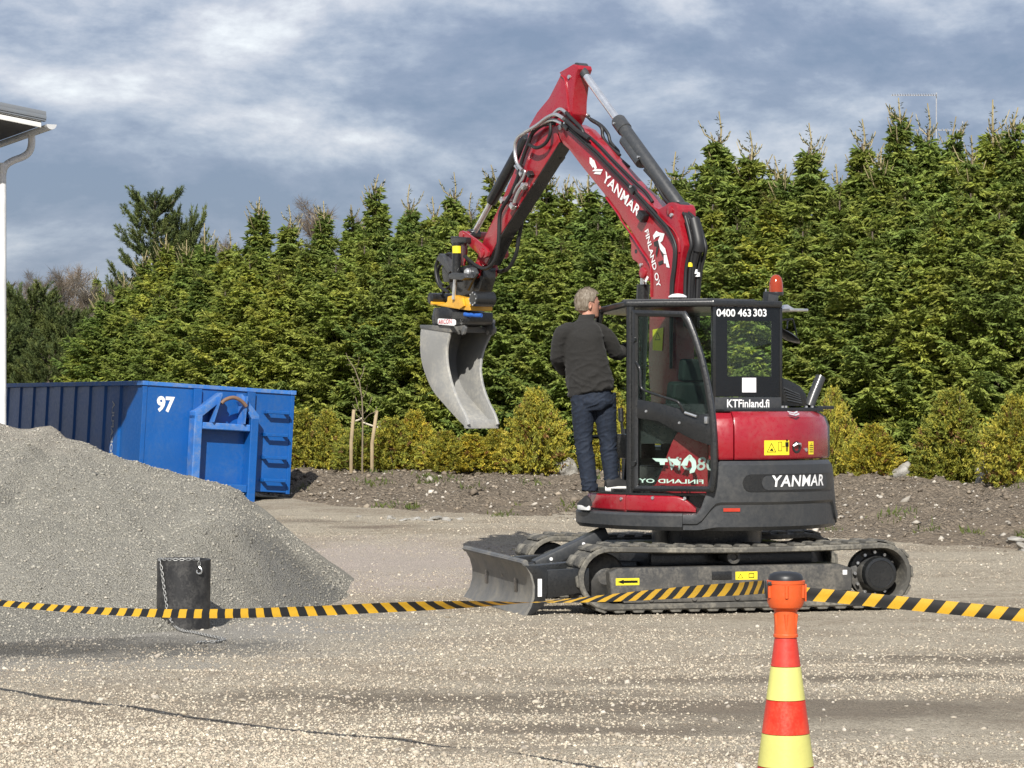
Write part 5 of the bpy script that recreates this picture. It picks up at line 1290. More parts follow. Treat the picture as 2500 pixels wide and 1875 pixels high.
# ================================================================ blue roll-off container
m_blue = paint('blue_container_paint', (0.002, 0.080, 0.305), 0.42, 0.3, (0.07, 0.13, 0.22), coat=0.2, scale=2.2)
m_bluew = paint('worn_blue_edge', (0.03, 0.15, 0.46), 0.5, 0.8, (0.20, 0.24, 0.30), coat=0.0, scale=9)
m_rust = paint('rusty_steel', (0.16, 0.10, 0.07), 0.7, 0.8, (0.22, 0.12, 0.07), coat=0, scale=12)
KC = Vector((-5.29, 36.3, 0.63))
KT = R(30)
CO = empty('roll_off_container', KC, 0, 'blue steel roll-off container marked 97, tilted on the slope beside the hedge', 'container')
CO.rotation_euler = (Matrix.Rotation(KT, 4, 'Z') @ Matrix.Rotation(R(3.3), 4, 'Y')).to_euler()
CW, CH, CL = 2.45, 1.50, 6.5
CO.scale = (0.955, 1, 1)
def cbox(name, x0, x1, y0, y1, z0, z1, mat=m_blue, parent=CO, bevel=0.006):
    return MB().box(((x0+x1)/2, (y0+y1)/2, (z0+z1)/2), (x1-x0, y1-y0, z1-z0)).build(name, mat, parent, bevel, 1)
end = cbox('end_wall', 0.02, CW - 0.02, 0.0, 0.02, 0.0, CH - 0.05)
rib = [(0.03, 0.0)]
y = 0.0
pts = [(0.0, 0.0)]
side = MB()
prof = [(0.0, 0.02)]
yy_ = 0.62
while yy_ < CL - 0.3:
    prof += [(0.0, yy_), (0.026, yy_ + 0.05), (0.026, yy_ + 0.27), (0.0, yy_ + 0.32)]; yy_ += 0.62
prof.append((0.0, CL))
def corr(x0, sgn):
    mb = MB(); P = [(x0 + sgn * o, yv) for o, yv in prof]; Q = [(x0 + sgn * (o + 0.012), yv) for o, yv in prof][::-1]
    mb.prism(P + Q, lambda u, v, zz: (u, v, zz), 0.08, CH - 0.06); return mb
corr(0.0, 1).build('side_wall', m_blue, CO, smooth=0); corr(CW, -1).build('side_wall', m_blue, CO, smooth=0)
cbox('back_wall', 0.02, CW - 0.02, CL, CL + 0.02, 0.0, CH - 0.05)
cbox('floor', 0.02, CW - 0.02, 0.03, CL - 0.02, 0.0, 0.05)
cbox('bottom_rail', -0.012, 0.07, 0.03, CL, -0.02, 0.085); cbox('bottom_rail', CW - 0.07, CW + 0.012, 0.03, CL, -0.02, 0.085)
cbox('top_rail', -0.035, 0.06, -0.03, CL, CH - 0.065, CH, m_bluew); cbox('top_rail', CW - 0.06, CW + 0.03, -0.03, CL, CH - 0.065, CH, m_bluew)
cbox('end_rail', 0.062, CW - 0.062, -0.025, 0.06, CH - 0.062, CH - 0.004, m_bluew)
cbox('corner_post', -0.02, 0.05, -0.012, 0.05, -0.02, CH - 0.067); cbox('corner_post', CW - 0.05, CW + 0.012, -0.014, 0.05, -0.02, CH - 0.067)
for x in (0.78, 1.66): cbox('stiffener', x, x + 0.13, -0.055, -0.001, 0.9, CH - 0.066, m_blue, end)
F0, F1 = -0.22, -0.002
for x in (0.74, 1.66):
    cbox('frame_post', x, x + 0.13, F0, F1, -0.16, 1.06, m_bluew if x < 1 else m_blue, CO, 0.012)
for s in (-1, 1):
    x0, x1 = (0.74, 1.17) if s < 0 else (1.79, 1.49)
    d = Vector((x1 - x0, 0, 0.36)).normalized()
    MB().prism([(x0, 1.0), (x0, 1.10), (x1, 1.40), (x1, 1.29), (x0 + (0.13 if s < 0 else -0.13), 1.05)], lambda u, v, tt: (u, tt, v), F0 + 0.004, F1).build('frame_brace', m_bluew, CO, 0.008)
cbox('cross_beam', 0.872, 1.658, F0 + 0.01, F1, 0.86, 0.96, m_bluew, CO, 0.012)
cbox('sill_beam', 0.872, 1.658, F0 + 0.02, F1, -0.02, 0.09, m_blue, CO, 0.01)
cbox('rust_patch_plate', 1.12, 1.30, F0 + 0.014, F0 + 0.0185, -0.005, 0.08, m_rust, CO, 0.001)
for s in (0, 1):
    xa, xb = (1.12, 1.165) if s == 0 else (1.53, 1.485)
    MB().add([(xa - 0.10 * (1 if s == 0 else 0) + 0.0, F0 - 0.03, 0.965), (xa, F0 - 0.07, 1.37), (xa + 0.012, F1, 1.37), (xa - 0.08 * (1 if s == 0 else 0), F1, 0.965)] + [(p[0] + 0.02, p[1], p[2]) for p in [(xa - 0.10 * (1 if s == 0 else 0), F0 - 0.03, 0.965), (xa, F0 - 0.07, 1.37), (xa + 0.012, F1, 1.37), (xa - 0.08 * (1 if s == 0 else 0), F1, 0.965)]],
             [(0,1,2,3), (7,6,5,4), (0,4,5,1), (1,5,6,2), (2,6,7,3), (3,7,4,0)]).build('hook_cheek', m_bluew, CO)
MB().tube(smooth_path([(1.13, F0 - 0.05, 1.24), (1.20, F0 - 0.05, 1.30), (1.33, F0 - 0.05, 1.335), (1.46, F0 - 0.05, 1.29), (1.54, F0 - 0.05, 1.22)], 5), 0.028, 12).build('hook_bar', m_rust, CO, smooth=60)
for h in (1.14, 0.81, 0.48, 0.15):
    rg = cbox('ladder_rung', 1.96, 2.33, -0.14, -0.10, h, h + 0.045, m_blue, CO, 0.006)
    for x in (1.955, 2.295): cbox('rung_bracket', x, x + 0.04, -0.098, -0.001, h - 0.002, h + 0.05, m_blue, rg, 0.004)
MB().lathe([(0.05, -0.05), (0.09, -0.04), (0.09, 0.04), (0.05, 0.05)], (1.85, 0.2, -0.13), (1, 0, 0), 16).build('roller', m_bluew, CO)
for x in (0.70, 1.74): cbox('skid_rail', x, x + 0.12, 0.05, CL - 0.1, -0.16, -0.022, m_blue)
lettering('number_lettering', '97', WHT, CO, lambda u, v: Vector((0.21 + u, -0.004, 1.09 + v)), width=0.285, height=0.21, bold=0.04)
m_fade = plain('faded_white_vinyl', (0.5, 0.52, 0.55), 0.6)
lettering('side_lettering', 'TOKAPULA', m_fade, CO, lambda u, v: Vector((-0.003, 1.19 - v * 1.0, 0.32 + u)) if False else Vector((-0.004, 1.20 - v, 0.36 + u)), width=0.86, height=0.10, bold=0.02)

# ================================================================ black plastic pipe with a chain
m_pe = paint('scuffed_black_plastic', (0.017, 0.017, 0.018), 0.5, 0.5, (0.13, 0.125, 0.115), coat=0, scale=8)
PX, PY, PR, PH = -2.64, 20.55, 0.214, 0.60
pz = float(ground_z(PX, PY))
pipe = MB().lathe([(PR - 0.02, 0.0), (PR, 0.0), (PR, PH - 0.004), (PR - 0.004, PH), (PR - 0.018, PH), (PR - 0.022, PH - 0.004), (PR - 0.022, 0.02)], (PX, PY, pz - 0.03), (0.012, 0, 1), 40, cap=False).build('pipe_section', m_pe, None, smooth=40)
tag(pipe, 'upright black plastic pipe section draped with a chain at the foot of the heap', 'pipe')
CHN = empty('chain', (PX, PY - PR, pz), 0, 'galvanised chain hanging over the rim of the black pipe', 'chain')
lm = MB(); Lh, Wd = 0.0165, 0.0095
loop = [(Wd * math.cos(a) , Wd * math.sin(a) + (Lh - Wd) * (1 if math.sin(a) >= 0 else -1)) for a in np.linspace(0.2, 0.2 + 2 * math.pi, 12, endpoint=False)]
lm.tube([(0, u, v) for u, v in loop], 0.0042, 5, closed=True)
link_mesh = lm.mesh('link', plain('galvanised_link', (0.34, 0.34, 0.33), 0.45, 0.6), smooth=80)
rim = pz - 0.03 + PH
def on_pipe(px, py, r=PR + 0.010):
    """point on the near side of the pipe seen at the photo pixel"""
    x = (px - 1250) / FPX * (PY - 0.15) - PX
    x = max(-r * 0.985, min(r * 0.985, x)); yv = PY - math.sqrt(r * r - x * x)
    return Vector((PX + x, yv, CAM_H + (HOR - py) / FPX * yv))
def on_ground(px, py):
    Yv = (CAM_H - 0.02) * FPX / (py - HOR); X = (px - 1250) / FPX * Yv
    return Vector((X, Yv, float(max(ground_z(X, Yv), heap_z(X, Yv))) + 0.014))
cpath = [on_pipe(487, 1384), on_pipe(486, 1365), on_pipe(482, 1357)]
cpath[2].z = rim + 0.008
for fx_ in (0.62, 0.4, 0.15, -0.1, -0.35, -0.6, -0.8):
    cpath.append(Vector((PX + PR * fx_, PY - math.sqrt(max(1 - fx_ ** 2, 0)) * PR * 0.96, rim + 0.006 - 0.012 * max(0, (-fx_ - 0.5)))))
cpath += [on_pipe(392, 1372), on_pipe(397, 1400), on_pipe(401, 1430), on_pipe(406, 1460), on_pipe(411, 1490), on_pipe(420, 1515), on_pipe(432, 1530)]
cpath += [on_ground(446, 1540), on_ground(475, 1546), on_ground(510, 1552), on_ground(548, 1558), on_ground(530, 1566), on_ground(500, 1568), on_ground(478, 1572)]
cpath = smooth_path(cpath, 8)
acc, last, k = 0.0, cpath[0], 0
for i in range(1, len(cpath)):
    seg = (cpath[i] - cpath[i-1]).length; acc += seg
    while acc >= 0.0255:
        acc -= 0.0255
        d = (cpath[i] - cpath[i-1]).normalized(); p = cpath[i] - d * acc
        x, yv, z = frame_to(d)
        M = Matrix((x, yv, z)).transposed().to_4x4()
        o = link('link', link_mesh, CHN)
        o.matrix_basis = Matrix.Translation(p - CHN.location) @ M @ Matrix.Rotation(R(90 * (k % 2) + 20), 4, 'Z')
        k += 1
p = cpath[0]; hk = MB(); hk.tube(smooth_path([p - CHN.location + Vector(q) for q in ((0, 0, 0.0), (0.018, -0.006, -0.02), (0.018, -0.006, -0.045), (0, -0.006, -0.055), (-0.018, -0.006, -0.045), (-0.016, -0.006, -0.025))], 4), 0.006, 6).build('hook', ZINC, CHN)

# ================================================================ traffic cone, tape head and barrier tape
CX, CY = 1.037, 9.7
cgz = float(ground_z(CX, CY))
m_corange = paint('orange_plastic', (0.62, 0.088, 0.016), 0.45, 0.12, (0.35, 0.15, 0.08), coat=0.1)
m_cred = paint('cone_red', (0.50, 0.03, 0.018), 0.5, 0.15, (0.5, 0.2, 0.12), coat=0.1)
m_cred2 = paint('reflective_red', (0.58, 0.024, 0.007), 0.4, 0.15, (0.6, 0.3, 0.15), coat=0.15, scale=10)
m_clime = paint('reflective_lime', (0.60, 0.585, 0.17), 0.4, 0.4, (0.55, 0.50, 0.16), coat=0.15, scale=7)
m_cblack = plain('cone_black', (0.016, 0.017, 0.019), 0.42)
CN = empty('traffic_cone', (CX, CY, cgz), 0, 'red traffic cone with lime reflective bands carrying the tape head', 'traffic cone')
crad = lambda z: 0.042 + (0.916 - z) * 0.1307
zt = [0.05, 0.43, 0.553, 0.68, 0.806, 0.93]
for i, (nm, mt) in enumerate((('cone_body', m_cred), ('reflective_band', m_clime), ('reflective_band', m_cred2), ('reflective_band', m_clime), ('cone_top', m_cred))):
    o = 0.0012 if 'band' in nm else 0.0
    za, zb = zt[i] - cgz, zt[i+1] - cgz
    MB().lathe([(crad(zt[i]) + o - 0.004, za + 0.001), (crad(zt[i]) + o, za + 0.002), (crad(zt[i+1]) + o, zb - 0.001), (crad(zt[i+1]) + o - 0.004, zb)], (0, 0, 0), n=48).build(nm, mt, CN, smooth=40)
MB().box((0, 0, 0.028), (0.44, 0.44, 0.05)).build('cone_base', m_cblack, CN, 0.015)
TH = empty('tape_head', (CX, CY, cgz), 0, 'orange retractable tape head with black cap on top of the traffic cone', 'tape head')
hz = lambda z: z - cgz
hb = MB().lathe([(0.0465, hz(0.917)), (0.0465, hz(0.926)), (0.0440, hz(0.930)), (0.0430, hz(0.99)), (0.0435, hz(1.017)), (0.062, hz(1.030)), (0.0695, hz(1.048)), (0.0712, hz(1.075)), (0.0718, hz(1.118)), (0.0735, hz(1.120)), (0.0735, hz(1.131)), (0.066, hz(1.133))], (0, 0, 0), n=48).build('head_body', m_corange, TH, smooth=30)
MB().lathe([(0.066, hz(1.1305)), (0.0655, hz(1.142)), (0.060, hz(1.154)), (0.045, hz(1.162)), (0.02, hz(1.165))], (0, 0, 0), n=40).build('head_cap', m_cblack, TH, smooth=40)
for ang in (-93, 27, 147, 207, -30):
    a = R(ang); d = Vector((math.cos(a), math.sin(a), 0))
    MB().tube([d * 0.0705 + Vector((0, 0, hz(1.068))), d * 0.0715 + Vector((0, 0, hz(1.115)))], 0.0075, 10).build('rib', m_corange, hb, smooth=50)
    MB().tube([d * 0.0405 + Vector((0, 0, hz(0.94))), d * 0.0425 + Vector((0, 0, hz(1.005)))], [0.0035, 0.0085], 8).build('rib', m_corange, hb, smooth=50)
MB().box((-0.062, -0.038, hz(1.122)), (0.020, 0.014, 0.014)).build('catch', m_cblack, hb, 0.003)
for s in (-1, 1):
    MB().box((0.068 * s, -0.004, hz(1.085 if s > 0 else 1.098)), (0.02, 0.022, 0.066)).build('tape_slot', m_corange if s > 0 else m_cblack, hb, 0.003)
MB().tube([(0.016 * math.cos(a), -0.058 + 0 * a, hz(1.134) + 0.014 * math.sin(a)) for a in np.linspace(0, math.pi, 9)], 0.0025, 6).build('cap_moulding', m_cblack, hb)

t = NT('striped_tape')
uv = t.node('ShaderNodeUVMap'); sp = t.node('ShaderNodeSeparateXYZ'); t.l.new(uv.outputs[0], sp.inputs[0])
fr_ = t.math('FRACT', sp.outputs[0])
st_ = t.math('GREATER_THAN', fr_, 0.5)
wv = t.ramp(t.noise(220, 3), [(0.3, 0.85), (0.7, 1.06)])
colr = t.mix(1.0, t.mix(st_, (0.014, 0.014, 0.014), (0.66, 0.39, 0.022)), wv, 'MULTIPLY')
pr_ = t.principled(colr, 0.55, 0, t.bump(t.noise(500, 2), 0.2, 0.001))
tl = t.node('ShaderNodeBsdfTranslucent'); t.l.new(t.mix(st_, (0.0, 0.0, 0.0), (0.62, 0.26, 0.01)), tl.inputs[0])
mx_ = t.node('ShaderNodeMixShader'); mx_.inputs[0].default_value = 0.22; t.l.new(pr_, mx_.inputs[1]); t.l.new(tl.outputs[0], mx_.inputs[2])
m_tape = t.finish(mx_.outputs[0])
def ribbon(name, pts, twist, slant, label, period=0.122, width=0.05):
    """pts: (px, py, Y) read along the tape; twist in degrees at the same points"""
    P = [at(*p) for p in pts]; n_ = 10
    Q = smooth_path(P, n_); tw = []
    for i in range(len(P) - 1): tw += [twist[i] + (twist[i+1] - twist[i]) * k / n_ for k in range(n_)]
    tw.append(twist[-1]); sl = []
    for i in range(len(P) - 1): sl += [slant[i] + (slant[i+1] - slant[i]) * k / n_ for k in range(n_)]
    sl.append(slant[-1])
    me_v, me_f, uvs = [], [], []
    s = 0.0; NV = 4
    for i, q in enumerate(Q):
        d = (Q[min(i+1, len(Q)-1)] - Q[max(i-1, 0)]).normalized()
        if i: s += (q - Q[i-1]).length
        up = (Vector((0, 0, 1)) - d * d.z).normalized(); nn = d.cross(up)
        a = R(tw[i]); w = up * math.cos(a) + nn * math.sin(a); nrm = d.cross(w)
        for k in range(NV + 1):
            v = k / NV - 0.5
            me_v.append(q + w * (v * width) + nrm * (0.0015 * math.sin(v * 6 + s * 3))); uvs.append((s / period + sl[i] * v, v))
    for i in range(len(Q) - 1):
        for k in range(NV): me_f.append((i*(NV+1) + k, (i+1)*(NV+1) + k, (i+1)*(NV+1) + k + 1, i*(NV+1) + k + 1))
    me = bpy.data.meshes.new(name); me.from_pydata([tuple(v) for v in me_v], [], me_f)
    ul = me.uv_layers.new(name='UVMap')
    for l in me.loops: ul.data[l.index].uv = uvs[l.vertex_index]
    for p_ in me.polygons: p_.use_smooth = True
    me.materials.append(m_tape)
    return tag(link(name, me), label, 'barrier tape', 'barrier tapes of the tape head')
C2 = lambda x, y: (x * 1.1302, y * 1.1302)
lp = [(1866, 1433, 9.69), (*C2(1600, 1272), 10.05), (*C2(1540, 1275.5), 10.3), (*C2(1430, 1283), 10.75), (*C2(1330, 1290), 11.15), (*C2(1240, 1296), 11.45), (*C2(1165, 1300), 11.7), (*C2(1080, 1303.5), 12.0), (*C2(1000, 1306), 12.25), (*C2(900, 1309.5), 12.5), (*C2(800, 1314), 12.75), (*C2(700, 1319), 12.95), (*C2(600, 1322.5), 13.2), (*C2(500, 1325), 13.5), (*C2(400, 1325.3), 13.8), (*C2(300, 1323.5), 14.1), (*C2(200, 1319), 14.4), (*C2(100, 1311.5), 14.75), (*C2(0, 1302), 15.05), (*C2(-120, 1288), 15.5), (*C2(-320, 1262), 16.1)]
tw = [0, 2, 8, 25, 45, 66, 82, 112, 135, 158, 172, 180, 186, 194, 204, 214, 222, 228, 232, 232, 230]
slv = [0.55] * 8 + [0.5, 0.4, 0.32, 0.26, 0.2, 0.1, 0.05, 0.0, 0.0, 0.0, 0.0, 0.0, 0.0]
ribbon('barrier_tape', lp, tw, slv, period=0.138, label='long sagging black and yellow tape running left past the pipe')
rp = [(1966, 1450, 9.69), (2060, 1458, 9.68), (2180, 1470, 9.66), (2300, 1482, 9.64), (2420, 1494, 9.62), (2560, 1508, 9.6), (2800, 1528, 9.56)]
ribbon('barrier_tape', rp, [0, 1, 2, 2, 1, 0, 0], [-0.36] * 7, period=0.093, label='short black and yellow tape running right from the cone out of view')

# ================================================================ staked sapling, boulders
m_wood = paint('weathered_wood', (0.36, 0.28, 0.17), 0.8, 0.6, (0.22, 0.17, 0.11), coat=0, scale=8)
m_bark = paint('young_bark', (0.20, 0.16, 0.11), 0.85, 0.5, (0.12, 0.10, 0.07), coat=0, scale=14)
m_tie = plain('pale_tie', (0.55, 0.50, 0.38), 0.8)
def soil_at(X, Y):
    return float(max(ground_z(X, Y), bank_z(X, Y) if -6 < X < 10 and 26.2 < Y < 48 else -9))
def stake(top, bot, Y, label):
    a, b = at(*top, Y), at(*bot, Y); gz_ = soil_at(b.x, b.y)
    o = MB().tube([(b.x, b.y, gz_ - 0.15), (b.x + 0.003, b.y, (gz_ + a.z) / 2), tuple(a)], [0.030, 0.031, 0.029], 6).build('wooden_stake', m_wood, None, 0.004, 1)
    return tag(o, label, 'stake', 'stakes of the sapling')
stake((864, 1000), (857, 1152), 39.6, 'left pale wooden stake beside the bare sapling')
stake((920, 1002), (908, 1154), 39.6, 'right pale wooden stake beside the bare sapling')
sb = at(884, 1150, 39.65); sg_ = soil_at(sb.x, sb.y)
SAP = empty('sapling', (sb.x, sb.y, sg_), 0, 'thin bare sapling tied between two wooden stakes', 'tree')
def S3(x, y, dy=0.0): return at(600 + x / 2.765, 850 + y / 2.765, 39.65 + dy) - Vector((sb.x, sb.y, sg_))
MB().tube([(0, 0, -0.05), S3(788, 640), S3(790, 480), S3(785, 350), S3(768, 230), S3(735, 140), S3(690, 70), S3(676, 30)], [0.016, 0.014, 0.013, 0.011, 0.009, 0.007, 0.005, 0.003], 7).build('trunk', m_bark, SAP, smooth=60)
tw_ = MB()
for pth in (((790, 470), (760, 400), (740, 330), (715, 290)), ((790, 450), (820, 410), (845, 350), (850, 330)), ((783, 340), (810, 300), (820, 250)), ((778, 300), (745, 250), (720, 190)), ((765, 220), (790, 170), (800, 120)), ((740, 150), (760, 100), (765, 60)), ((786, 420), (750, 420), (720, 380)), ((790, 500), (830, 450), (870, 430), (885, 395)), ((725, 120), (700, 110), (680, 115)), ((788, 520), (770, 470), (735, 445))):
    tw_.tube(smooth_path([S3(*p, rng.uniform(-0.15, 0.15)) for p in pth], 3), 0.0045, 5)
tw_.build('branches', m_bark, SAP, smooth=60)
tie = MB(); tie.tube(smooth_path([S3(712, 505), S3(730, 492), S3(760, 485), S3(789, 468)], 4), 0.014, 6)
tag(tie.build('tree_tie', m_tie, SAP), None)
tie = MB(); tie.tube(smooth_path([S3(789, 500), S3(820, 512), S3(860, 525), S3(893, 535)], 4), 0.014, 6); tie.build('tree_tie', m_tie, SAP)

t = NT('pale_boulder')
colb = t.ramp(t.noise(3.5, 6, 0.65), [(0.3, (0.17, 0.155, 0.13)), (0.5, (0.30, 0.285, 0.255)), (0.72, (0.45, 0.44, 0.415))])
colb = t.mix(t.ramp(t.noise(14, 5, 0.7), [(0.52, 0.0), (0.7, 0.5)]), colb, (0.13, 0.125, 0.11))
m_rock = t.finish(t.principled(colb, 0.9, 0, t.bump(t.noise(9, 6, 0.65), 0.7, 0.05)))
def boulder(c, s, seed, label, group='boulders along the hedge', mat=None, sink=0.2):
    bm = bmesh.new(); bmesh.ops.create_icosphere(bm, subdivisions=4, radius=1.0)
    off = Vector((seed * 7.1, seed * 3.3, seed * 1.7))
    for v in bm.verts:
        p = v.co.copy(); k = 0.0
        for sg in range(8):          # broken flat faces
            d = Vector((math.sin(seed * 3 + sg * 2.1), math.cos(seed * 5 + sg * 1.3), math.sin(sg * 2.7 + seed))).normalized()
            k += max(0, p.dot(d) - 0.5) * 1.1
        r = 1 - k * 0.85 + 0.14 * mnoise.noise(p * 1.3 + off) + 0.025 * mnoise.noise(p * 5 + off)
        v.co = Vector((p.x * s[0] * r, p.y * s[1] * r, p.z * s[2] * r))
    me = bpy.data.meshes.new('boulder'); bm.to_mesh(me); bm.free()
    for p in me.polygons: p.use_smooth = True
    me.materials.append(mat or m_rock)
    o = link('boulder', me); o.location = (c.x, c.y, soil_at(c.x, c.y) + s[2] * (0.6 - 1.2 * sink)); o.rotation_euler = (0, 0, seed)
    return tag(o, label, 'rock', group)
boulder(at(1375, 1110, 39.6), (0.34, 0.3, 0.36), 1, 'pale boulder seen just left of the standing person\'s legs', sink=0.25)
boulder(at(2062, 1135, 36.9), (0.30, 0.25, 0.30), 2, 'whitish boulder at the right edge of the excavator')
boulder(at(2210, 1160, 35.7), (0.24, 0.22, 0.29), 3, 'white pointed boulder between two yellow-green shrubs right of the excavator')
boulder(at(2402, 1160, 34.8), (0.27, 0.22, 0.25), 4, 'white boulder at the foot of the rightmost shrubs')
WORD = ['second', 'third', 'fourth', 'fifth', 'sixth', 'seventh', 'last', 'first']
for i, (px, s, yv) in enumerate(((955, 0.10, 33.6), (985, 0.07, 33.4), (1010, 0.13, 33.5), (1042, 0.08, 33.3), (1062, 0.14, 33.5), (1095, 0.10, 33.4), (1125, 0.07, 33.6), (875, 0.06, 33.9))):
    c = at(px, 1253, yv); c.z = 0
    boulder(c, (s * 1.35, s, s * 0.5), 11 + i * 1.3, f'pale broken stone below the soil bank, {WORD[i]} from the left', 'broken stones at the foot of the bank', sink=0.45)
boulder(at(2478, 1272, 29.6), (0.22, 0.12, 0.07), 31, 'pale flat slab piece lying on the bank at the right edge', 'slabs on the bank', sink=0.1)
boulder(at(2505, 1290, 29.0), (0.2, 0.14, 0.08), 33, 'second pale slab piece cut by the right edge of view', 'slabs on the bank', sink=0.1)

# ================================================================ television aerials far behind the hedge
m_ant = plain('aerial_metal', (0.42, 0.43, 0.45), 0.5, 0.3)
def aerial(mast_px, top_y, boom_y, x0, x1, Y, label, n):
    g = at(mast_px, 0, Y); g.z = 0.4
    o = empty('television_aerial', g, 0, label, 'aerial', 'aerials behind the hedge')
    L = lambda px, py: at(px, py, Y) - g
    MB().tube([Vector((0, 0, 0)), L(mast_px, top_y)], 0.014, 6).build('mast', m_ant, o)
    bm_ = MB().tube([L(x0, boom_y), L(x1, boom_y)], 0.010, 6).build('boom', m_ant, o)
    for k in range(n):
        c = L(x0 + (x1 - x0) * (k + 0.5) / n, boom_y); MB().tube([c + Vector((0, -0.12, 0.02)), c + Vector((0, 0.12, 0.02))], 0.008, 5).build('element', m_ant, bm_)
aerial(2286, 226, 233, 2176, 2288, 58.0, 'upper television aerial above the spruces at right', 18)
aerial(2350, 296, 318, 2214, 2352, 59.0, 'lower television aerial among the spruce tops at right', 12)
# ================================================================ person standing on the step
PYD = 22.90
def Q6(x, y, dy=0.0): return at(1300 + x / 2.765, 660 + y / 2.765, PYD + dy)
def ell(c, rx, ry, face=0.0, n=20, tilt=0.0, sq=1.0):
    """horizontal ring; face = degrees the body is turned to the right of straight away"""
    a0 = R(face); X = Vector((math.cos(a0), -math.sin(a0), 0)); Yv = Vector((math.sin(a0), math.cos(a0), 0)); out = []
    for k in range(n):
        a = 2 * math.pi * k / n; ca, sa = math.cos(a), math.sin(a)
        ca = math.copysign(abs(ca) ** sq, ca); sa = math.copysign(abs(sa) ** sq, sa)
        out.append(Vector(c) + X * (rx * ca) + Yv * (ry * sa) + Vector((0, 0, tilt * ca)))
    return out
t = NT('fleece')
m_fleece = t.finish(t.principled(t.ramp(t.noise(120, 4, 0.7), [(0.3, (0.010, 0.0095, 0.009)), (0.7, (0.021, 0.020, 0.0185))]), 0.95, 0, t.bump(t.noise(160, 4, 0.7), 0.5, 0.006), **{'Sheen Weight': 0.05}))
t = NT('denim')
m_denim = t.finish(t.principled(t.ramp(t.noise(40, 5, 0.7), [(0.3, (0.004, 0.0075, 0.016)), (0.72, (0.011, 0.020, 0.040))]), 0.85, 0, t.bump(t.noise(300, 3), 0.3, 0.002)))
m_skin = plain('skin', (0.42, 0.21, 0.145), 0.55, **{'Subsurface Weight': 0.08})
t = NT('greying_hair')
m_hair = t.finish(t.principled(t.ramp(t.noise(60, 4, 0.7, t.coords((1, 1, 0.25))), [(0.3, (0.07, 0.05, 0.033)), (0.5, (0.15, 0.12, 0.086)), (0.72, (0.25, 0.215, 0.17))]), 0.6, 0, t.bump(t.noise(140, 3, 0.6, t.coords((1, 1, 0.2))), 0.6, 0.006)))
m_shoe = plain('black_shoe', (0.016, 0.016, 0.017), 0.7); m_sole = plain('white_sole', (0.72, 0.72, 0.70), 0.6)
FACE = 22
PRO = empty('person', (Q6(430, 1500).x, PYD, 0.86), 0, 'person in dark fleece and blue jeans standing on the excavator step, seen from behind', 'person')
po = PRO.location
def rel(rings): return [[p - po for p in r] for r in rings]
# --- key joints
headc = Q6(372, 229, 0.08); neck0 = Q6(372, 318, 0.03)
shL, shR = Q6(205, 395, -0.03), Q6(458, 392, 0.06)
elL, wrL = Q6(168, 590, 0.03), Q6(215, 690, 0.27)
elR, wrR = Q6(568, 562, 0.16), Q6(668, 505, 0.40)
hipL, hipR = Q6(338, 850), Q6(482, 845, 0.03)
knL, knR = Q6(345, 1130, 0.03), Q6(505, 1120, 0.06)
anL, anR = Q6(382, 1455, 0.02), Q6(530, 1395, 0.06)
def limb(pts, radii): 
    m = MB(); m.tube([p - po for p in smooth_path(pts, 5)], [radii[0] + (radii[-1] - radii[0]) * 0 + float(np.interp(i / 5, range(len(radii)), radii)) - radii[0] for i in range(5 * (len(pts) - 1) + 1)], 16)
    return m
def add_limb(mb, pts, radii):
    P = smooth_path(pts, 5); rr = [float(np.interp(i / 5, range(len(radii)), radii)) for i in range(len(P))]
    mb.tube([p - po for p in P], rr, 16)
# --- body: one continuous skin, slightly inside the clothes
bd = MB()
tors = [(Q6(410, 860), .15, .11), (Q6(400, 760), .15, .105), (Q6(370, 600), .165, .11), (Q6(335, 450), .18, .11), (Q6(340, 385), .15, .085), (Q6(360, 345, .02), .075, .065), (neck0, .058, .06), (Q6(374, 285, .06), .055, .06), (Q6(376, 262, .09), .06, .07)]
bd.loft(rel([ell(c, a * .92, b * .92, FACE) for c, a, b in tors]))
hr_, TURN = 0.0, 70          # the head looks to the right
hring = []; HS = 1.10
for z, a, b, fwd in ((-0.115, .030, .035, .045), (-0.10, .050, .060, .035), (-0.07, .062, .082, .012), (-0.03, .071, .094, .0), (0.01, .075, .098, -.004), (0.05, .074, .094, -.006), (0.085, .062, .078, -.006), (0.105, .040, .050, -.004), (0.115, .012, .015, 0)):
    d = Vector((math.sin(R(TURN)), math.cos(R(TURN)), 0)); hring.append(ell(headc + Vector((0, 0, z * HS)) + d * fwd * HS, a * HS, b * HS, TURN))
bd.loft(rel(hring))
fd = Vector((math.sin(R(TURN)), math.cos(R(TURN)), 0)); sd = Vector((fd.y, -fd.x, 0))
hd_ = headc - po
bd.loft([[hd_ + fd * (0.096 + 0.030 * k) + sd * (0.016 * math.cos(a) * (1.2 - .3*k)) + Vector((0, 0, -0.020 - 0.012 * k + (0.030 - .010*k) * math.sin(a))) for a in np.linspace(0, 2*math.pi, 8, endpoint=False)] for k in (0, .6, 1.0)])      # nose
bd.loft([[hd_ + fd * (0.090 + 0.014 * k) + sd * (0.026 * math.cos(a)) + Vector((0, 0, -0.066 + 0.012 * math.sin(a))) for a in np.linspace(0, 2*math.pi, 8, endpoint=False)] for k in (0, 1.0)])      # lips
bd.loft([[hd_ + fd * (0.086 + 0.016 * k) + sd * (0.050 * math.cos(a)) + Vector((0, 0, 0.022 + 0.010 * math.sin(a))) for a in np.linspace(0, 2*math.pi, 8, endpoint=False)] for k in (0, 1.0)])      # brow
add_limb(bd, [shL, elL, wrL], [.048, .042, .028]); add_limb(bd, [shR, elR, wrR], [.048, .042, .028])
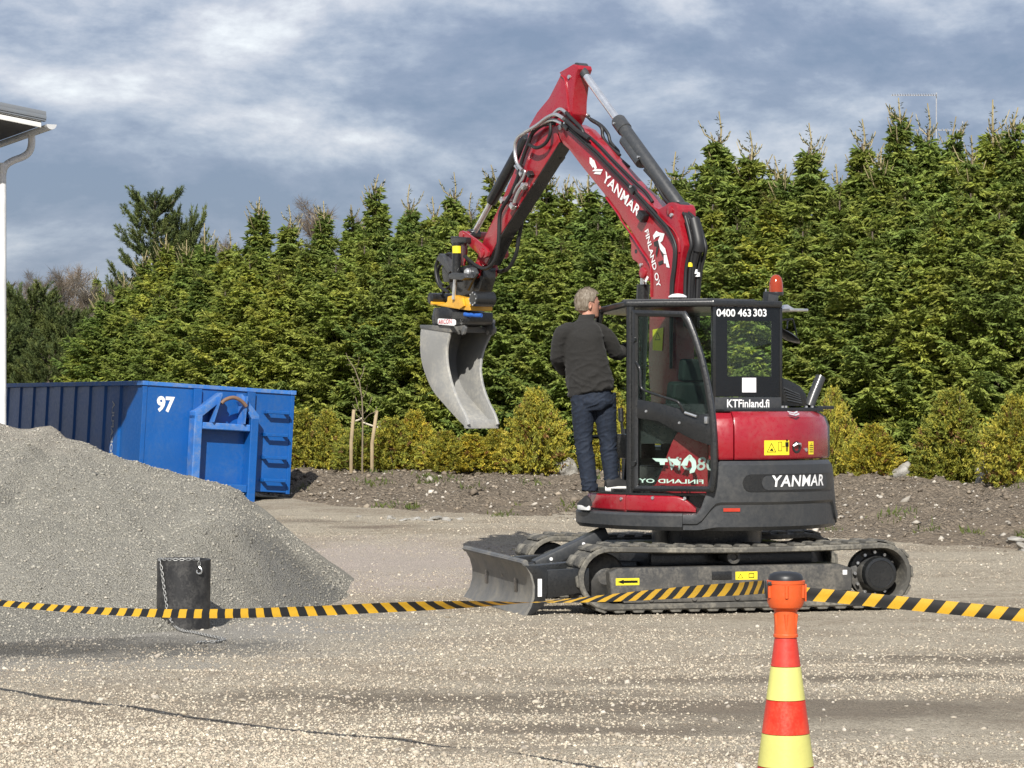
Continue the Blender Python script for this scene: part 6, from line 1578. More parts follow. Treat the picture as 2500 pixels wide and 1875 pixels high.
def hand(wr, dirv, up, curl):
    d = dirv.normalized(); u = (up - d * up.dot(d)).normalized(); s = d.cross(u)
    pal = wr + d * 0.045
    bd.loft([[wr - po + d * x + s * (w * math.cos(a)) + u * (h * math.sin(a)) for a in np.linspace(0, 2*math.pi, 12, endpoint=False)] for x, w, h in ((-0.02, .027, .020), (0.02, .036, .017), (0.06, .042, .015), (0.085, .040, .012))])
    for k, (off, ln) in enumerate(((-.030, .070), (-.010, .082), (.011, .076), (.031, .058))):
        b = wr + d * 0.082 + s * off; pts = [b]; ang = 0.0; q = b
        for j, f in enumerate((.42, .33, .25)):
            ang += curl; v = d * math.cos(ang) - u * math.sin(ang); q = q + v * ln * f; pts.append(q)
        bd.tube([p - po for p in pts], [.0095, .009, .0085, .0075], 8)
    b = wr + d * 0.03 - s * 0.034; v = (d * 0.6 - s * 0.7 - u * 0.35).normalized(); v2 = (d * 0.9 - s * 0.1 - u * 0.5).normalized()
    bd.tube([p - po for p in (b, b + v * 0.035, b + v * 0.035 + v2 * 0.03)], [.012, .011, .009], 8)
hand(wrR, Vector((0.55, 0.8, -0.05)), Vector((0, -0.2, 1)), 0.55)
hand(wrL, Vector((0.45, 0.85, 0.05)), Vector((0, -0.3, 1)), 0.5)
add_limb(bd, [hipL, knL, anL], [.085, .058, .042]); add_limb(bd, [hipR, knR, anR], [.085, .058, .042])
remeshed(bd, 0.0075, 3, 'body', m_skin, PRO)
# --- fleece
jk = MB()
jt = [(Q6(398, 832), .208, .148), (Q6(394, 812), .214, .150), (Q6(388, 770), .212, .150), (Q6(376, 690), .204, .145), (Q6(360, 600), .200, .140), (Q6(340, 510), .202, .136), (Q6(330, 445), .204, .130), (Q6(332, 402), .182, .106), (Q6(340, 370), .140, .088), (Q6(352, 346, .01), .095, .076), (Q6(364, 322, .03), .078, .076), (Q6(370, 296, .045), .076, .078)]
tilt = [.042, .040, .032, .018, 0.006, 0.006, 0.008, 0.01, 0.008, 0.0, 0, 0]
jk.loft(rel([ell(c, a, b, FACE, 24, tl_, 0.9) for (c, a, b), tl_ in zip(jt, tilt)]))
add_limb(jk, [shL + Vector((0.09, 0.02, -0.005)), shL + Vector((0.0, 0, -0.035)), (shL + elL) / 2 + Vector((-0.012, -0.01, 0)), elL, (elL * .45 + wrL * .55), wrL - (wrL - elL) * 0.06], [.074, .073, .070, .064, .057, .049])
add_limb(jk, [shR - Vector((0.09, 0.03, 0.005)), shR - Vector((0.0, 0, 0.035)), (shR + elR) / 2 + Vector((0.008, -0.02, 0.004)), elR, (elR * .45 + wrR * .55), wrR - (wrR - elR) * 0.06], [.080, .082, .076, .068, .058, .050])
def folds(c):
    w = c + po
    d1 = mnoise.noise(Vector((w.x * 5 + w.z * 4, w.y * 5, w.z * 11 - w.x * 5)))          # slanting drapes
    d2 = mnoise.noise(Vector((w.x * 9 - w.z * 5, w.y * 9, w.z * 20 + w.x * 9)))
    low = max(0.0, 1 - abs(w.z - 1.97) / 0.30)
    r1 = 1 - abs(d1) * 2.2; r2 = 1 - abs(d2) * 2.2
    return (0.004 + 0.010 * low) * max(0, r1) ** 2 + (0.003 + 0.005 * low) * max(0, r2) ** 2 - 0.005 + 0.004 * mnoise.noise(w * 6)
remeshed(jk, 0.0085, 14, 'fleece_jacket', m_fleece, PRO, folds)
# --- jeans
jn = MB()
jn.loft(rel([ell(c, a, b, FACE, 20) for c, a, b in ((Q6(402, 770), .165, .118), (Q6(404, 830), .178, .130), (Q6(408, 900), .182, .135), (Q6(410, 945), .135, .105))]))
add_limb(jn, [hipL + Vector((0.0, 0, 0.02)), (hipL * .6 + knL * .4), knL, (knL * .55 + anL * .45), anL + Vector((0, 0, 0.03)), anL + Vector((0.0, 0, -0.045))], [.112, .106, .084, .080, .070, .074])
add_limb(jn, [hipR + Vector((0.0, 0, 0.02)), (hipR * .6 + knR * .4), knR, (knR * .55 + anR * .45), anR + Vector((0, 0, 0.03)), anR + Vector((0.0, 0, -0.04))], [.112, .106, .084, .078, .068, .070])
def jfold(c):
    w = c + po
    amp = 0.25 + 0.8 * math.exp(-((w.z - 1.42) / 0.10) ** 2) + 1.0 * math.exp(-((w.z - 1.04) / 0.09) ** 2) + 0.6 * math.exp(-((w.z - 1.80) / 0.08) ** 2)
    d = mnoise.noise(Vector((w.x * 7 + w.z * 6, w.y * 8, w.z * 22 - w.x * 10)))
    return amp * 0.012 * (max(0, 1 - abs(d) * 2.4) ** 2 - 0.35) + 0.005 * mnoise.noise(w * 7)
remeshed(jn, 0.0085, 3, 'jeans', m_denim, PRO, jfold)
# --- shoes
def shoe(heel, ang, length=0.285, toe_up=0.0):
    d = Vector((math.cos(R(ang)), math.sin(R(ang)), 0)); s = Vector((-d.y, d.x, 0)); zu = Vector((0, 0, 1)); h = heel - po
    pf = ((-.01, .030, .055), (.02, .037, .075), (.07, .040, .092), (.11, .040, .085), (.16, .045, .062), (.21, .048, .048), (.25, .042, .036), (.278, .022, .022))
    rings = []
    for x, w, ht in pf:
        rings.append([h + d * x + s * (w * math.cos(a)) + zu * (0.040 + max(0, math.sin(a)) * ht + toe_up * x + min(0, math.sin(a)) * 0.004) for a in np.linspace(0, 2*math.pi, 14, endpoint=False)])
    sh = MB().loft(rings).build('shoe', m_shoe, PRO, smooth=60)
    mb = MB(); N = 18; out = []
    for k in range(N):
        a = 2 * math.pi * k / N; x = 0.134 + 0.150 * math.cos(a); w = (0.049 + 0.010 * math.cos(a - 0.3)) * math.sin(a)
        out.append((x, w))
    mb.prism(out, lambda u, v, tt: h + d * u + s * v + zu * (tt + toe_up * u), 0.0, 0.042); mb.build('sole', m_sole, sh, 0.008)
hl = Vector((EU.x + UX.x * 0.20 + UY.x * 1.17, EU.y + UX.y * 0.20 + UY.y * 1.17, 0.852)); shoe(hl, 104)
hr2 = Q6(500, 1470, 0.0); hr2.z = 1.022; shoe(hr2, 24)
# --- hair and ear
hm = MB(); hr3 = []
for z, a, b, bk in ((-0.060, .062, .070, -.026), (-0.03, .076, .090, -.016), (0.01, .083, .103, -.010), (0.05, .083, .104, -.004), (0.085, .073, .092, .0), (0.112, .052, .066, .002), (0.128, .022, .03, .0)):
    hr3.append(ell(headc + Vector((0, 0, z * HS)) + fd * bk * HS, a * HS, b * HS, TURN, 28))
hm.loft(rel(hr3))
def hairnoise(c): return 0.006 * mnoise.noise(c * 22) + 0.005 * mnoise.noise(Vector((c.x * 90, c.y * 90, c.z * 30))) + 0.004
hair = remeshed(hm, 0.006, 2, 'hair', m_hair, PRO, hairnoise)
# the face side is clear of hair: drop the faces that would cover it
bm = bmesh.new(); bm.from_mesh(hair.data)
cut = [v for v in bm.verts if (v.co - hd_).dot(fd) > 0.030 + 0.55 * max(0, (v.co - hd_).z - 0.035) and (v.co - hd_).z < 0.085]
cut += [v for v in bm.verts if (v.co - hd_).z < 0.022 and (v.co - hd_).dot(fd) > -0.022]
cut += [v for v in bm.verts if (v.co - hd_).z < -0.062]
bmesh.ops.delete(bm, geom=list(set(cut)), context='VERTS'); bm.to_mesh(hair.data); bm.free()
tuft = MB()
for k in range(260):
    th, ph = rng.uniform(0, 2*math.pi), rng.uniform(0.1, 1.25)
    n_ = sd * (math.cos(th) * math.sin(ph)) + fd * (math.sin(th) * math.sin(ph)) + Vector((0, 0, math.cos(ph)))
    if n_.dot(fd) > 0.55: continue
    b = hd_ + fd * -0.006 + Vector((n_.dot(sd) * .0, 0, 0)) + sd * n_.dot(sd) * .092 + fd * n_.dot(fd) * .112 + Vector((0, 0, 0.012 + n_.z * .130))
    d = (n_ + Vector((rng.uniform(-.5, .5), rng.uniform(-.5, .5), rng.uniform(-.2, .5))) + fd * 0.4).normalized()
    tuft.tube([b - d * 0.006, b + d * rng.uniform(.010, .022)], [.0040, .0008], 4)
tuft.build('hair_tufts', m_hair, PRO, smooth=0)
ec = hd_ + sd * 0.084 + fd * -0.002 + Vector((0, 0, -0.012)); er = MB()
er.loft([[ec + sd * (0.014 * k) + fd * (-0.012 * k + 0.017 * sc_ * math.cos(a)) + Vector((0, 0, 0.032 * sc_ * math.sin(a) + 0.004 * math.cos(a))) for a in np.linspace(0, 2*math.pi, 14, endpoint=False)] for k, sc_ in ((-.6, .7), (0.4, .95), (0.9, 1.0), (1.0, .8), (0.55, .55))])
er.build('ear', m_skin, PRO, smooth=70)
er2 = MB(); ec2 = hd_ - sd * 0.084 + Vector((0, 0, -0.012))
er2.loft([[ec2 - sd * (0.014 * k) + fd * (-0.012 * k + 0.017 * sc_ * math.cos(a)) + Vector((0, 0, 0.032 * sc_ * math.sin(a))) for a in np.linspace(0, 2*math.pi, 14, endpoint=False)] for k, sc_ in ((-.6, .7), (0.4, .95), (0.9, 1.0), (1.0, .8))])
er2.build('ear', m_skin, PRO, smooth=70)
m_eye = plain('eye', (0.10, 0.08, 0.07), 0.2)
for s in (-1, 1):
    c = hd_ + fd * 0.091 + sd * (0.031 * s) + Vector((0, 0, 0.002)); MB().lathe([(0.003, 0.011), (0.009, 0.007), (0.011, 0.0)], c, fd, 12).build('eye', m_eye, PRO, smooth=60)
# ================================================================ vegetation
def leaf_material(name, trans=0.28, rough=0.6):
    t = NT(name); c = t.attr('tone')
    c = t.mix(1.0, c, t.ramp(t.noise(1.1, 3), [(0.3, 0.82), (0.7, 1.16)]), 'MULTIPLY')
    oi = t.node('ShaderNodeObjectInfo')
    c = t.mix(1.0, c, t.ramp(oi.outputs['Random'], [(0.0, (0.78, 0.86, 0.90)), (0.5, (1.0, 1.0, 1.0)), (1.0, (1.22, 1.12, 0.95))]), 'MULTIPLY')
    p = t.principled(c, rough, 0, None, **{'Specular IOR Level': 0.35})
    tl = t.node('ShaderNodeBsdfTranslucent'); t.l.new(c, tl.inputs[0])
    mx = t.node('ShaderNodeMixShader'); mx.inputs[0].default_value = trans; t.l.new(p, mx.inputs[1]); t.l.new(tl.outputs[0], mx.inputs[2])
    return t.finish(mx.outputs[0])
m_needle = leaf_material('spruce_needles', 0.4); m_thuja = leaf_material('cypress_sprays', 0.4); m_pine = leaf_material('pine_needles', 0.2)
m_trunk = paint('spruce_bark', (0.11, 0.085, 0.065), 0.9, 0.6, (0.07, 0.06, 0.05), coat=0, scale=10)
m_shoot = plain('bare_shoot', (0.30, 0.25, 0.13), 0.8)
m_twig = leaf_material('winter_twigs', 0.0, 0.9)

def clump_mesh(name, P, D, L, Wd, cols, mat, blades=2):
    """pointed crossed blades: P base, D unit direction, L length, Wd half-width"""
    n = len(P); L = L[:, None]; Wd = Wd[:, None]
    ref = nrng.normal(size=(n, 3)); s1 = np.cross(D, ref); s1 /= np.linalg.norm(s1, axis=1, keepdims=True) + 1e-9; s2 = np.cross(D, s1)
    tip = P + D * L; md = P + D * L * 0.45
    if blades == 2:
        V = np.stack([P, tip, md + s1*Wd, md - s1*Wd, md + s2*Wd, md - s2*Wd], 1); q = np.array([[0, 2, 1, 3], [0, 4, 1, 5]])
    else:
        V = np.stack([P, tip, md + s1*Wd, md - s1*Wd], 1); q = np.array([[0, 2, 1, 3]])
    k = V.shape[1]
    F = (q[None] + (np.arange(n) * k)[:, None, None]).reshape(-1, 4)
    me = bpy.data.meshes.new(name)
    me.vertices.add(n * k); me.vertices.foreach_set('co', V.reshape(-1).astype(np.float32))
    me.loops.add(len(F) * 4); me.loops.foreach_set('vertex_index', F.reshape(-1).astype(np.int32))
    me.polygons.add(len(F)); me.polygons.foreach_set('loop_start', (np.arange(len(F)) * 4).astype(np.int32))
    me.update(calc_edges=True)
    a = me.color_attributes.new('tone', 'FLOAT_COLOR', 'POINT')
    a.data.foreach_set('color', np.concatenate([np.repeat(cols, k, 0), np.ones((n * k, 1))], 1).reshape(-1).astype(np.float32))
    me.materials.append(mat); return me
def unit(v): return v / (np.linalg.norm(v, axis=-1, keepdims=True) + 1e-9)

def spruce(seed, H, Rm, dense=1.0):
    g = np.random.default_rng(seed)
    PP, DD, LL, WW, CC = [], [], [], [], []
    shoots = MB()
    zc = 0.12; HT = H - 0.62
    br = []
    while zc < HT:
        f = zc / HT; nb = int(6.5 + 4 * (1 - f))
        L0 = Rm * (1 - f) ** 0.62 * (0.30 + 0.70 * float(sstep(0.0, 0.30, 1 - f))) + 0.06
        a0 = g.uniform(0, 6.28)
        for k in range(nb):
            br.append((max(0.05, zc + g.normal(0, 0.14)), a0 + k * 6.283 / nb + g.normal(0, 0.22), L0 * g.uniform(0.6, 1.2), f))
        zc += g.uniform(0.20, 0.30) * (1 - 0.55 * f)
    for z, az, L, f in br:
        out = np.array([math.cos(az), math.sin(az), 0.0]); side = np.array([-out[1], out[0], 0.0])
        e0 = -0.30 + 0.95 * f + g.normal(0, 0.2); cu = 0.30 + g.normal(0, 0.10)
        m = max(4, int(L / 0.066 * dense)); s = (np.arange(m) + g.uniform(0.3, 0.7)) / m
        ax = np.outer(L * s, out) + np.array([0, 0, 1])[None] * (L * (e0 * s + cu * s * s))[:, None] + np.array([0, 0, z])
        dv = unit(out[None] + np.array([0, 0, 1])[None] * (e0 + 2 * cu * s)[:, None])
        tone = np.array([(0.255, 0.318, 0.072), (0.315, 0.368, 0.082), (0.205, 0.270, 0.066), (0.35, 0.39, 0.088)])[g.integers(0, 4)] * g.uniform(0.85, 1.2)
        keep = s > 0.18
        PP.append(ax[keep]); DD.append(dv[keep]); LL.append(np.full(keep.sum(), 0.12)); WW.append(np.full(keep.sum(), 0.021)); CC.append(np.tile(tone, (keep.sum(), 1)))
        for sg in (-1, 1):
            tl = (0.42 * L * (1 - s) * (0.5 + s) + 0.09) * g.uniform(0.7, 1.25, m)
            td = unit(dv * 0.62 + side[None] * sg * 0.78 + np.array([0, 0, 1])[None] * g.normal(-0.42, 0.28, m)[:, None])
            nq = 4
            for q in range(nq):
                fr = (q + 0.2) / nq
                base = ax + td * (tl * fr)[:, None] + np.array([0, 0, -1])[None] * (0.10 * tl * fr ** 2)[:, None]
                ok = (s > 0.15) & (tl * fr > 0.02) if q else (s > 0.12)
                for s2 in (-1, 1):
                    pd = unit(td * 0.85 + np.cross(td, np.array([0, 0, 1.0])) * s2 * g.uniform(0.3, 0.8, m)[:, None] + g.normal(0, 0.22, (m, 3)) + np.array([0, 0, -0.28]))
                    PP.append(base[ok]); DD.append(pd[ok]); LL.append((g.uniform(0.08, 0.15, m))[ok]); WW.append(g.uniform(0.014, 0.023, m)[ok])
                    CC.append(tone[None] * g.uniform(0.75, 1.3, (ok.sum(), 1)))
    # leader with a few upright bare shoots
    n = int(3 + g.integers(0, 3))
    top = H
    shoots.tube([(0, 0, H - 0.9), (g.normal(0, .02), g.normal(0, .02), H - 0.3), (g.normal(0, .03), g.normal(0, .03), H)], [0.017, 0.014, 0.009], 5)
    for k in range(4 + n):
        a = g.uniform(0, 6.28); zb = H - g.uniform(0.30, 0.9); ln = g.uniform(0.20, 0.40) * (0.55 + (H - zb))
        d = Vector((math.cos(a), math.sin(a), 0))
        shoots.tube([(0, 0, zb), tuple(d * ln * 0.5 + Vector((0, 0, zb + ln * 0.35))), tuple(d * ln * 0.75 + Vector((0, 0, zb + ln * 0.95)))], [0.010, 0.009, 0.006], 4)
        mm = 14; ss = g.uniform(0, 1, mm); p = np.array([[d.x * ln * .6 * q, d.y * ln * .6 * q, zb + ln * (.25 + .45 * q) * q] for q in ss])
        PP.append(p); DD.append(unit(np.tile([d.x * .5, d.y * .5, 0.8], (mm, 1)) + g.normal(0, .45, (mm, 3)))); LL.append(g.uniform(.05, .09, mm)); WW.append(np.full(mm, .008)); CC.append(np.tile([(0.12, 0.125, 0.035)], (mm, 1)) * g.uniform(.7, 1.2, (mm, 1)))
    mm = 40; zz = H - g.uniform(0.05, 0.8, mm) ** 0.8; p = np.stack([g.normal(0, .012, mm), g.normal(0, .012, mm), zz], 1)
    PP.append(p); DD.append(unit(g.normal(0, 1, (mm, 3)) * [1, 1, .3] + [0, 0, .5])); LL.append(g.uniform(.05, .09, mm)); WW.append(np.full(mm, .008)); CC.append(np.tile([(0.12, 0.12, 0.035)], (mm, 1)))
    me = clump_mesh('crown', np.concatenate(PP), np.concatenate(DD), np.concatenate(LL), np.concatenate(WW), np.concatenate(CC), m_needle)
    tr_ = MB().tube([(0, 0, -0.2), (0.01, 0, H * 0.5), (0, 0, H - 0.4)], [0.085, 0.05, 0.012], 8)
    for z, az, L, f in br:
        e = -0.30 + 0.75 * f; tr_.tube([(0, 0, z), (math.cos(az) * L * .45, math.sin(az) * L * .45, z + L * .45 * (e + .15)), (math.cos(az) * L * .85, math.sin(az) * L * .85, z + L * (e * .85 + .34 * .72))], [0.014, 0.009, 0.004], 3, cap=False)
    return me, tr_.mesh('trunk', m_trunk, smooth=50, fix=False), shoots.mesh('leader', m_shoot, smooth=0, fix=False)
SPR = [spruce(1, 6.0, 1.45), spruce(2, 6.0, 1.30), spruce(3, 6.0, 1.55)]

def place_tree(name, meshes, names, X, Y, z, sc_, rz, label, cat, group):
    o = empty(name, (X, Y, z), rz, label, cat, group)
    o.scale = sc_ if isinstance(sc_, tuple) else (sc_, sc_, sc_)
    for m, nm in zip(meshes, names): link(nm, m, o)
    return o
row = lambda px: float(np.interp(px, [0, 150, 700, 1400, 2000, 2500], [54, 51, 45.5, 43.5, 40.2, 37.8]))
# (photo column, photo row of the tip, distance behind the row)
tops = [(2500, 330, 0.6), (2478, 262, 0), (2425, 243, 0.3), (2372, 330, -0.5), (2330, 285, 0.5), (2265, 252, 0.2), (2195, 238, -0.1), (2150, 360, -0.6), (2105, 290, 0.2), (2040, 400, 0.4), (1975, 300, 0.1), (1915, 400, -0.3), (1895, 380, 0.8), (1831, 318, 0.2), (1755, 272, 0),
        (1700, 400, 0.6), (1650, 370, 0.2), (1590, 430, 0.5), (1500, 400, 0.3), (1440, 410, 0), (1385, 425, 0.6), (1335, 420, 0.2), (1270, 440, 0.5), (1205, 402, 0.2), (1150, 470, 0.6), (1108, 420, 0), (1055, 480, 0.4), (1000, 450, 0.2), (918, 425, 0.3), (860, 500, 0.5), (790, 490, 0.2), (705, 500, 0.4), (632, 480, 0.0), (560, 560, 0.3), (500, 545, 0.6), (455, 585, 0.1), (405, 570, 0.3), (355, 610, 0.5), (300, 660, 0.1), (255, 700, -0.2), (220, 780, -0.6)]
fill = [(2370, 420, -.8), (2210, 430, -.9), (2050, 440, -.8), (1880, 450, -.9), (1740, 450, -.8), (1460, 500, -.7), (1310, 500, -.8), (1160, 540, -.8), (1030, 540, -.8), (890, 560, -.8), (755, 570, -.8), (610, 600, -.8), (490, 650, -.8), (390, 690, -.8), (2440, 470, -1.3), (2290, 500, -1.2), (2130, 520, -1.3), (1960, 520, -1.2), (1800, 500, -1.2), (1660, 560, -1.2), (1520, 560, -1.1), (1370, 560, -1.2), (1230, 570, -1.2), (1090, 590, -1.2), (950, 600, -1.3), (820, 610, -1.2), (680, 640, -1.2), (550, 680, -1.3), (430, 720, -1.2), (330, 760, -1.2)]
order = sorted([(p, 'tall') for p in tops] + [(p, 'low') for p in fill], key=lambda q: q[0][0])
n_t = n_l = 0
def ordinal(n):
    w = ['first', 'second', 'third', 'fourth', 'fifth', 'sixth', 'seventh', 'eighth', 'ninth', 'tenth', 'eleventh', 'twelfth', 'thirteenth', 'fourteenth', 'fifteenth', 'sixteenth', 'seventeenth', 'eighteenth', 'nineteenth', 'twentieth']
    if n < 20: return w[n]
    tens = {2: 'twenty', 3: 'thirty', 4: 'forty'}; q, r_ = divmod(n + 1, 10)
    return (tens[q] + '-' + w[r_ - 1]) if r_ else {3: 'thirtieth', 4: 'fortieth', 2: 'twentieth'}[q]
for (px, py, dy), kind in order:
    Y = row(px) + dy; X = (px - 1250) / FPX * Y; z = 0.5; top = CAM_H + (HOR - py) / FPX * Y
    h = (top - z) / 6.0
    v = rng.randrange(3); w = min(1.0, 0.35 + 0.65 * h) * rng.uniform(0.95, 1.2)
    if kind == 'tall':
        lab = f'tall spruce in the hedge, {ordinal(n_t)} tip counted from the left'; n_t += 1
    else:
        lab = f'shorter spruce filling the hedge front, {ordinal(n_l)} counted from the left'; n_l += 1
    place_tree('spruce_tree', SPR[v], ('crown', 'trunk', 'leader')[:3 if kind == 'tall' else 2], X, Y, z, (w, w, h), rng.uniform(0, 6.28), lab, 'tree', 'spruces of the hedge')

# ---- yellow-green cypress shrubs in front of the hedge
def shrub(seed, H, Rm):
    g = np.random.default_rng(seed); PP, DD, LL, WW, CC = [], [], [], [], []
    n = 1500
    for k in range(n):
        f = g.uniform(0.02, 1.0) ** 0.8; az = g.uniform(0, 6.283); r = Rm * (math.sin(math.pi * min(0.97, 0.30 + 0.70 * f)) ** 0.6) * g.uniform(0.35, 1.35)
        if f > 0.55: r *= ((1.15 - f) / 0.60) ** 0.7
        b = np.array([math.cos(az) * r * .85, math.sin(az) * r * .85, f * H * 0.92]); d = unit(np.array([math.cos(az) * .75, math.sin(az) * .75, 0.45]) + g.normal(0, .45, 3))
        fan = unit(np.cross(d, g.normal(0, 1, 3))); ln = g.uniform(0.09, 0.20)
        tone = np.array([(0.55, 0.51, 0.085), (0.44, 0.445, 0.08), (0.63, 0.55, 0.095), (0.35, 0.37, 0.075)])[g.integers(0, 4)] * g.uniform(.75, 1.15)
        if g.uniform() < 0.05: tone = np.array((0.32, 0.18, 0.07))
        q = np.linspace(0.05, 1, 4)
        for sg in (-1, 0, 1):
            PP.append(b + np.outer(q * ln, d)); DD.append(unit(d[None] * 0.8 + fan[None] * (sg * (0.9 - .3 * q))[:, None] + g.normal(0, .25, (4, 3))))
            LL.append((0.05 + 0.03 * (1 - q)) * g.uniform(.8, 1.3, 4)); WW.append(np.full(4, 0.0125)); CC.append(np.tile(tone, (4, 1)) * g.uniform(.8, 1.2, (4, 1)))
    me = clump_mesh('foliage', np.concatenate(PP), np.concatenate(DD), np.concatenate(LL), np.concatenate(WW), np.concatenate(CC), m_thuja)
    st = MB()
    for k in range(7):
        a = g.uniform(0, 6.28); st.tube([(0, 0, -0.1), (math.cos(a) * Rm * .25, math.sin(a) * Rm * .25, H * .4), (math.cos(a) * Rm * .4, math.sin(a) * Rm * .4, H * g.uniform(.6, .95))], [0.02, 0.014, 0.005], 5)
    return me, st.mesh('stems', m_trunk, smooth=60, fix=False)
SHR = [shrub(21, 1.5, 0.62), shrub(22, 1.5, 0.72), shrub(23, 1.5, 0.55)]
shr = [(665, 965, 95, 43), (735, 985, 110, 43), (800, 985, 80, 43), (862, 1035, 70, 43), (955, 1005, 100, 43), (1012, 985, 90, 43), (1085, 1040, 90, 43), (1150, 1050, 100, 43), (1215, 1035, 90, 43), (1308, 925, 105, 43), (1345, 1060, 70, 43), (1490, 930, 110, 43), (1548, 960, 80, 43), (2035, 925, 75, 38),
       (2132, 1020, 100, 37), (2325, 925, 145, 37), (2482, 940, 120, 36), (2290, 1080, 80, 37), (2070, 1075, 60, 38)]
for i, (px, py, w, Y) in enumerate(sorted(shr)):
    for _ in range(4): Y = float(crest_y((px - 1250) / FPX * Y)) + 0.45 + 0.25 * ((i * 7) % 3 - 1)
    X = (px - 1250) / FPX * Y; z = soil_at(X, Y) - 0.02; top = CAM_H + (HOR - py) / FPX * Y
    h = max(0.35, 0.9 * (top - z) / 1.5)
    w = 1.3 * w / 2 * Y / FPX / 0.62
    o = place_tree('cypress_shrub', SHR[i % 3], ('foliage', 'stems'), X, Y, z, (w, w, h), rng.uniform(0, 6.28), f'yellow-green cypress shrub before the hedge, {ordinal(i)} counted from the left', 'shrub', 'cypress shrubs on the bank')

# ---- pine rising behind the hedge, and pine bushes at the left
def pine(seed, H, Rm, crown0, step=(.42, .6)):
    g = np.random.default_rng(seed); PP, DD, LL, WW, CC = [], [], [], [], []; tr_ = MB().tube([(0, 0, -.2), (0, 0, H * .6), (0, 0, H - .2)], [0.12, 0.08, 0.02], 8)
    def tuft(c, up, m=64):
        tone = np.array([(0.135, 0.17, 0.052), (0.17, 0.20, 0.058), (0.105, 0.14, 0.048)])[g.integers(0, 3)]
        s = g.uniform(0, 1, m)
        PP.append(c + np.outer(s * .26, up)); DD.append(unit(up[None] * .9 + g.normal(0, .5, (m, 3)))); LL.append(g.uniform(.06, .11, m)); WW.append(np.full(m, .0062)); CC.append(np.tile(tone, (m, 1)) * g.uniform(.75, 1.25, (m, 1)))
    z = crown0
    while z < H - .2:
        f = (z - crown0) / (H - crown0); L0 = Rm * (1 - f) ** 0.7 + 0.18; a0 = g.uniform(0, 6.28)
        for k in range(6):
            az = a0 + k * 1.047 + g.normal(0, .15); L = L0 * g.uniform(.7, 1.12); o = np.array([math.cos(az), math.sin(az), 0]); e = 0.15 + .45 * f
            pt = lambda q: o * L * q + np.array([0, 0, z + L * (e * q + .42 * q * q)])
            tr_.tube([tuple(pt(q)) for q in (0, .35, .7, 1)], [0.03, 0.022, 0.014, 0.007], 4, cap=False)
            sd_ = np.array([-o[1], o[0], 0])
            for q in np.linspace(.35, 1, 3 + int(L * 5)):
                for sg in (-1, 0, 1):
                    tuft(pt(q) + sd_ * sg * (.30 * L * (1.15 - q)) + g.normal(0, .04, 3), unit(o * .55 + sd_ * sg * .5 + np.array([0, 0, .85]) + g.normal(0, .15, 3)))
        z += g.uniform(*step)
    tuft(np.array([0, 0, H - .3]), np.array([0, 0, 1.0]))
    return clump_mesh('crown', np.concatenate(PP), np.concatenate(DD), np.concatenate(LL), np.concatenate(WW), np.concatenate(CC), m_pine), tr_.mesh('trunk', m_trunk, smooth=60, fix=False)
def at_row(px, Y): return (px - 1250) / FPX * Y
P1 = pine(31, 6.5, 1.05, 2.4)
place_tree('pine_tree', P1, ('crown', 'trunk'), at_row(378, 61), 61, 0.4, 1.0, 0.4, 'dark pine rising above the left end of the hedge', 'tree', None)
P2 = pine(32, 3.6, 1.15, 0.2, (.26, .36))
for i, (px, py, Y, w, lab) in enumerate(((75, 720, 57, 1.1, 'bushy dark pine above the container at the left edge'), (165, 770, 56.5, 0.9, 'smaller bushy pine between the left pine and the hedge'), (10, 800, 55.5, 0.9, 'bushy pine partly hidden by the downpipe'), (120, 850, 54.5, 0.8, 'low bushy pine right behind the container rim'), (455, 545, 62, 0.8, 'small pine top right of the tall dark pine'))):
    top = CAM_H + (HOR - py) / FPX * Y
    place_tree('pine_tree', P2, ('crown', 'trunk'), at_row(px, Y), Y, 0.4, (w, w, (top - .4) / 3.6), i * 1.3, lab, 'tree', 'bushy pines at the left')

# ---- bare birches and firs far behind
def bare_tree(seed, H):
    g = np.random.default_rng(seed); tr_ = MB(); tr_.tube([(0, 0, -.3), (g.normal(0, .1), 0, H * .5), (g.normal(0, .2), 0, H)], [0.11, 0.07, 0.012], 6)
    PP, DD, LL, WW, CC = [], [], [], [], []
    for k in range(60):
        f = g.uniform(.22, .97); az = g.uniform(0, 6.28); L = (1.5 * (1 - f) + .5) * g.uniform(.6, 1.1); up = g.uniform(.7, 1.5)
        a = np.array([0, 0, f * H]); b = a + np.array([math.cos(az) * L, math.sin(az) * L, up * L])
        tr_.tube([tuple(a), tuple((a + b) / 2 + [0, 0, -.06]), tuple(b)], [0.03, 0.018, 0.006], 4, cap=False)
        m = 120; q = g.uniform(.15, 1, m); base = a + (b - a)[None] * q[:, None]
        d = unit((b - a)[None] / L * .5 + g.normal(0, .8, (m, 3)) + [0, 0, .25])
        PP.append(base); DD.append(d); LL.append(g.uniform(.2, .6, m)); WW.append(np.full(m, .006)); CC.append(np.tile(np.array([(0.125, 0.10, 0.075), (0.105, 0.085, 0.065), (0.15, 0.118, 0.085)])[g.integers(0, 3)], (m, 1)) * g.uniform(.8, 1.2, (m, 1)))
    return clump_mesh('twigs', np.concatenate(PP), np.concatenate(DD), np.concatenate(LL), np.concatenate(WW), np.concatenate(CC), m_twig, 1), tr_.mesh('trunk', m_birch, smooth=60, fix=False)
m_birch = paint('pale_birch_bark', (0.30, 0.26, 0.22), 0.8, 0.6, (0.13, 0.10, 0.08), coat=0, scale=6)
BT = [bare_tree(41, 8), bare_tree(42, 8)]
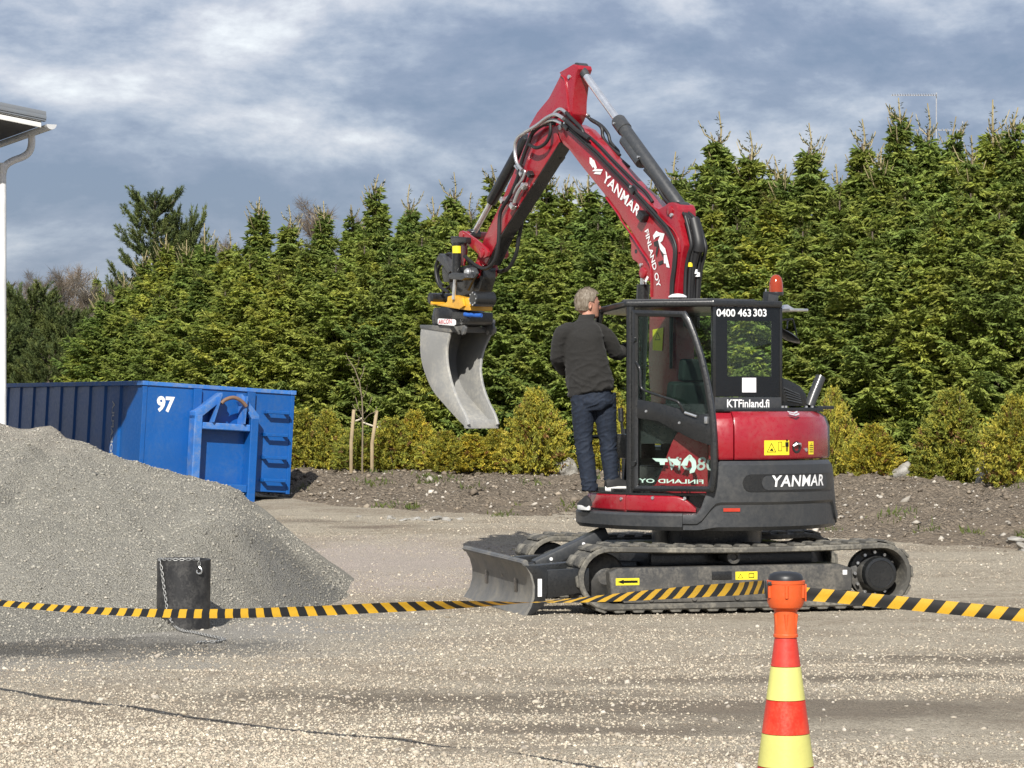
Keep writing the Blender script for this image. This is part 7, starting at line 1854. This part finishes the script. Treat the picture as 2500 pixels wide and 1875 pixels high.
bt = [(25, 680, 100), (60, 640, 105), (95, 625, 98), (130, 650, 108), (150, 610, 101), (185, 600, 104), (215, 640, 97), (240, 690, 103), (262, 710, 110), (300, 640, 112), (45, 720, 92), (110, 730, 90), (170, 720, 93), (225, 740, 90), (545, 580, 96), (775, 492, 100), (900, 505, 98), (1180, 480, 100)]
left_n = 0
for i, (px, py, Y) in enumerate(sorted(bt)):
    top = CAM_H + (HOR - py) / FPX * Y; h = (top - .4) / 8 * (0.86 if px < 500 else 0.95)
    place_tree('bare_birch', BT[i % 2], ('twigs', 'trunk'), at_row(px, Y), Y, 0.4, (h * 1.05, h * 1.05, h), i * 2.1, f'leafless brown birch far behind the hedge, {ordinal(i)} counted from the left', 'tree', 'bare birches in the distance')
for i, (px, py, Y) in enumerate(((236, 650, 115), (205, 700, 112))):
    top = CAM_H + (HOR - py) / FPX * Y; h = (top - .4) / 6
    place_tree('spruce_tree', SPR[i], ('crown', 'trunk', 'leader'), at_row(px, Y), Y, 0.4, (h * .8, h * .8, h), i * 1.0, ['dark pointed fir far off between the bare birches and the pine', 'lower dark fir far off among the bare birches'][i], 'tree', 'far firs')
# a far wood that closes the gaps at the horizon
g = np.random.default_rng(77); n = 26000
px = np.concatenate([g.uniform(-60, 420, n // 2), g.uniform(420, 2560, n // 2)]); Y = g.uniform(118, 140, n)
hmax = np.where(px < 420, 6.0, 4.6) + 1.2 * fbm(px * 0.02, Y * 0, 1.0, 3, 91)
z = g.uniform(0, 1, n) ** 0.8 * hmax
P = np.stack([(px - 1250) / FPX * Y, Y, z + 0.3], 1)
cols = np.array([(0.11, 0.085, 0.065), (0.13, 0.10, 0.075), (0.06, 0.065, 0.035), (0.08, 0.075, 0.045)])[g.integers(0, 4, n)] * g.uniform(.8, 1.2, (n, 1))
tag(link('far_wood', clump_mesh('far_wood', P, unit(g.normal(0, .5, (n, 3)) + [0, 0, .8]), g.uniform(.5, 1.3, n), g.uniform(.03, .09, n), cols, m_twig, 1)), kind='stuff')

# ---- sparse weeds on the bank
g = np.random.default_rng(88); PP, DD = [], []
for k in range(46):
    X = g.uniform(-3.5, 8.5); Y = float(toe_y(X) + (crest_y(X) - toe_y(X)) * g.uniform(0.0, 1.0)); m = int(g.integers(14, 50)); sp_ = g.uniform(.05, .16)
    xy = np.stack([X + g.normal(0, sp_, m), Y + g.normal(0, sp_, m)], 1); zz = bank_z(xy[:, 0], xy[:, 1])
    PP.append(np.concatenate([xy, zz[:, None] - .01], 1)); DD.append(unit(g.normal(0, .5, (m, 3)) * [1, 1, .3] + [0, 0, .8]))
P = np.concatenate(PP); n = len(P)
tag(link('bank_weeds', clump_mesh('bank_weeds', P, np.concatenate(DD), g.uniform(.05, .14, n), g.uniform(.006, .012, n), np.array([(0.13, 0.17, 0.035), (0.18, 0.19, 0.05)])[g.integers(0, 2, n)], m_thuja, 1)), kind='stuff')
